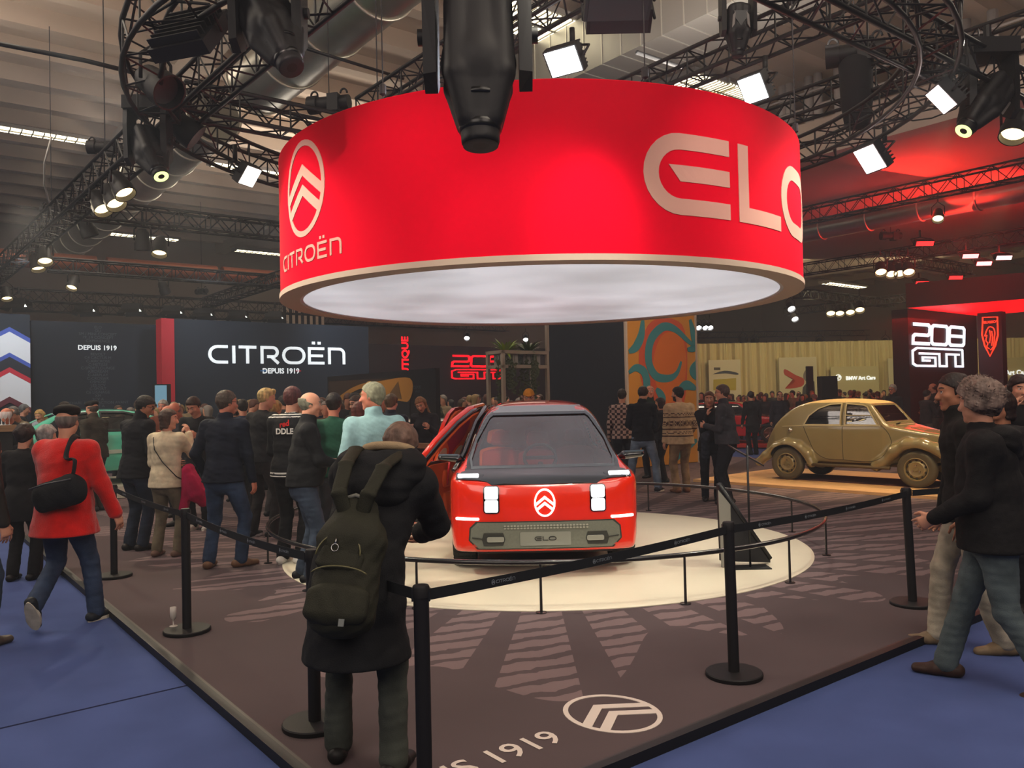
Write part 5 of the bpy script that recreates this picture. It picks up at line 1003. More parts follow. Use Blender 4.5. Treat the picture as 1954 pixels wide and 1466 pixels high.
# square floodlights
flood(1075,118,5.35,(-.35,-.55,-.6),'bright white floodlight above the middle of the red sign',.30,st=16,w=1.35,power=90,col=(.7,.8,1))
flood(1437,170,5.0,(-.6,-.5,-.55),'bright white floodlight above the right rear rim of the red sign',.30,st=16,power=60,col=(.7,.8,1))
flood(1796,190,4.7,(-.75,.05,-.65),'pinkish white floodlight at the top right below the circular truss',.30,st=12,on='#ffe6e0',power=150,col=(1,.75,.7),to=(1.2,8,3))
flood(1660,304,4.6,(-.75,-.25,-.6),'pinkish white floodlight right of the red sign rim',.36,st=12,on='#ffe6e0',power=150,col=(1,.75,.7),to=(.5,9,.5))
flood(477,337,4.6,(.7,-.3,-.6),'warm white floodlight left of the red sign rim',.27,st=12,on='#fff0e0',power=150,col=WARM,to=(.3,8.5,.4))
flood(372,82,4.75,(.2,.6,-.5),'unlit black floodlight with ribbed casing inside the circular truss on the left',.5,on=None,w=1.1)
flood(1180,12,5.0,(0,-.25,-.9),'unlit black floodlight pair panel at the top centre, upper one',.35,on=None,w=1.6); flood(1182,42,5.0,(0,-.5,-.7),'unlit black floodlight at the top centre, lower one',.22,on=None,w=2.6)
# moving heads
moving_head(at(912,85,4.9),(0.01,-.12,-1),.98,'big black moving head lamp hanging in front of the red sign')
moving_head(at(512,38,6.3),(.45,-.4,-.9),.85,'black moving head lamp with pinkish side panels left of the top air duct')
lg=glow('pale_green_lens','#b8d080',2.5)
moving_head(at(283,278,9.0),(.45,-.35,-.85),.72,'black moving head lamp with pale green lens on the long left truss',lg)
moving_head(at(1888,185,8.6),(-.7,-.2,-.8),.80,'black moving head lamp with green lens at the right edge',lg)
moving_head(at(1408,40,9.2),(0,.1,-1),.6,'black unlit moving head lamp near the top above the bluish floodlight')
# par lamps
for a in ((229,352,4.75,(.5,-.2,-.8),'lit par lamp on the left truss, upper right of the pair'),(214,374,4.75,(.5,-.3,-.8),'lit par lamp on the left truss, upper left of the pair'),(190,385,4.75,(.5,-.3,-.8),'lit par lamp on the left truss just below the pair'),(85,487,4.75,(.3,-.4,-.8),'brightly lit par lamp at the lower end of the left truss'),(70,500,4.75,(.3,-.2,-.9),'dimmer par lamp beside the bright one low on the left truss'),(12,560,4.8,(.3,-.3,-.9),'lit par lamp at the left edge under the truss'),(1938,238,4.7,(-.4,-.3,-.8),'warm lit par lamp at the right edge of the picture'),(140,540,5.0,(0,-.5,-.8),'lit lamp with shutters hanging left of the copper duct'),(312,548,5.0,(.1,.5,-.8),'dark lamp hanging at the right end of the copper duct'),(272,458,4.7,(0,.1,-1),'left one of the paired hanging spotlights'),(305,470,4.7,(.1,-.4,-.9),'right one of the paired hanging spotlights'),(165,432,4.9,(.3,.2,-.9),'dark spotlight behind the duct on the left truss'),(1790,410,6.2,(-.3,-.5,-.7),'lit spotlight with shutters hanging in the red lit area')):
    par_can(*a,on=None if a[4].startswith('dark') or a[4].startswith('left one') else '#ffe0a0',s=1.25,st=4)
par_can(298,160,4.9,(.4,-.2,-.3),'black lamp at the crossing of the left trusses',on=None,s=1.5); par_can(345,240,4.9,(.6,.2,-.5),'black lamp with a thin lit slot under the left truss crossing',s=1.4,on='#ffd0c0',st=3)
for i,(px,py) in enumerate(((1680,512),(1700,516),(1716,515),(1733,512))): par_can(px,py,5.6,(-.2,-.6,-.7),['first','second','third','fourth'][i]+' lamp from the left in the group of four under the right truss',s=1.6,st=4)
for i,(px,py) in enumerate(((1585,592),(1602,592),(1622,590),(1640,585))): par_can(px,py,5.4,(-.2,-.6,-.7),['first','second','third','fourth'][i]+' lamp from the left in the distant row above the curtain',s=1.8,st=4)
for i,(px,py) in enumerate(((1508,585),(1515,605),(1470,668),(1332,622),(1345,622),(1354,622),(891,642),(1003,645),(1749,572))): par_can(px,py,5.2,(0,-.7,-.6),['lamp just right of the red sign rim','lamp below the right end of the red sign rim','small bright lamp above the cream curtain','left one of three tiny bright lamps right of the mural','middle one of three tiny bright lamps right of the mural','right one of three tiny bright lamps right of the mural','tiny bright lamp under the white sign underside, left','tiny bright lamp above the plant shelf','bright lamp at the corner of the black canopy'][i],s=1.4,st=9,on='#ffffff')
for i,(px,py) in enumerate(((1440,655),(1520,665),(1565,655),(1605,662),(1625,668),(1655,662),(1690,655),(1418,652),(1463,672),(1712,640))): par_can(px,py,5.0,(0,-.3,-.9),['dark hanging lamp number row above the curtain, near the mural','dark hanging lamp above the left poster board','dark hanging lamp right of the left poster board','dark hanging lamp above the BMW board, left','dark hanging lamp above the BMW board, middle','dark hanging lamp above the BMW board, right','dark hanging lamp above the right poster board','dark hanging lamp closest to the mural','dark hanging lamp low over the red hatchback','dark hanging lamp beside the tower wall'][i].replace('number row ',''),on=None,s=2.2)
for i,(px,py) in enumerate(((35,583),(165,592),(253,592),(331,596),(389,600),(455,604),(524,606))): flood(px,py,4.75,(0,-.12,-1),'barn door lamp above the brand walls, %s from the left'%['first','second','third','fourth','fifth','sixth','seventh'][i],.34,on='#f4f8e8',st=3,barn=True,w=1.7,group='barn door lamps above the brand walls')
# red stage lamps
for i,(px,py,on) in enumerate(((1852,489,'#ff8080'),(1878,503,'#ff9090'),(1916,492,'#ffb0b0'),(1824,530,'#ff2020'),(1870,552,'#ff2020'),(1918,548,'#ff3010'),(1765,465,'#ff2020'),(1760,540,'#ff2020'))): flood(px,py,5.6,(0,-.8,-.5),'red glowing batten lamp over the right stand, %s'%['by the truss corner','left of the long bar','longest and brightest','low left','lowest middle','lowest right','above the par group','by the tower edge'][i],.14,on=on,st=4,w=3.6,group='red batten lamps')
# chain hoists
def hoist(px,py,z,lab,s=1,hang=4):
    t=empty('chain_hoist',gnd(px,py,z),rng.uniform(-.6,.6),lab,'chain hoist','chain hoists'); mb=MB(); mb.tube((-.28*s,0,0),(.30*s,0,0),.10*s,16); mb.tube((-.3*s,0,0),(-.16*s,0,0),.125*s,16); mb.box((.1*s,0,-.02),(.16*s,.26*s,.24*s)); mb.build('motor_body',fx,t,True,35)
    for x in(-.22,.22): mb=MB(); mb.path([((x+.05*math.cos(a))*s,0,(.13+.06*math.sin(a))*s) for a in [PI*k/8 for k in range(9)]],.014*s,6); mb.build('handle',fx,t,True)
    hang=min(hang,9.35-z); mb=MB(); mb.tube((0,0,.1*s),(0,0,hang),.008,5); mb.build('chain',mat('chain_steel','#3c393a',metal=.6),t); return t
hoist(628,198,6.1,'black chain hoist above the left rear rim of the red sign',1.05); 
t=hoist(1632,100,6.3,'large black chain hoist with hanging chain bag near the top right',1.25); mb=MB(); mb.lathe([(0,-1.05),(.16,-1.02),(.20,-.7),(.22,-.15),(.16,-.08)],14); mb.build('chain_bag',mat('black_canvas_bag','#18171a',rough=.9),t,True)
hoist(200,282,5.6,'black chain hoist left of the long truss',.8); hoist(385,556,6.0,'distant chain hoist above the lamp row',.9); hoist(1700,450,7.2,'distant chain hoist on the red lit truss',1.2); hoist(98,398,5.7,'small chain hoist at the end of the white cable on the left',.7)
mb=MB(); mb.path([gnd(98,262,6.5),gnd(85,310,6.5),gnd(84,350,6.4),gnd(95,392,6.2)],.018,6); mb.build('white_cable',mat('white_cable','#c9c2b8'),smooth=True,label='white loose cable hanging in a curve at the left',cat='cable')
for px,py0,py1,z,lab in ((200,110,280,6.2,'thin rod holding the left chain hoist'),(720,0,175,6.2,'long thin cable above the left rim of the red sign')):
    a=gnd(px,py1,z); mb=MB(); mb.tube(a,a+Vector((0,0,3.8)),.01,5); mb.build('hanging_rod',mat('steel_cable','#4a4547'),label=lab,cat='rod')
# loose cables on trusses
for k,(px,py,z,D,L) in enumerate(((420,200,5.3,V,3.2),(300,300,5.2,-U,3),(1600,60,5.35,V,3),(1480,300,5.2,-U,3))):
    a=gnd(px,py,z); r=random.Random(k); mb=MB()
    for j in range(4): mb.path([a+D*(L*i/12)+Vector((r.uniform(-.09,.09),r.uniform(-.09,.09),r.uniform(-.03,.12)-.02*j)) for i in range(13)],.010,5)
    mb.build('cable_bundle',BLKM,smooth=True,label=['black cable bundle lying on the truss behind the left of the red sign','black cable bundle on the long left truss','black cable bundle on the truss at the top right','black cable bundle on the truss right of the red sign'][k],cat='cable')

# ---------------------------------------------------------------- cars
rubber=mat('tyre_rubber','#1a1918',rough=.75,bump=.3,bs=60)
def wheel(par,c,r,w,sx,kind='alloy',rimc='#b9b6ad',tm=rubber,ri=.66,name='wheel'):
    M=Matrix(((0,0,sx),(0,1,0),(1,0,0))); M=Matrix.Rotation(PI/2*sx,3,'Y'); c=Vector(c); mb=MB(); h=w/2
    mb.lathe([(r*ri,-h*.85),(r*.80,-h),(r*.94,-h*.95),(r,-h*.6),(r,h*.6),(r*.94,h*.95),(r*.80,h),(r*ri,h*.85)],48,c,M); t=mb.build(name,tm,par,True)
    rm=mat('rim_'+rimc,rimc,rough=.3,metal=.7 if kind!='steel' else .3); mb=MB()
    mb.lathe([(r*ri+.004,h*.87),(r*ri-.01,h*.93),(r*ri-.02,h*.7),(r*ri-.03,-h*.2)],40,c,M); mb.lathe([(r*ri-.02,-h*.3),(0,-h*.3)],32,c,M)
    if kind=='alloy':
        for k in range(5):
            a=2*PI*k/5
            for o in(-.17,.17):
                p=M@Vector((math.cos(a)*.05,math.sin(a)*.05,h*.55)); q=M@Vector((math.cos(a+o)*(r*ri-.01),math.sin(a+o)*(r*ri-.01),h*.75)); mb.tube(c+p,c+q,.022,6)
        mb.lathe([(0,h*.65),(.06,h*.62),(.07,h*.5)],20,c,M)
    elif kind=='steel':
        mb.lathe([(0,h*.82),(.03,h*.82),(.035,h*.66),(.10,h*.62),(.125,h*.80),(r*ri-.045,h*.55),(r*ri-.03,h*.3)],40,c,M)
    elif kind=='disc':
        mb.lathe([(0,h*.85),(r*ri*.5,h*.8),(r*ri-.03,h*.6)],40,c,M)
    mb.build('rim',rm,t,True,45)
    if kind=='steel':
        mb=MB()
        for k in range(10):
            a=2*PI*k/10; p=Vector((math.cos(a)*r*ri*.80,math.sin(a)*r*ri*.80,h*.58)); mb.lathe([(0,.012),(.018,.010),(.022,0)],10,c+M@p,M)
        mb.build('rim_hole',mat('dark_rim_hole','#1c1a14'),t)
        for k in range(3): a=2*PI*k/3; mb=MB(); mb.lathe([(0,.03),(.012,.028),(.013,0)],8,c+M@Vector((math.cos(a)*.07,math.sin(a)*.07,h*.64)),M); mb.build('wheel_nut',CHROME,t)
    return t
class Car:
    def __init__(s,side,front,plan,k,h,L,W,Hh,extra=None,band=None):
        s.h=h; s.S=SDF([-W,-.08,.1],[W,L+.08,Hh],h); X,Y,Z=s.S.full()
        d1=poly2d(side,Y[0],Z[0])[None]; d2=poly2d(front,X[:,0],Z[0,0][None,:] if False else Z[:,0])[:,None]; d3=poly2d(plan,X[:,:,0],Y[:,:,0])[:,:,None]
        D=smax(smax(d1,d3,k),d2,k); s.S.F=D.astype(np.float32)
        if extra: extra(s.S)
        s.solid=s.S.F.copy(); v,q=s.S.mesh(1); s.bvh=BVHTree.FromPolygons([tuple(map(float,p)) for p in v],[tuple(map(int,f)) for f in q])
    def sidef(s,sx,off=0):
        def f(u,v,d):
            hit=s.bvh.ray_cast(Vector((sx*3,u,v)),Vector((-sx,0,0)))
            if hit[0] is None: hit=s.bvh.find_nearest(Vector((sx*.6,u,v)))
            return hit[0]+hit[1]*(d+off)*(1 if hit[1].dot(Vector((sx,0,0)))>0 else -1)
        return f
    def frontf(s,off=0,y=-2):
        def f(u,v,d):
            hit=s.bvh.ray_cast(Vector((u,y,v)),Vector((0,1 if y<0 else -1,0)))
            if hit[0] is None: hit=s.bvh.find_nearest(Vector((u,0 if y<0 else -y,v)))
            n=hit[1] if hit[1].y*(1 if y<0 else -1)<0 else -hit[1]
            return hit[0]+n*(d+off)
        return f
    def topf(s,off=0):
        def f(u,v,d):
            hit=s.bvh.ray_cast(Vector((u,v,4)),Vector((0,0,-1)))
            if hit[0] is None: hit=s.bvh.find_nearest(Vector((u,v,1)))
            n=hit[1] if hit[1].z>0 else -hit[1]; return hit[0]+n*(d+off)
        return f
    def cut(s,arches,ar,wins,fwin=None,ymid=1.8,th=.045,ain=.45,rwin=None):
        X,Y,Z=s.S.full(); S=s.S; S.F=np.maximum(S.F,-(s.solid+th)).astype(np.float32)
        s.regs=[]
        for poly,sd in wins:
            p=poly2d(poly,Y[0],Z[0])[None]; side=(X*sd if sd else np.abs(X)); m=np.maximum(p,.30-side); S.F=np.maximum(S.F,-m).astype(np.float32)
        if fwin is not None: p=poly2d(fwin,X[:,0],Z[:,0] if False else Z[0,0][None,:])[:,None]; S.F=np.maximum(S.F,-np.maximum(p,Y-ymid)).astype(np.float32)
        if rwin is not None: p=poly2d(rwin,X[:,0],Z[0,0][None,:])[:,None]; S.F=np.maximum(S.F,-np.maximum(p,ymid+.6-Y)).astype(np.float32)
        for (yc,zc) in arches:
            d=np.sqrt((Y-yc)**2+(Z-zc)**2)-ar; S.F=np.maximum(S.F,-np.maximum(d,ain-np.abs(X))).astype(np.float32)
        return S.mesh(1)
    def glass(s,name,par,m,pred,off=.012):
        F0=s.S.F; s.S.F=(s.solid+off).astype(np.float32); v,q=s.S.mesh(1); s.S.F=F0; c=v[q].mean(1); q=q[pred(c)]
        if not len(q): return None
        u,inv=np.unique(q,return_inverse=True); me=npmesh(name,v[u],inv.reshape(-1,4)); return link(name,me,m,par)
def inpoly(poly,grow=.02): return lambda a,b: poly2d(poly,a,b)<grow
def panel(par,name,poly,f,m,th=.006,nr=5,seg=.06,**t): vs,fs=ringfill(poly,f,th,nr,seg); return MB().add(vs,fs).build(name,m,par,True,35,**t)
def rib(par,name,pts,w,f,m,closed=False,th=.006,seg=.05,**t): mb=MB(); ribbon(mb,pts,w,f,closed,th,seg); return mb.build(name,m,par,**t)
# ---- red concept car
def red_car():
    t=empty('concept_car',(.285,7.74,.012),0,'glossy red orange compact concept car facing the viewer on the cream disc, doors open','car')
    side=spline([(.05,.24),(.0,.36),(-.0,.60),(.03,.80),(.12,.93),(.34,1.01),(.60,1.16),(.95,1.40),(1.25,1.56),(1.7,1.66),(2.4,1.70),(3.3,1.66),(3.85,1.52),(4.02,1.1),(4.06,.6),(4.0,.26),(3.0,.20),(1.0,.20)],5)
    fr=[(.88,.20),(.94,.42),(.95,.80),(.92,.93),(.82,1.03),(.745,1.16),(.66,1.38),(.585,1.53),(.50,1.62),(.3,1.68),(0,1.70)]; fr=spline(fr,4,False); fr=fr+[(-x,z) for x,z in fr[::-1][1:]]
    pl=spline([(0,0),(.45,.02),(.72,.07),(.88,.19),(.94,.5),(.95,1.2)],5,False)+[(.95,3.4)]+spline([(.92,3.7),(.80,3.98),(.4,4.06),(0,4.07)],4,False); pl=pl+[(-x,y) for x,y in pl[::-1][1:-1]]
    c=Car(side,fr,pl,.07,.0145,4.1,1.02,1.78)
    ws=[(-.70,1.02),(-.715,1.10),(-.665,1.28),(-.54,1.50),(-.50,1.53),(.50,1.53),(.54,1.50),(.665,1.28),(.715,1.10),(.70,1.02)]
    d1=[(.66,.36),(.62,.9),(.80,1.12),(1.35,1.52),(1.98,1.585),(1.98,.34)]; d2=[(2.02,.34),(2.02,1.585),(2.9,1.55),(3.15,1.2),(3.0,.6),(2.75,.34)]
    w1=[(.95,1.08),(1.40,1.47),(1.95,1.53),(1.95,1.08)]; w2=[(2.03,1.08),(2.03,1.53),(2.8,1.50),(3.1,1.08)]
    v,q=c.cut([(.80,.34),(3.28,.34)],.385,[(d1,-1),(d2,-1),(w1,1),(w2,1)],ws,1.9)
    paint=mat('red_orange_paint','#f02a0c',rough=.22,spec=.6,coat=1); gb=mat('gloss_black','#0c0d10',rough=.12,coat=1,spec=.6)
    cen=v[q].mean(1); me=npmesh('body_shell',v,q); o=link('body_shell',me,[paint,gb,mat('interior_red','#a32014',rough=.8)],t)
    x,y,z=cen[:,0],cen[:,1],cen[:,2]; mi=np.zeros(len(q),np.int32)
    gw=poly2d([(-.76,.99),(-.755,1.14),(-.70,1.30),(-.58,1.52),(-.52,1.56),(.52,1.56),(.58,1.52),(.70,1.30),(.755,1.14),(.76,.99)],x,z)<0; mi[gw&(y<1.8)]=1
    s2=poly2d([(.70,1.03),(.9,1.10),(1.36,1.52),(3.0,1.56),(3.3,1.2),(3.2,1.03)],y,z)<0; mi[s2&(np.abs(x)>.5)]=1
    # inner faces
    sd=np.array([0.0]); ix=np.clip(((x-c.S.ax[0][0])/c.h).astype(int),0,c.solid.shape[0]-1); iy=np.clip(((y-c.S.ax[1][0])/c.h).astype(int),0,c.solid.shape[1]-1); iz=np.clip(((z-c.S.ax[2][0])/c.h).astype(int),0,c.solid.shape[2]-1); mi[c.solid[ix,iy,iz]<-.026]=2
    me.polygons.foreach_set('material_index',mi)
    f=c.frontf()
    gl=tint_glass('windscreen_glass',(.86,.88,.9),.14)
    c.glass('windscreen',t,gl,lambda p:(poly2d(ws,p[:,0],p[:,2])<.012)&(p[:,1]<1.9),.008)
    [c.glass('side_window',t,tint_glass('dark_side_glass',(.35,.38,.42),.15),lambda p:(p[:,0]>.3)&(poly2d(ww,p[:,1],p[:,2])<.01),.008) for ww in(w1,w2)]
    rib(t,'windscreen_seal',ws,.022,f,mat('grey_seal','#5b6066',rough=.4),True,.006,.05)
    # roof header
    panel(t,'grey_roof_header',[(-.50,1.545),(.50,1.545),(.47,1.612),(-.47,1.612)],f,mat('grey_roof_fabric','#a9acb0',rough=.6),.006,4)
    panel(t,'cowl_band',[(-.80,.985),(-.80,.935),(-.55,.905),(-.50,.875),(.50,.875),(.55,.905),(.80,.935),(.80,.985),(.70,1.005),(-.70,1.005)],f,gb,.008,6)
    for s in(-1,1):
        panel(t,'light_recess',[(s*.84,.975),(s*.84,.925),(s*.60,.915),(s*.58,.96)],f,gb,.012,3)
        panel(t,'upper_light_bar',rrect(min(s*.825,s*.625),.938,max(s*.825,s*.625),.962,.011,3),f,glow('light_bar','#f4f8ff',2.5),.02,2)
        panel(t,'lower_light_bar',rrect(min(s*.845,s*.625),.548,max(s*.845,s*.625),.573,.011,3),f,glow('light_bar','#f4f8ff',2.5),.014,2)
        panel(t,'headlight_frame',rrect(s*.505-.076,.612,s*.505+.076,.868,.03,4),f,gb,.010,3)
        h=panel(t,'headlight',rrect(s*.505-.063,.745,s*.505+.063,.857,.018,4),f,glow('headlight_white','#fbfdff',3),.020,3); panel(t,'headlight',rrect(s*.505-.063,.624,s*.505+.063,.737,.018,4),f,glow('headlight_white','#fbfdff',3),.020,3)
    mb=MB(); chevrons(mb,0,.705,.093,.122,f,w=.016,th=.016,seg=.03); mb.build('front_emblem',glow('emblem_white','#ffffff',1.3),t,label='white lit oval emblem with two chevrons')
    gp=mat('grey_green_bumper','#74776b',rough=.6,var=.08,vs=60); dk=mat('bumper_dark','#34352f',rough=.6)
    bo=[(-.70,.47),(-.64,.525),(.64,.525),(.70,.47),(.71,.36),(.63,.285),(-.63,.285),(-.71,.36)]
    panel(t,'bumper_surround',[(a*1.025,(b-.405)*1.09+.405) for a,b in bo],f,dk,.006,5); bp=panel(t,'bumper_panel',bo,f,gp,.014,6)
    panel(t,'number_plate',rrect(-.24,.305,.24,.435,.012,3),f,mat('plate_grey','#8d8f85',rough=.5),.022,3)
    mb=MB(); elo(mb,-.105,.352,.042,f,.026,.02,k=1.25); mb.build('plate_lettering',mat('plate_letters','#2b2c2b'),t,label='dark ELO lettering')
    mb=MB()
    for r_ in range(2):
        for i in range(26): x0=-.39+i*.031; z0=.465+r_*.022; P=rrect(x0,z0,x0+.020,z0+.014,.004,1); vs,fs=ringfill(P,f,.026,1); mb.add(vs,fs)
    mb.build('perforated_strip',mat('strip_pale','#aaa99c',rough=.5),t)
    for s in(-1,1):
        panel(t,'hook_recess',[(s*.40,.43),(s*.58,.43),(s*.60,.37),(s*.58,.31),(s*.40,.31),(s*.38,.37)],f,dk,.020,2); panel(t,'tow_hook',rrect(min(s*.39,s*.55),.345,max(s*.39,s*.55),.395,.015,3),f,mat('hook_grey','#9a9b90',rough=.5),.036,2)
        rib(t,'bumper_crease',[(s*.56,.37),(s*.69,.385)],.008,f,dk,False,.022,.02)
        mb=MB(); S=SDF([s*.9-.2,.5,.98],[s*.9+.2,1.0,1.25],.009); S.cone((s*.74,.86,1.06),(s*.88,.80,1.085),(.05,.018),(.06,.02),.02,(0,1,0)); S.cone((s*.87,.79,1.09),(s*1.04,.80,1.10),(.07,.045),(.055,.035),.03,(0,1,0)); S.build('side_mirror',gb,t)
        mb=MB(); mb.tube((s*.86,.735,1.125),(s*1.06,.75,1.128),.014,6); mb.build('mirror_cap_strip',mat('mirror_blue_grey','#4d5f6b',rough=.2),t)
    for s in(-1,1):
        for y in(.80,3.28): wheel(t,(s*.80,y,.34),.345,.24,s,'alloy','#8d8a86')
    mb=MB(); 
    for s in(-1,1):
        for i in range(14):
            for j in range(4): a=R(150+i*9); mb.box((s*(.80)+(-.09+j*.06),.80+.347*math.cos(a),.34+.347*math.sin(a)),(.045,.03,.006),Matrix.Rotation(a+PI/2,3,'X'))
    mb.build('tyre_tread',mat('tread_rubber','#262523',rough=.8),t)
    mb=MB(); mb.box((0,2.0,.24),(1.56,3.2,.06)); mb.box((0,.32,.26),(1.3,.3,.10)); mb.build('floor_pan',mat('underbody_dark','#1b1a19'),t)
    # cabin
    ot=mat('orange_upholstery','#f2631c',rough=.75,bump=.2,bs=90); rt=mat('red_upholstery','#b02016',rough=.8,bump=.2,bs=90)
    def seat(x,y,m,name='seat',sc=1):
        S=SDF([x-.36,y-.5,.2],[x+.36,y+.5,1.5],.018); S.cone((x-.12,y-.12,.52),(x+.12,y-.12,.52),(.24,.12),(.24,.12),.05,(0,1,0)); S.cone((x,y+.15,.55),(x,y+.30,1.05),(.24*sc,.07),(.23*sc,.06),.04,(1,0,0)); S.cone((x,y+.32,1.18),(x,y+.34,1.28),(.14,.05),(.12,.045),.03,(1,0,0)); S.cone((x,y+.2,.3),(x,y+.1,.45),.12,.14,.05); return S.build(name,m,t)
    seat(0,1.45,rt); seat(-.48,2.15,ot); seat(.48,2.15,rt); seat(0,2.75,rt)
    seat(-.42,1.75,rt,sc=1.05)
    mb=MB(); mb.prism([(.62,.30),(.60,.92),(.90,1.00),(1.02,.86),(.98,.30)],lambda p:Vector((-.72,p[0],p[1])),lambda p:Vector((.72,p[0],p[1]))); mb.build('dashboard',mat('dash_dark_red','#3a1512',rough=.7),t)
    mb=MB(); mb.path([(.17*math.cos(a),1.06+.06*math.sin(a),1.06+.14*math.sin(a)) for a in [2*PI*k/28 for k in range(28)]],.018,8,True); mb.tube((-.16,1.06,1.06),(.16,1.06,1.06),.02,8); mb.tube((0,1.0,1.0),(0,.9,.93),.03,8); mb.build('steering_wheel',mat('wheel_dark','#3b2a28'),t,True)
    mb=MB(); S=SDF([.18,.9,1.1],[.42,1.1,1.4],.012); 
    mb.prism(rrect(.40,1.14,.60,1.40,.03,3),lambda p:Vector((p[0]-.33,2.55,p[1])),lambda p:Vector((p[0]-.33,2.58,p[1]))); mb.build('headrest_frame',rt,t)
    # open front left door (rear hinged)
    hinge=Vector((-.93,1.98,0)); Mr=Matrix.Rotation(R(-17),3,'Z')
    def dp(u,v,d):
        x=.0 if v<.95 else (v-.95)*.50; b=.03*math.cos((v-.6)*2); return hinge+Mr@Vector((x-b+d,-u,v))
    low=spline([(0.0,.34),(0,1.0),(.55,1.03),(1.12,1.02),(1.28,.80),(1.27,.50),(1.15,.33),(.6,.30)],4)
    D0=panel(t,'front_door',low,lambda u,v,d:dp(u,v,-d),paint,.02,6,label='red outer skin of the open front door')
    panel(D0,'door_frame',low,dp,mat('door_black','#131214',rough=.5),.03,5)
    panel(D0,'door_trim',spline([(.06,.38),(.06,.98),(.55,1.0),(1.08,.99),(1.21,.78),(1.19,.50),(1.08,.38),(.6,.35)],4),lambda u,v,d:dp(u,v,.03+d),ot,.03,5)
    fr_=[(1.27,.85),(1.16,1.05),(.98,1.24),(.72,1.44),(.44,1.56),(.0,1.60)]
    mb=MB(); mb.path([dp(u,v,.0) for u,v in fr_],.035,8); mb.path([dp(.02,v,.0) for v in(.9,1.2,1.6)],.035,8); mb.build('window_surround',gb,D0,True)
    mb=MB(); mb.path([dp(u-.04,v-.03,.03) for u,v in fr_],.02,8); mb.build('inner_surround',ot,D0,True)
    mb=MB(); mb.path([dp(u+.02,v+.02,-.03) for u,v in fr_[1:]],.03,8,flat=1.4); mb.build('outer_surround',paint,D0,True)
    S=SDF([-2.2,.3,.2],[-.5,2.3,1.2],.014)
    for (u,v,a,b,dd) in ((1.0,.80,.13,.15,.05),(.95,.52,.15,.13,.05),(.5,.82,.20,.10,.05),(.5,.54,.22,.13,.04)):
        p=dp(u,v,.06); S.cone(p-Mr@Vector((0,a*.4,0)),p+Mr@Vector((0,a*.4,0)),(b,dd),(b,dd),.02,(0,0,1))
    S.build('door_cushion',ot,D0)
    mb=MB(); mb.path([dp(.62,1.05,.10),dp(.64,.98,.13),dp(.64,.84,.13),dp(.58,.76,.10)],.014,6); mb.build('door_handle_loop',mat('handle_red','#c01420',rough=.5),D0,True)
    mb=MB(); mb.path([(-.90,.66,.97),(-.80,.95,1.14),(-.70,1.36,1.44),(-.60,1.7,1.60),(-.60,3.0,1.60)],.028,8); mb.build('roof_rail',gb,t,True)
    hinge2=Vector((-.93,3.12,0)); M2=Matrix.Rotation(R(-19),3,'Z')
    def dp2(u,v,d): x=0 if v<.95 else (v-.95)*.4; return hinge2+M2@Vector((x+d,-u,v))
    o2=spline([(0,.36),(0,1.5),(.5,1.60),(1.0,1.54),(1.05,.9),(1.0,.34),(.5,.30)],4)
    D2=panel(t,'rear_door',o2,lambda u,v,d:dp2(u,v,-d),paint,.05,5,label='red outer skin of the open rear door'); tp=panel(D2,'door_trim',[((a-.5)*.92+.5,(b-.95)*.94+.95) for a,b in o2],dp2,ot,.03,4)
    for pts,cl in ((spline([(.35,1.42),(.60,1.47),(.88,1.40),(.90,1.22),(.72,1.08),(.64,.88),(.56,1.08),(.38,1.22)],4),'#c3164a'),(arc(.36,.98,.15,.14,0,360,16)[:-1],'#e8ddbf'),(arc(.88,.98,.13,.14,0,360,16)[:-1],'#e8ddbf')):
        vs,fs=ringfill(pts,lambda u,v,d:dp2(u,v,.032+d),.004,3); MB().add(vs,fs).build('trim_pattern',mat('trim_'+cl,cl,rough=.7),tp)
    return t
red_car()
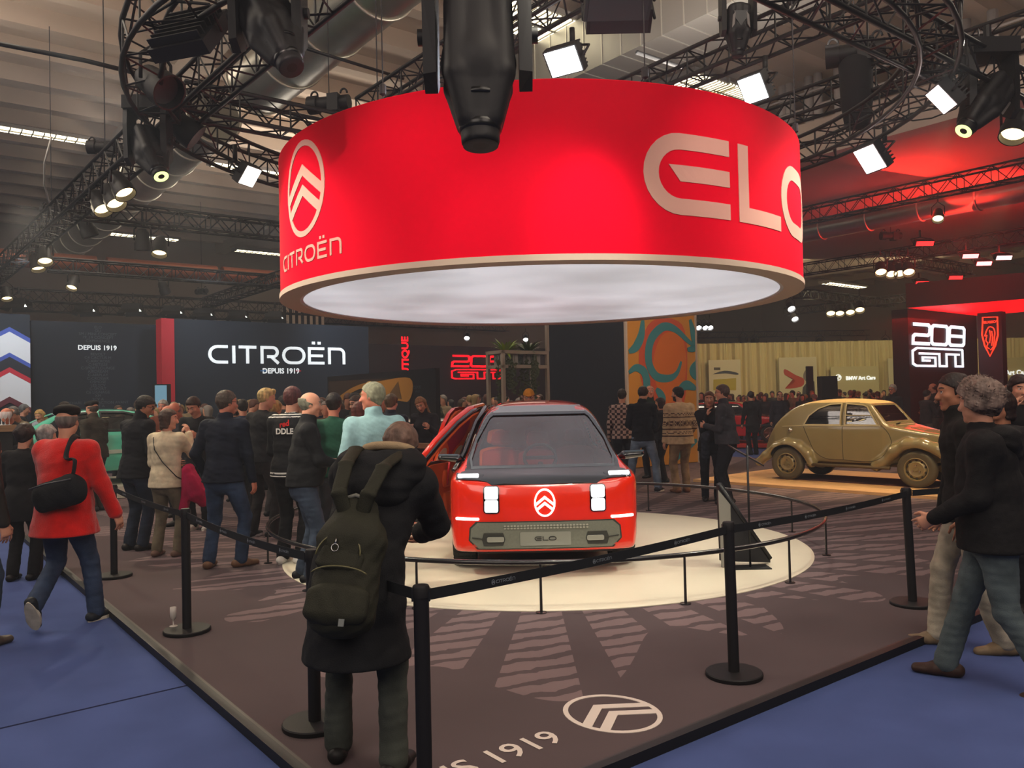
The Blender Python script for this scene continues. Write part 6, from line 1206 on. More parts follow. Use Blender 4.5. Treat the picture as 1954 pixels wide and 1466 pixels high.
# ---- beige vintage car
def old_car():
    base=gnd(1505,915,.05); frt=gnd(1752,931,.05); fd=(frt-base); fd.z=0; wb=fd.length; fd.normalize(); k=wb/2.40; th=math.atan2(fd.x,-fd.y)   # local -y -> fd
    Rz=Matrix.Rotation(th,3,'Z'); yf=.72; O=frt-Rz@Vector((-.61*k,yf*k,0)); O.z=.05
    t=empty('vintage_car',O,th,'beige vintage car with rounded roof and bulging fenders on an orange lit platform','car'); t.scale=(k,k,k*.955)
    side=spline([(.16,.50),(.15,.68),(.24,.84),(.45,.93),(.80,1.00),(1.10,1.07),(1.24,1.12),(1.42,1.34),(1.56,1.50),(1.75,1.555),(2.15,1.60),(2.6,1.575),(3.0,1.44),(3.3,1.20),(3.52,.92),(3.66,.66),(3.70,.46),(3.3,.40),(2.0,.37),(1.0,.40),(.5,.42)],5)
    fr=spline([(.60,.36),(.635,.6),(.64,.95),(.61,1.12),(.55,1.42),(.48,1.54),(.3,1.60),(0,1.62)],4,False); fr=fr+[(-x,z) for x,z in fr[::-1][1:]]
    pl=[(0,.14),(.20,.15),(.30,.24),(.38,.6),(.52,1.0),(.635,1.3),(.65,1.8),(.65,3.0),(.60,3.4),(.50,3.66),(0,3.72)]; pl=pl+[(-x,y) for x,y in pl[::-1][1:-1]]
    def fend(S):
        for s in(-1,1):
            P=[(.13,.42),(.20,.60),(.38,.76),(.62,.84),(.88,.83),(1.10,.70),(1.30,.50),(1.42,.42)]
            for i in range(len(P)-1):
                w0=.105+.03*math.sin(PI*i/7); S.cone((s*.60,P[i][0],P[i][1]-.07),(s*.60,P[i+1][0],P[i+1][1]-.07),(w0,.10),(w0,.10),.07,(1,0,0))
            P=[(2.62,.42),(2.70,.60),(2.88,.74),(3.12,.79),(3.36,.70),(3.56,.54),(3.72,.40)]
            for i in range(len(P)-1): S.cone((s*.63,P[i][0],P[i][1]-.07),(s*.63,P[i+1][0],P[i+1][1]-.07),(.10,.09),(.10,.09),.05,(1,0,0))
    c=Car(side,fr,pl,.06,.016,3.85,.82,1.70,fend)
    w1=[(1.38,1.10),(1.58,1.44),(1.66,1.47),(1.97,1.50),(1.97,1.10)]; w2=[(2.06,1.10),(2.06,1.50),(2.28,1.49),(2.50,1.41),(2.68,1.27),(2.77,1.10)]; ws=[(-.46,1.17),(-.42,1.45),(.42,1.45),(.46,1.17)]
    v,q=c.cut([(.72,.335),(3.12,.335)],.365,[(w1,0),(w2,0)],ws,1.7,ain=.50)
    pt=mat('beige_enamel','#7f7553',rough=.22,spec=.5,coat=.6,var=.05,vs=3); roof=mat('canvas_roof','#cbb078',rough=.8,bump=.3,bs=120)
    cen=v[q].mean(1); me=npmesh('body_shell',v,q); o=link('body_shell',me,[pt,roof,mat('cabin_dark_olive','#3b3626',rough=.9)],t); mi=np.zeros(len(q),np.int32)
    x,y,z=cen.T; mi[(np.abs(x)<.50)&(z>1.06)&(y>1.50)&(y<3.5)&(z>1.5-np.maximum(0,(y-2.5))*.55)]=1
    ix=[np.clip(((cen[:,i]-c.S.ax[i][0])/c.h).astype(int),0,c.solid.shape[i]-1) for i in range(3)]; mi[c.solid[ix[0],ix[1],ix[2]]<-.028]=2; me.polygons.foreach_set('material_index',mi)
    gd=tint_glass('old_dark_glass',(.35,.33,.26),.14); gr=tint_glass('old_clear_glass',(.75,.7,.6),.18)
    for s in(-1,1): c.glass('rear_side_window',t,gd,lambda p:(poly2d(w2,p[:,1],p[:,2])<.014)&(p[:,0]*s>.3),.012); c.glass('front_side_window',t,gr,lambda p:(poly2d(w1,p[:,1],p[:,2])<.014)&(p[:,0]*s>.3),.012)
    c.glass('windscreen',t,tint_glass('screen_glass',(.8,.6,.5),.30),lambda p:(poly2d(ws,p[:,0],p[:,2])<.02)&(p[:,1]<1.7),.010)
    tm=mat('beige_trim','#b0a47e',rough=.3,metal=.2); ln=mat('panel_gap','#2c2819',rough=.8)
    for s in(-1,1):
        f=c.sidef(s)
        rib(t,'window_frame',w1,.022,f,tm,True,.012,.06); rib(t,'window_frame',w2,.022,f,tm,True,.012,.06); rib(t,'window_divider',[(1.49,1.28),(1.96,1.28)],.014,f,tm,False,.012)
        rib(t,'door_gap',[(2.02,1.55),(2.02,.44)],.010,f,ln,False,.002); rib(t,'door_gap',spline([(2.02,.44),(1.6,.42),(1.30,.50),(1.16,.72),(1.20,.95),(1.32,1.10)],5,False),.010,f,ln,False,.002)
        rib(t,'door_gap',spline([(2.02,.44),(2.35,.45),(2.56,.58),(2.66,.78),(2.78,1.06)],5,False),.010,f,ln,False,.002); rib(t,'waist_strip',[(1.32,1.085),(2.86,1.075),(3.22,1.06)],.016,f,tm,False,.010,.08)
        mb=MB(); p=f(3.04,.99,0); mb.lathe([(0,.04),(.03,.035),(.045,0)],14,p,Matrix.Rotation(s*PI/2,3,'Y')); mb.build('fuel_cap',CHROME,t,True)
        mb=MB(); p=f(1.86,1.18,.02); mb.path([p,p+Vector((s*.05,-.02,.02)),p+Vector((s*.06,-.12,.05))],.012,6); mb.build('door_mirror_arm',CHROME,t,True)
        mb=MB(); mb.path([(s*.69,y_,.33) for y_ in(1.15,1.8,2.7)],.03,8); mb.build('sill_tube',mat('sill_brown','#4e4128',rough=.6),t,True)
        mb=MB(); q=Vector((s*.50,.20,.86)); mb.lathe([(0,.07),(.07,.05),(.09,-.02),(.07,-.06),(0,-.10)],18,q,Matrix.Rotation(PI/2,3,'X')); mb.build('headlamp',pt,t,True)
        for y in(.72,3.12): wheel(t,(s*.61,y,.325),.325,.145,s,'steel','#8a7f5c',mat('old_tyre','#4a4534',rough=.7),.62)
    tf=c.topf(); mb=MB()
    for k_ in range(5): rib(t,'hood_rib',[(-.16+k_*.08,.38),(-.16+k_*.08,1.0)],.018,tf,pt,False,.010,.08)
    rib(t,'scuttle_vent',[(-.38,1.17),(.38,1.17)],.04,tf,tm,False,.012,.1); rib(t,'wiper',[(-.30,1.2),(-.05,1.24)],.012,tf,ln,False,.03,.1)
    mb=MB(); mb.path([(-.66,.18,.42),(-.5,.06,.42),(0,.02,.42),(.5,.06,.42),(.66,.18,.42)],.035,8); mb.build('bumper',pt,t,True)
    mb=MB(); mb.box((0,1.95,.36),(1.0,3.0,.05)); mb.tube((-.6,3.12,.325),(.6,3.12,.325),.04,8); mb.tube((-.6,.72,.325),(.6,.72,.325),.04,8); mb.build('chassis',mat('chassis_brown','#40361f',rough=.8),t)
    S=SDF([-.6,1.2,.3],[.6,3.0,1.3],.02)
    for y in(1.9,2.7): S.cone((-.38,y,.62),(.38,y,.62),(.2,.08),(.2,.08),.03,(0,1,0)); S.cone((-.38,y+.22,.9),(.38,y+.22,.9),(.05,.2),(.05,.2),.03,(0,1,0))
    S.build('bench_seats',mat('grey_seat_cloth','#8a8578',rough=.9),t); mb=MB(); mb.path([(-.30+.17*math.cos(a),1.50+.05*math.sin(a),1.14+.15*math.sin(a)) for a in [2*PI*k_/24 for k_ in range(24)]],.012,6,True); mb.build('steering_wheel',CHROME,t,True)
    # platform
    c0=O+Rz@Vector((0,1.9*k,0)); mb=MB(); e=Rz@Vector((1,0,0)); g=Rz@Vector((0,1,0)); 
    for sx,w_ in((-1,.0),): pass
    mb.box((0,0,-.02),(3.3,5.4,.05)); pl_=mb.build('car_platform',mat('pale_wood_platform','#d2a878',rough=.45,var=.15,vs=2,stretch=(6,1,1)),label='low pale wooden platform under the beige vintage car',cat='platform'); pl_.location=(c0.x,c0.y,.045); pl_.rotation_euler=(0,0,th)
    mb=MB(); mb.box((0,.1,.008),(1.2,3.0,.006)); mb.build('dark_mat',mat('mat_brown_red','#4a2420',rough=.9),pl_)
old_car()
# ---- plain modern shapes for the cars behind the crowd
def common_car(name,O,th,label,col,prof='sedan',k=1.0,stripe=None,wheelc='#a9a59c',simple=False):
    t=empty(name,O,th,label,'car'); t.scale=(k,k,k)
    if prof=='sedan':
        side=spline([(.02,.35),(.0,.60),(.18,.76),(.8,.90),(1.3,.97),(1.65,1.14),(2.05,1.33),(2.5,1.40),(3.1,1.39),(3.7,1.22),(4.2,1.02),(4.62,.96),(4.68,.7),(4.64,.36),(3,.22),(1,.22)],4); L=4.7; W=.86
        w1=[(1.62,.98),(2.12,1.29),(2.60,1.335),(2.62,.98)]; w2=[(2.70,.98),(2.70,1.335),(3.1,1.32),(3.4,1.25),(3.42,.98)]; w3=[(3.50,1.0),(3.50,1.22),(3.9,1.05)]; ax=(.85,3.6); ws=[(-.62,1.0),(-.50,1.30),(.50,1.30),(.62,1.0)]
    else:
        side=spline([(.03,.35),(.0,.55),(.12,.70),(.6,.84),(1.0,.91),(1.4,1.18),(1.65,1.33),(2.1,1.38),(3.0,1.35),(3.4,1.2),(3.6,.9),(3.68,.6),(3.62,.35),(2.6,.22),(1,.22)],4); L=3.7; W=.80
        w1=[(1.30,.93),(1.70,1.27),(2.22,1.31),(2.22,.93)]; w2=[(2.32,.93),(2.32,1.31),(3.0,1.28),(3.25,.95)]; w3=None; ax=(.68,3.05); ws=[(-.58,.98),(-.48,1.28),(.48,1.28),(.58,.98)]
    fr=spline([(W*.96,.22),(W,.5),(W,.85),(W*.93,.98),(W*.74,1.30),(W*.5,1.39),(0,1.42)],4,False); fr=fr+[(-x,z) for x,z in fr[::-1][1:]]
    pl=spline([(0,0),(W*.6,.03),(W*.9,.16),(W,.6),(W*1.01,L*.5)],4,False)+[(W,L*.85),(W*.9,L*.96),(W*.5,L),(0,L)]; pl=pl+[(-x,y) for x,y in pl[::-1][1:-1]]
    c=Car(side,fr,pl,.06,.024,L,W+.1,1.5); wins=[(w1,0),(w2,0)]+([(w3,0)] if w3 else []); v,q=c.cut([(ax[0],.31),(ax[1],.31)],.36,wins,ws,2.1,th=.06)
    me=npmesh('body_shell',v,q); link('body_shell',me,[mat('paint_'+col,col,rough=.25,coat=1,spec=.5)],t)
    g=tint_glass('car_glass',(.45,.5,.5),.14); [c.glass('side_window',t,g,lambda p:(p[:,0]*sg>.3)&(poly2d(ww,p[:,1],p[:,2])<.02),.015) for sg in(-1,1) for ww in(w1,w2,w3) if ww]; c.glass('windscreen',t,g,lambda p:(poly2d(ws,p[:,0],p[:,2])<.02)&(p[:,1]<2.1),.015)
    for s in(-1,1):
        f=c.sidef(s)
        for w_ in wins: rib(t,'window_frame',w_[0],.03,f,mat('window_rubber','#141516'),True,.012,.1)
        rib(t,'side_strip',[(.5,.58),(L-.5,.60)],.07,f,mat(stripe or 'dark_strip',stripe or '#23282a',rough=.5),False,.015,.12); rib(t,'door_gap',[(w1[-1][0]+.04,1.32),(w1[-1][0]+.04,.3)],.012,f,mat('panel_gap','#2c2819'),False,.003,.1); rib(t,'door_gap',[(w1[0][0]-.1,.9),(w1[0][0]-.12,.3)],.012,f,mat('panel_gap','#2c2819'),False,.003,.1)
        for y in ax: wheel(t,(s*(W-.10),y,.31),.31,.19,s,'alloy',wheelc)
        panel(t,'headlight',rrect(min(s*.42,s*.70),.60,max(s*.42,s*.70),.70,.03,3),c.frontf(),mat('lamp_clear','#c8ccd0',rough=.1),.01,2)
    S=SDF([-.6,1.4,.4],[.6,3.4,1.3],.03)
    for s in(-1,1):
        S.cone((s*.34,2.35,.75),(s*.34,2.5,1.05),(.22,.08),(.2,.07),.05,(1,0,0)); S.cone((s*.34,2.52,1.14),(s*.34,2.54,1.18),(.1,.05),(.1,.05),.03,(1,0,0))
    S.build('seats',mat('seat_pale_green','#93a08c' if prof=='sedan' else '#3a3a3c',rough=.9),t); mb=MB(); mb.box((0,L/2,.34),(1.3,L-.9,.06)); mb.build('floor_pan',BLKM,t); return t
th=math.atan2(-V.x,V.y)
O=gnd(60,905,0.0)-V*.0; O=at(20,860,14.6)-V*1.25+U*1.0; O.z=.30
common_car('saloon_car',(O.x,O.y,.26),th,'turquoise green saloon car behind the people on the left','#5fc9ac','sedan',1.03,stripe='#b7c4b4')
mb=MB(); mb.box((0,2.3,.11),(2.6,5.6,.22)); o=mb.build('car_platform',mat('white_low_platform','#cfc9b8',rough=.5),label='low white platform under the turquoise saloon car',cat='platform'); o.location=(O.x,O.y,.01); o.rotation_euler=(0,0,th)
p=at(1478,820,27.5); common_car('hatchback_car',(p.x+.5,p.y-.4,.10),R(68),'red small hatchback car on a red platform behind the woman in black','#c8141c','hatch',1.0,stripe='#1c1c1e',wheelc='#a0786a')
mb=MB(); mb.box((0,1.9,.02),(2.6,5,.10)); o=mb.build('car_platform',mat('red_platform','#c0281c',rough=.6),label='red platform under the red hatchback car',cat='platform'); o.location=(p.x+.5,p.y-.4,.02); o.rotation_euler=(0,0,R(68))
p=at(975,860,15.6); common_car('small_white_car',(p.x,p.y,.0),R(62),'white small car partly hidden behind the counter left of the red concept car','#c9c7bd','hatch',1.0,wheelc='#c9c5bd')
p=at(1975,742,24); common_car('parked_car',(p.x,p.y,.25),R(-20),'dark car with red and white lamps at the right edge behind the crowd','#3a3236','hatch',1.0)

# ---------------------------------------------------------------- people
def at_floor(px,py,z=0.0): return gnd(px,py,z)
def bag(name,label,cat,build): 
    t=build(); return t
# 1 person with the backpack
p=at_floor(697,1458); BP,I=person((p.x,p.y,0),-8,1.67,'person in a long black hooded coat bending over the barrier',top='#17181b',legs='#3e423c',shoes='#171514',hair='#6b5348',style='short',
    feet=[(-.15,.05,14),(.17,-.10,-10)],hands=[(-.08,.52,.98),(.16,.52,1.0)],lean=28,side=8,head=(52,-10,4),coat=.36,bulk=1.08,h=.0075,flare=.07,puff=.022,curl=.7,elb=[(-1,-.3,-.6),(1,-.35,-.6)])
hc=I['HC']; N=I['N']; T=I['T']; Fw=I['Fw']; P_=I['P']
S=SDF([-.5,-.45,.9],[.5,.8,1.75],.0085)   # hood lying on the back
c=N-Fw*.06
S.cone(c+Vector((-.13,-.03,-.02)),c+Vector((.13,-.03,-.02)),(.10,.11),(.10,.11),.06,(0,1,0)); S.cone(c+Vector((-.06,-.10,-.10)),c+Vector((.06,-.10,-.10)),(.10,.10),(.10,.10),.06,(0,1,0))
S.cone(c+Vector((-.15,.02,.03)),c+Vector((-.10,.14,.06)),.055,.045,.04); S.cone(c+Vector((.15,.02,.03)),c+Vector((.10,.14,.06)),.055,.045,.04); S.disp(.008,18,5); S.build('hood',cloth('#17181b'),BP)
mb=MB(); cc=hc(0,-.12,.05); mb.path([cc+Vector((.115*math.cos(a),-.03+.10*math.sin(a),.035-.03*math.sin(a))) for a in [PI+PI*k/16 for k in range(17)]],.022,8,flat=1); mb.build('hood_lining',cloth('#a08a6c'),BP,True)
# backpack
bw=Matrix.Translation(BP.location)@Matrix.Rotation(R(-8),4,'Z'); bt=empty('backpack',BP.location,R(-8),'dark olive rucksack worn over the long black hooded coat','backpack')
X_=(I['Xs']+T*.10).normalized(); U_=(T*.8+Vector((0,0,.35))); U_=(U_-X_*U_.dot(X_)).normalized(); B_=-X_.cross(U_); B_=-(U_.cross(X_)); o0=P_+T*.01-Fw*.215+X_*.035   # across, up, away from the back
bp=lambda a,u,b_:o0+X_*a+U_*u+B_*b_
olive=cloth('#26261b',rough=.7,bump=.35,bs=240); S=SDF([-.55,-.85,.35],[.4,.45,1.65],.008)
S.cone(bp(0,-.22,.02),bp(0,.10,.00),(.155,.10),(.140,.09),.05,X_); S.cone(bp(0,.10,.0),bp(0,.26,-.02),(.150,.09),(.09,.055),.05,X_); S.disp(.004,22,8,(1,1,1)); S.build('pack_body',olive,bt)
S=SDF([-.55,-.9,.35],[.4,.45,1.65],.008); S.cone(bp(.0,-.22,.085),bp(.0,-.14,.080),(.145,.055),(.14,.05),.04,X_); S.disp(.003,25,3); S.build('lower_pocket',olive,bt)
S=SDF([-.55,-.9,.35],[.4,.45,1.65],.008); S.cone(bp(-.02,-.02,.075),bp(-.01,.06,.068),(.115,.035),(.09,.03),.04,X_); S.disp(.003,25,4); S.build('upper_pocket',olive,bt)
zm=mat('zip_olive','#5e5a38',rough=.4); mb=MB(); mb.path([bp(.13*math.cos(a),-.07+.04*math.sin(a*1),.135-.03*math.cos(a)**2) for a in [PI*.1+PI*.8*k/14 for k in range(15)]],.004,5); mb.build('zip',zm,bt,True)
mb=MB(); mb.path([bp(-.02+.10*math.cos(a),.02+.10*math.sin(a),.10-.02*math.sin(a)) for a in [PI*k/14 for k in range(15)]],.004,5); mb.build('zip',zm,bt,True)
mb=MB(); mb.path([bp(-.03+.016*math.cos(a),.05+.016*math.sin(a),.118) for a in [2*PI*k/14 for k in range(14)]],.002,5,True); mb.tube(bp(-.03,.066,.118),bp(-.03,.09,.112),.004,5); mb.build('key_ring',CHROME,bt,True)
mb=MB(); mb.path([bp(-.055,.255,.0),bp(-.05,.285,.02),bp(.0,.30,.03),(bp(.05,.285,.02)),bp(.055,.255,.0)],.010,6); mb.build('grab_handle',mat('grey_handle','#6a6a62',rough=.5),bt,True)
mb=MB(); mb.prism([(-.012,-.015),(.012,-.015),(.012,.015),(-.012,.015)],lambda q:bp(.05+q[0],-.26+q[1],.140),lambda q:bp(.05+q[0],-.26+q[1],.134)); mb.build('small_patch',mat('patch_grey','#6e7270'),bt)
S=SDF([-.55,-.6,.6],[.55,.7,1.75],.008)
for s in(-1,1):
    sh_=I['sh'][0 if s<0 else 1]; top=N.lerp(sh_,.62)+Vector((0,0,.085)); pts=[bp(s*.03,.20,.02),bp(s*.07,.30,.06),(bp(s*.07,.30,.06)+top)/2-Fw*.075+Vector((0,0,.02)),top-Fw*.10+Vector((0,0,.0)),top-Fw*.02+Vector((0,0,.025)),top+Fw*.10-Vector((0,0,.05))]
    for i in range(len(pts)-1): S.cone(pts[i],pts[i+1],(.036,.016),(.036,.016),.01,X_)
S.build('shoulder_strap',olive,bt)
# 2..: queue on the left
p=at_floor(28,1240,-.05); person((p.x-.42,p.y,-.05),-20,1.82,'person cropped by the left edge in a dark leather jacket and blue jeans',top='#26211d',legs='#3a4658',shoes='#4b4038',hair='#3a2f28',feet=[(-.13,0,15),(.16,.1,-5)],hem=.12,puff=.008,topm=cloth('#26211d',name='dark_leather',rough=.5,var=.4,vs=9,bump=.5,bs=30,spec=.4),bulk=1.08)
p=at_floor(158,1186,-.05); RC_,I=person((p.x,p.y,-.05),-10,1.72,'person in a red fleece coat and black beret walking away on blue carpet',top='#d01510',legs='#33415a',shoes=('#20242a','#c9c0ae'),hair='#6e6660',style='beret',extra='#1a1718',feet=[(-.16,-.34,16,.14,62),(.08,.06,-4)],hands=[(-.30,.04,.80),(.33,.02,.82)],coat=.16,bulk=1.15,flare=.07,puff=.018,belly=.02,lean=3,head=(2,14,0),topm=cloth('#d01510',name='red_fleece',rough=.95,bump=.5,bs=120,sheen=.3,var=.12))
t=empty('crossbody_bag',RC_.location,R(-10),'black crossbody bag on a wide strap across the red fleece coat','bag'); P_,N,T,Fw=I['P'],I['N'],I['T'],I['Fw']
S=SDF([-.45,-.5,.7],[.45,.2,1.5],.009); c=P_+T*.19-Fw*.235+Vector((.13,0.0,0)); S.cone(c+Vector((-.14,0,-.05)),c+Vector((.15,0,.03)),(.115,.075),(.12,.08),.03,(0,0,1)); S.disp(.006,20,6); S.build('pouch',cloth('#191a1e'),t)
mb=MB(); mb.path([c+Vector((-.20,-.07,.03)),c+Vector((-.05,-.085,.07)),c+Vector((.17,-.08,.11))],.008,6); mb.build('flap_edge',mat('bag_zip','#3a3a3e',rough=.4),t,True)
mb=MB(); a=[c+Vector((.12,.0,.10)),c+Vector((.145,-.0,.25)),N+Vector((.13,-.165,-.10)),N+Vector((.11,-.08,.035)),N+Vector((.07,.04,.07)),N+Vector((.0,.14,-.02))]; mb.path([Vector(q) for q in spline(a,5,False)],.024,6,flat=.35); mb.build('strap',cloth('#26262a'),t,True)
def P(px,py,z,yaw,H,label,**k): q=at_floor(px,py,z); return person((q.x,q.y,z),yaw,H,label,**k)
P(90,1100,-.05,20,1.52,'person with curly grey hair and dark glasses in dark clothes beside the red coat',top='#201d20',legs='#2a1a1c',shoes='#151314',hair='#8f8a86',style='curly',female=True,head=(0,-50,0),coat=.25,h=.011)
P(42,1108,-.05,0,1.54,'short person with dark brown hair and black clothes at the left edge',top='#151417',legs='#151417',shoes='#151314',hair='#2b1d1a',style='curly',female=True,coat=.2,h=.011)
P(258,1050,0,-28,1.80,'tall man with dark glasses and black turtleneck facing right, hands raised',top='#14151b',legs='#202838',shoes='#1d1816',hair='#1d1816',style='short',glasses=True,head=(26,-48,0),lean=6,collar=1.0,hem=.09,hands=[(-.14,.34,1.12),(.16,.30,1.12)],skin='tan',bulk=1.06,h=.009)
W_,I=P(318,1062,0,-14,1.62,'woman in a cream sweater seen from behind with a thin shoulder strap',top='#cfc0a2',legs='#6c6250',shoes='#6b5145',hair='#46332a',style='bob',female=True,head=(6,-62,0),hands=[(-.10,.26,1.04),(.12,.26,1.38)],feet=[(-.13,0,14),(.13,.03,-12)],hem=.07,bulk=1.10,h=.009,lean=2)
mb=MB(); N=I['N']; P0=I['P']; mb.path([N+Vector((-.09,.03,.02)),N+Vector((-.10,-.10,-.03)),N+Vector((-.05,-.15,-.16)),N+Vector((.06,-.16,-.30)),P0+Vector((.19,-.08,.06)),P0+Vector((.24,.05,-.02))],.006,6); st=mb.build('shoulder_strap',BLK,smooth=True,label='thin black strap across the cream sweater',cat='strap'); st.location=W_.location; st.rotation_euler=W_.rotation_euler
S=SDF([-.1,-.2,.35],[.6,.35,1.15],.009); S.cone((.27,.04,.98),(.36,.06,.72),(.07,.10),(.10,.10),.05,(1,0,0)); S.cone((.27,.06,.9),(.22,.02,.55),(.06,.08),(.05,.05),.05,(1,0,0)); S.cone((.33,.06,.78),(.42,.10,.62),.07,.06,.05); S.disp(.014,17,4,(1,1,.5)); o=S.build('hanging_jacket',cloth('#b3174a'),label='bright raspberry pink jacket hanging at the hip of the woman in cream',cat='jacket'); o.location=W_.location; o.rotation_euler=W_.rotation_euler
P(428,1083,0,-10,1.80,'man seen from behind in a navy knitted sweater, blue jeans and brown boots',top='#151a28',legs='#2c3c55',shoes='#6a4c38',hair='#4c4038',style='short',glasses=True,head=(6,-38,0),feet=[(-.15,-.04,14),(.16,.06,-38)],hands=[(-.27,.10,.98),(.30,.10,.86)],hem=.05,belly=.03,bulk=1.10,h=.0085,skin='ruddy',collar=.5)
P(383,1010,0,178,1.80,'man looking down in a black jacket facing the viewer, holding a snack',top='#19191c',legs='#222226',shoes=('#cfcbc0','#d8d4c8'),hair='#3a2720',style='short',head=(34,-8,0),hands=[(-.10,.30,1.30),(.10,.30,1.34)],hem=.08,skin='fair',h=.0095)
P(352,1003,0,150,1.74,'bald man with glasses in a grey jacket looking down behind the navy sweater',top='#3b3a40',legs='#232327',shoes='#1b1816',hair='#7a6e66',style='bald',glasses=True,head=(36,10,0),skin='ruddy',h=.011,hands=[(-.1,.3,1.2),(.12,.3,1.2)])
P(341,985,0,120,1.70,'bald man with rimless look in a brown jacket between two talking men',top='#4a4444',legs='#2b2b2e',shoes='#1b1816',hair='#5c4a40',style='bald',head=(36,20,0),skin='ruddy',h=.012)
P(500,1024,0,-30,1.86,'tall man with light blond hair and plain black sweater seen from behind',top='#16161a',legs='#231f20',shoes=('#17171a','#d0cfcb'),hair='#b8a06a',style='quiff',head=(14,-40,0),feet=[(-.12,-.05,14),(.18,.02,-30)],hands=[(-.14,.30,1.12),(.20,.26,1.12)],hem=.02,h=.009)
VJ,I=P(556,1075,0,-16,1.83,'person in a black varsity jacket with white stripes and lettering on the back',top='#141316',legs='#141316',shoes=('#e0ddd6','#e8e4da'),hair='#5a3230',style='short',coat=.05,puff=.012,hands=[(-.18,.32,1.1),(.18,.32,1.1)],h=.009,bulk=1.02)
wc=cloth('#d8d4ce'); z0=I['P'].z; zn=I['N'].z
paint(VJ,'jacket',lambda c:(c[:,2]>z0-.06)&(c[:,2]<z0+.03)&(np.mod(c[:,2]-z0,.034)<.013)&(np.abs(c[:,0])<.26)&(c[:,1]<.18)|((c[:,2]>zn-.012)&(np.mod(c[:,2]-zn,.026)<.011)),wc)
mb=MB(); a,e,w_=I['arm'][1]; mb.path([a+Vector((.03,-.05,.03)),a.lerp(e,.5)+Vector((.02,-.065,0)),e+Vector((.02,-.06,0))],.016,6,flat=.5); mb.build('white_sleeve_piping',wc,VJ,True)
q=I['P']+I['T']*.40; fl_=planef(q+Vector((0.02,-.155,.02)),(1,0,0),(0,0,1),(0,-1,0))
vs,fs=text_mesh('DDLE',.085,fl_,.006,'CENTER',.003); MB().add(vs,fs).build('white_lettering',wc,VJ); vs,fs=text_mesh('red',.085,planef(q+Vector((.02,-.155,.10)),(1,0,.2),(0,0,1),(0,-1,0)),.006,'CENTER',.003); MB().add(vs,fs).build('red_lettering',cloth('#c02020'),VJ)
BM,I=P(583,1108,0,-72,1.76,'balding man in a black sweater seen in profile, holding a dark jacket',top='#151517',legs='#3f4b5c',shoes=('#17171a','#dcdad2'),hair='#6d6c5c',style='bald',head=(8,-4,0),feet=[(-.12,-.02,8),(.12,.04,-6)],hands=[(-.16,.34,1.12),(.10,.38,1.10)],belly=.05,bulk=1.05,collar=.6,sleeve=.85,h=.008,hem=.02)
S=SDF([-.3,.15,.7],[.35,.85,1.4],.010); S.cone((-.02,.38,1.12),(.0,.60,1.16),(.10,.05),(.13,.06),.06,(0,0,1)); S.cone((.0,.50,1.12),(.02,.46,.92),(.12,.06),(.10,.05),.08,(1,0,0)); S.disp(.014,16,8); o=S.build('folded_jacket',cloth('#2b302e'),label='dark grey green jacket carried over the arm of the balding man',cat='jacket'); o.location=BM.location; o.rotation_euler=BM.rotation_euler
GS,I=P(640,1060,0,4,1.76,'young man with dark hair in a green sweater with cream collar, seen from behind',top='#1f4c3a',legs='#2a2c33',shoes='#1b1b1d',hair='#251c18',style='short',hands=[(-.15,.3,1.1),(.15,.3,1.1)],h=.009,skin='ruddy')
mb=MB(); N=I['N']; mb.lathe([(.062,.035),(.085,-.012),(.078,-.02),(.058,.02)],28,N+Vector((0,.005,0))); mb.build('cream_collar',cloth('#d6c9a4'),GS,True)
P(686,1030,0,-6,1.66,'woman with long auburn hair in a pale pink knit seen from behind',top='#c9968c',legs='#3a3436',shoes='#1b1b1d',hair='#5c2f26',style='long',female=True,hands=[(-.12,.3,1.15),(.12,.3,1.15)],h=.010,bulk=1.02)
LB,I=P(722,1130,0,18,1.82,'grey haired man in a pale blue sweater seen from behind, looking left',top='#8fb3b6',legs='#3f4550',shoes='#2a2622',hair='#8b8a72',style='short',head=(2,62,0),hands=[(-.24,.16,1.02),(.28,.10,.98)],h=.0085,bulk=1.10,collar=.6,skin='ruddy')
P(746,1000,0,-20,1.76,'person with brown hair in a dark navy padded jacket behind the pale blue sweater',top='#23262f',legs='#25262b',shoes='#1b1b1d',hair='#5a4632',style='short',puff=.014,h=.011,collar=.5)
P(692,985,0,150,1.76,'man with glasses in dark clothes facing the viewer behind the pink knit',top='#2a2628',legs='#25262b',shoes='#1b1b1d',hair='#4a3c34',glasses=True,head=(14,-10,0),h=.012)
P(522,985,0,-30,1.70,'woman with curly blonde hair and a beige coat behind the blond man',top='#a5826c',legs='#2c2a2c',shoes='#1b1b1d',hair='#a5844e',style='curly',female=True,coat=.2,h=.012)
P(468,975,0,30,1.74,'person in a dark blue jacket partly hidden behind the navy sweater',top='#2a3346',legs='#25262b',shoes='#1b1b1d',hair='#241c1a',h=.012); P(455,955,0,180,1.72,'bearded man with glasses in dark clothes facing the viewer between heads',top='#222226',legs='#25262b',shoes='#1b1b1d',hair='#1f1a18',beard=True,glasses=True,h=.012)
P(815,962,0,165,1.74,'woman with long light brown hair and grey scarf looking at a phone by the counter',top='#2a272a',legs='#25262b',shoes='#1b1b1d',hair='#8a5f3e',style='long',female=True,head=(28,8,14),hands=[(-.20,.34,1.28),(.14,.30,1.26)],collar=.9,h=.0095)
P(1014,968,0,178,1.79,'person in an orange cap just behind the roof of the red concept car',top='#6e4a3a',legs='#25262b',shoes='#1b1b1d',hair='#6a4a34',style='cap',extra='#c98224',h=.010,glasses=True)
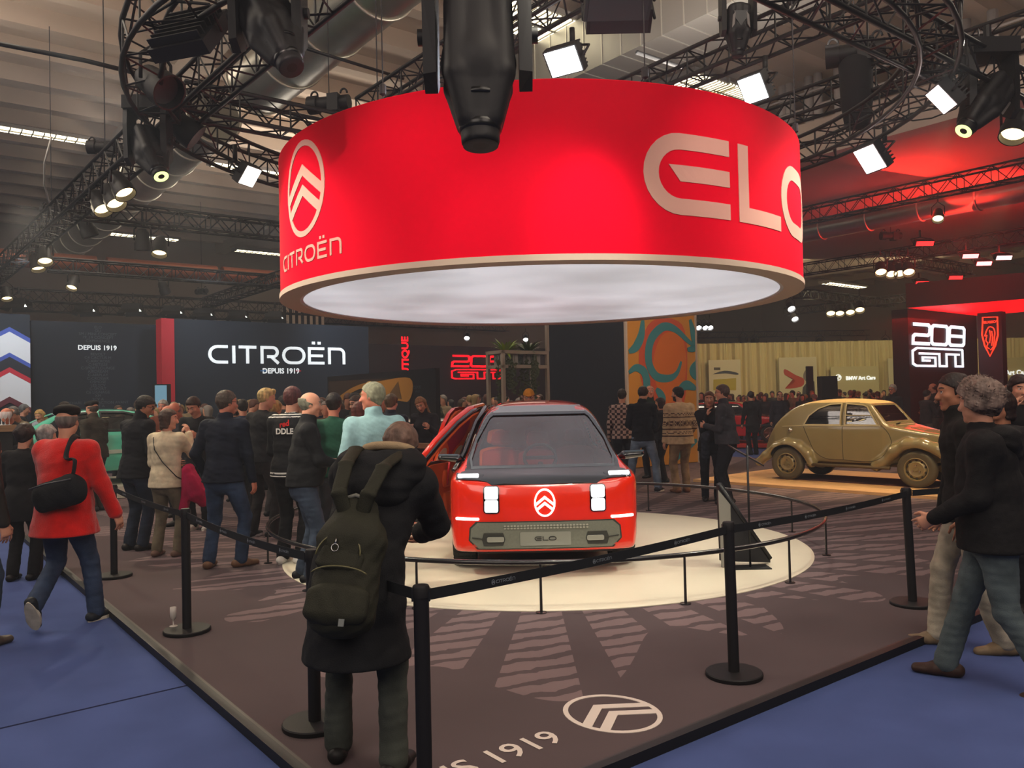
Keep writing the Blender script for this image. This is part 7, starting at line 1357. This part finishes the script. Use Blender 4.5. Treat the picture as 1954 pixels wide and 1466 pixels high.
# left bar group
P(34,985,0,175,1.74,'bald man with dark jacket bending over the bar at the left',top='#24262c',legs='#25262b',shoes='#1b1b1d',hair='#7a5a44',style='bald',lean=14,head=(38,0,0),hands=[(-.1,.4,1.08),(.1,.4,1.08)],skin='ruddy',h=.011); P(52,975,0,150,1.76,'grey haired man in a beige jacket leaning next to the bald man at the bar',top='#7a6c55',legs='#25262b',shoes='#1b1b1d',hair='#6d6a68',style='thin',lean=14,head=(40,20,0),hands=[(-.1,.4,1.08),(.1,.4,1.08)],h=.011); P(40,925,0,-60,1.78,'man in black standing tall behind the two men at the bar',top='#1b1c20',legs='#25262b',shoes='#1b1b1d',hair='#5b5a5a',h=.012)
P(83,945,0,180,1.66,'blonde woman with a fur trimmed hood near the bar',top='#4c4a3c',legs='#25262b',shoes='#1b1b1d',hair='#b5925a',style='long',female=True,collar=1.0,head=(20,0,0),h=.011); P(131,960,0,70,1.76,'dark haired man in profile in front of the turquoise car windscreen',top='#202126',legs='#25262b',shoes='#1b1b1d',hair='#2a1f1a',style='curly',h=.012)
P(186,975,0,75,1.76,'man in a black flat cap and brown quilted jacket beside the turquoise car',top='#3a342c',legs='#2c2620',shoes='#1b1b1d',hair='#4a4038',style='beret',extra='#1b191a',puff=.02,quilt=True,coat=.05,collar=.8,h=.0095,hands=[(-.05,.24,1.02),(.12,.26,1.02)])
P(265,940,0,10,1.80,'person in a grey green jacket seen from behind at the rear of the turquoise car',top='#7a7a68',legs='#25262b',shoes='#1b1b1d',hair='#4a3a34',style='short',h=.012); P(317,950,0,180,1.78,'man in a rust brown jacket and white shirt by the pale blue panel',top='#6a3524',legs='#25262b',shoes='#1b1b1d',hair='#9a948c',style='short',hands=[(-.1,.3,1.2),(.12,.28,1.25)],h=.010,skin='ruddy'); P(338,940,0,60,1.74,'person in an olive brown coat next to the rust brown jacket',top='#4f4535',legs='#25262b',shoes='#1b1b1d',hair='#8a7a5a',style='thin',h=.012,coat=.1)
# right group by the mural
P(1228,938,0,-8,1.84,'man seen from behind in a black sweater and light blue jeans by the mural',top='#16191d',legs='#67788c',shoes=('#23262c','#d8d6ce'),hair='#3a302c',style='thin',feet=[(-.24,.02,12),(.26,-.02,-28)],hands=[(-.18,.30,1.12),(.18,.30,1.12)],head=(18,-30,0),h=.009,collar=.5)
PS,I=P(1190,925,0,-15,1.80,'person in a pink and black checked shirt left of the man in light blue jeans',top='#b5988e',legs='#23262e',shoes='#1b1b1d',hair='#3a302c',coat=.06,h=.0095)
z0=I['P'].z; paint(PS,'jacket',lambda c:(np.mod(c[:,2]-z0,.10)<.042)^((np.mod(c[:,0]+.02,.11)<.045)),cloth('#3a2e30'))
P(1246,912,0,150,1.86,'man in a dark green overshirt facing left in front of the mural',top='#24302a',legs='#25262b',shoes='#1b1b1d',hair='#a58d78',style='thin',head=(-4,30,0),h=.0105,collar=.6,skin='ruddy'); P(1270,920,0,70,1.62,'woman with dark brown hair in black, gesturing beside the patterned cardigan',top='#1a181b',legs='#1a181b',shoes='#1b1b1d',hair='#2c1816',style='bob',female=True,hands=[(-.16,.34,1.16),(.10,.28,.98)],coat=.02,h=.0095)
CD,I=P(1302,940,0,12,1.80,'man in a cream patterned cardigan and beige trousers seen from behind',top='#b39a78',legs='#8f7658',shoes='#7a4f34',hair='#1c1614',style='short',beard=True,head=(4,40,0),coat=.10,puff=.012,bulk=1.12,flare=.02,h=.0085,hands=[(-.29,.05,.90),(.22,.18,.98)])
z0=I['P'].z
def knit(c):
    u=c[:,2]-z0; x=c[:,0]+c[:,1]*.6; m=(np.abs(u-.375)<.011)|(np.abs(u-.165)<.010)|(np.abs(u-.045)<.011)
    sq=np.sign(np.sin(x*110))*.011; m|=(np.abs(u-.43-sq)<.008)|(np.abs(u-.105-sq)<.008)
    w=np.mod(x,.11)-.055; v=u-.265; m|=(np.abs(w)/.022+np.abs(v)/.04<1); r=np.hypot(np.abs(w)-.036,np.abs(v)-.026); m|=(np.abs(r-.017)<.0055)&(np.abs(v)<.06); return m
paint(CD,'jacket',knit,cloth('#4a3226'))
P(1358,955,0,172,1.70,'woman with long brown hair in black facing the viewer, eating',top='#171518',legs='#141519',shoes='#1b1b1d',hair='#5a3a2a',style='long',female=True,hands=[(-.22,.26,1.05),(.06,.24,1.38)],head=(4,-8,0),hem=.1,h=.0085,flare=.0)
GM,I=P(1392,962,0,62,1.80,'man in a dark grey jacket with glasses facing left, carrying a coat',top='#37373c',legs='#1b1c20',shoes='#1b1b1d',hair='#4a3c36',style='short',glasses=True,head=(4,16,0),hands=[(-.08,.32,1.22),(.16,.30,1.06)],coat=.02,belly=.03,bulk=1.08,h=.0085,collar=.7)
S=SDF([-.35,.0,.5],[.45,.6,1.3],.010); S.cone((-.1,.32,1.06),(.16,.32,1.06),(.07,.07),(.08,.08),.05,(0,1,0)); S.cone((-.02,.34,1.0),(.0,.36,.74),(.13,.06),(.10,.05),.08,(1,0,0)); S.disp(.013,15,8); o=S.build('carried_coat',cloth('#262932'),label='dark blue grey coat draped over the arm of the man facing left',cat='coat'); o.location=GM.location; o.rotation_euler=GM.rotation_euler
# right foreground walkers
HM,I=P(1905,1312,-.05,62,1.75,'man with curly grey hair in a black hoodie and faded jeans walking left',top='#131214',legs='#4f5a5c',shoes='#3a2822',hair='#6b5a52',style='wild',feet=[(-.08,-.26,6,.015,20),(.10,.27,-2)],hands=[(-.14,.30,1.0),(.10,.26,.98)],head=(4,-30,0),hem=.10,bulk=1.18,belly=.03,lean=4,h=.0075,puff=.012,collar=.3,curl=.6,skin='fair')
hc=I['HC']; r_=random.Random(5); mb=MB(); hh_=I['hh']
for k_ in range(420):
    a_=r_.uniform(0,2*PI); e_=r_.uniform(-.15,1.5); dv_=Vector((math.cos(a_)*math.cos(e_),math.sin(a_)*math.cos(e_),math.sin(e_)))
    if dv_.y>.35 and dv_.z<.75: continue
    b_=hc(dv_.x*.40,-.10+dv_.y*.50,.60+dv_.z*.46); t1_=Vector((r_.uniform(-1,1),r_.uniform(-1,1),r_.uniform(-1,1))).normalized()*.022; n_=(hc(dv_.x,dv_.y,dv_.z)-hc(0,0,0)).normalized()
    mb.path([b_-n_*.012,b_+n_*.010+t1_*.5,b_+n_*.018+t1_*1.1,b_+n_*.014+t1_*1.7],[.0035,.003,.002,.0008],4)
mb.build('loose_curls',mat('hair_#6b5a52','#6b5a52'),HM,True)
N=I['N']; S=SDF([-.35,-.4,1.2],[.35,.3,1.7],.0085); S.cone(N+Vector((-.10,-.10,-.01)),N+Vector((.10,-.10,-.01)),(.085,.07),(.085,.07),.05,(0,1,0)); S.cone(N+Vector((0,-.15,-.10)),N+Vector((0,-.13,-.02)),(.10,.05),(.12,.06),.06,(1,0,0)); S.disp(.008,18,5); S.build('hood',cloth('#131214'),HM)
P(1836,1238,-.05,74,1.80,'dark haired man in profile with off white trousers behind the black hoodie',top='#191614',legs='#a39a88',shoes='#7d6a52',hair='#241a18',style='short',feet=[(-.08,-.24,6,.0,4),(.08,.13,-2)],head=(4,6,0),hem=.08,h=.0085,skin='tan',flare=0,collar=.8)
P(1925,1165,-.05,150,1.68,'smiling woman with dark hair seen over the shoulder of the black hoodie',top='#1a171a',legs='#202024',shoes='#1b1b1d',hair='#241614',style='bob',female=True,head=(2,-46,0),h=.009,skin='tan')
P(1950,1062,0,170,1.76,'person holding something up in dark clothes near the right edge',top='#161417',legs='#202024',shoes='#1b1b1d',hair='#2a1a18',style='curly',hands=[(-.12,.30,1.5),(.16,.30,1.5)],h=.011)
P(1712,872,0,110,1.82,'man with grey hair and beige scarf behind the beige vintage car',top='#26242a',legs='#202024',shoes='#1b1b1d',hair='#a59a90',style='short',collar=1.0,glasses=True,head=(10,10,0),h=.011,coat=.2,skin='ruddy')
P(1790,860,0,60,1.84,'balding man under red light in front of the dark tower wall',top='#2c2426',legs='#4a3c38',shoes='#1b1b1d',hair='#6a3a34',style='bald',hands=[(-.14,.3,1.2),(.14,.34,1.1)],h=.012,skin='ruddy'); P(1768,868,0,-80,1.66,'person in a grey jacket with raised hands in front of the dark tower wall',top='#3a3034',legs='#6a5a50',shoes='#1b1b1d',hair='#2a1c1a',style='short',hands=[(-.14,.36,1.35),(.12,.34,1.25)],h=.012)
P(1488,860,-.05,180,1.78,'man in a dark suit looking down behind the beige car roof',top='#23202a',legs='#202024',shoes='#1b1b1d',hair='#4a3830',style='thin',head=(30,0,0),h=.012); P(1438,868,-.05,10,1.78,'dark figure in a black coat in front of the red hatchback',top='#121114',legs='#121114',shoes='#121114',hair='#1a1514',coat=.3,h=.012)
# ---- crowd in the background
protos=[]
for i,(st,fm,ct,hd) in enumerate((('short',0,.0,4),('thin',0,.2,16),('long',1,.1,6),('bob',1,.25,0),('short',0,.1,22),('curly',1,.0,8))):
    o,_=person((0,0,0),0,1.72,'proto',top='#202024',legs='#222226',shoes='#161618',hair='#2a211d',style=st,female=bool(fm),coat=ct,h=.019,simple=True,puff=.012,head=(hd,0,0),hands=[(-.15,.30,1.1),(.15,.3,1.12)] if i%2 else None)
    protos.append(o)
tops=[('black','#17171a'),('dark grey','#2c2c30'),('navy','#1d2434'),('brown','#4a3628'),('beige','#8a765c'),('olive','#3e3d2a'),('wine red','#4f1c1e'),('grey','#66666a'),('blue','#3a4a66'),('rust','#7a3f26')]
hairs=[('dark hair','#1e1815'),('brown hair','#44301f'),('grey hair','#7d766f'),('blond hair','#8f7446'),('black hair','#141213'),('auburn hair','#57301f')]
used={}
def crowd(n,x0,x1,d0,d1,where,group,seed,z=0.0,face=None):
    r=random.Random(seed)
    for i in range(n):
        px=x0+(x1-x0)*(i+r.random())/n; d=r.uniform(d0,d1); q=at(px,750,d); pr=protos[r.randrange(6)]; first=not pr.get('_u')
        tn,tc=tops[min(9,int(abs(r.gauss(0,3.6))))]; hn,hcol=hairs[r.randrange(6)]
        key=(where,tn,hn); used[key]=used.get(key,0)+1
        lab='distant %s person in a %s top with %s'%(where,tn,hn)
        if first: pr['_u']=1; c=pr
        else: c=copy_tree(pr)
        c.location=(q.x,q.y,z); c.rotation_euler=(0,0,r.uniform(0,6.28) if face is None else face+r.uniform(-.8,.8)); s=r.uniform(.94,1.06); c.scale=(s,s,s); tag(c,lab,'person',group)
        if c.get('_u'): pass
        for ch in [x for x in COL.objects if x.parent==c]:
            m_=cloth(tc) if ch.name.startswith(('jacket','top')) else (mat('hair_'+hcol,hcol,rough=.6) if ch.name.startswith('hair') else None)
            if m_: ch.material_slots[0].link='OBJECT'; ch.material_slots[0].material=m_
crowd(26,345,700,15.5,20,'crowd','people in front of the left brand walls',1)
crowd(8,560,720,13,15.5,'middle','people in front of the picture wall',2)
crowd(26,785,1052,20,28,'background','people in front of the red neon wall',3)
crowd(66,1338,1728,31,41,'curtain side','crowd in front of the cream curtain',4,-.05)
crowd(8,1905,1990,20,34,'far right','people at the right edge',5,-.05); crowd(5,200,345,18.2,19.4,'left','people behind the turquoise car',6)
for pr in protos:
    if '_u' in pr: del pr['_u']
for c in COL.objects:
    if '_u' in c: del c['_u']
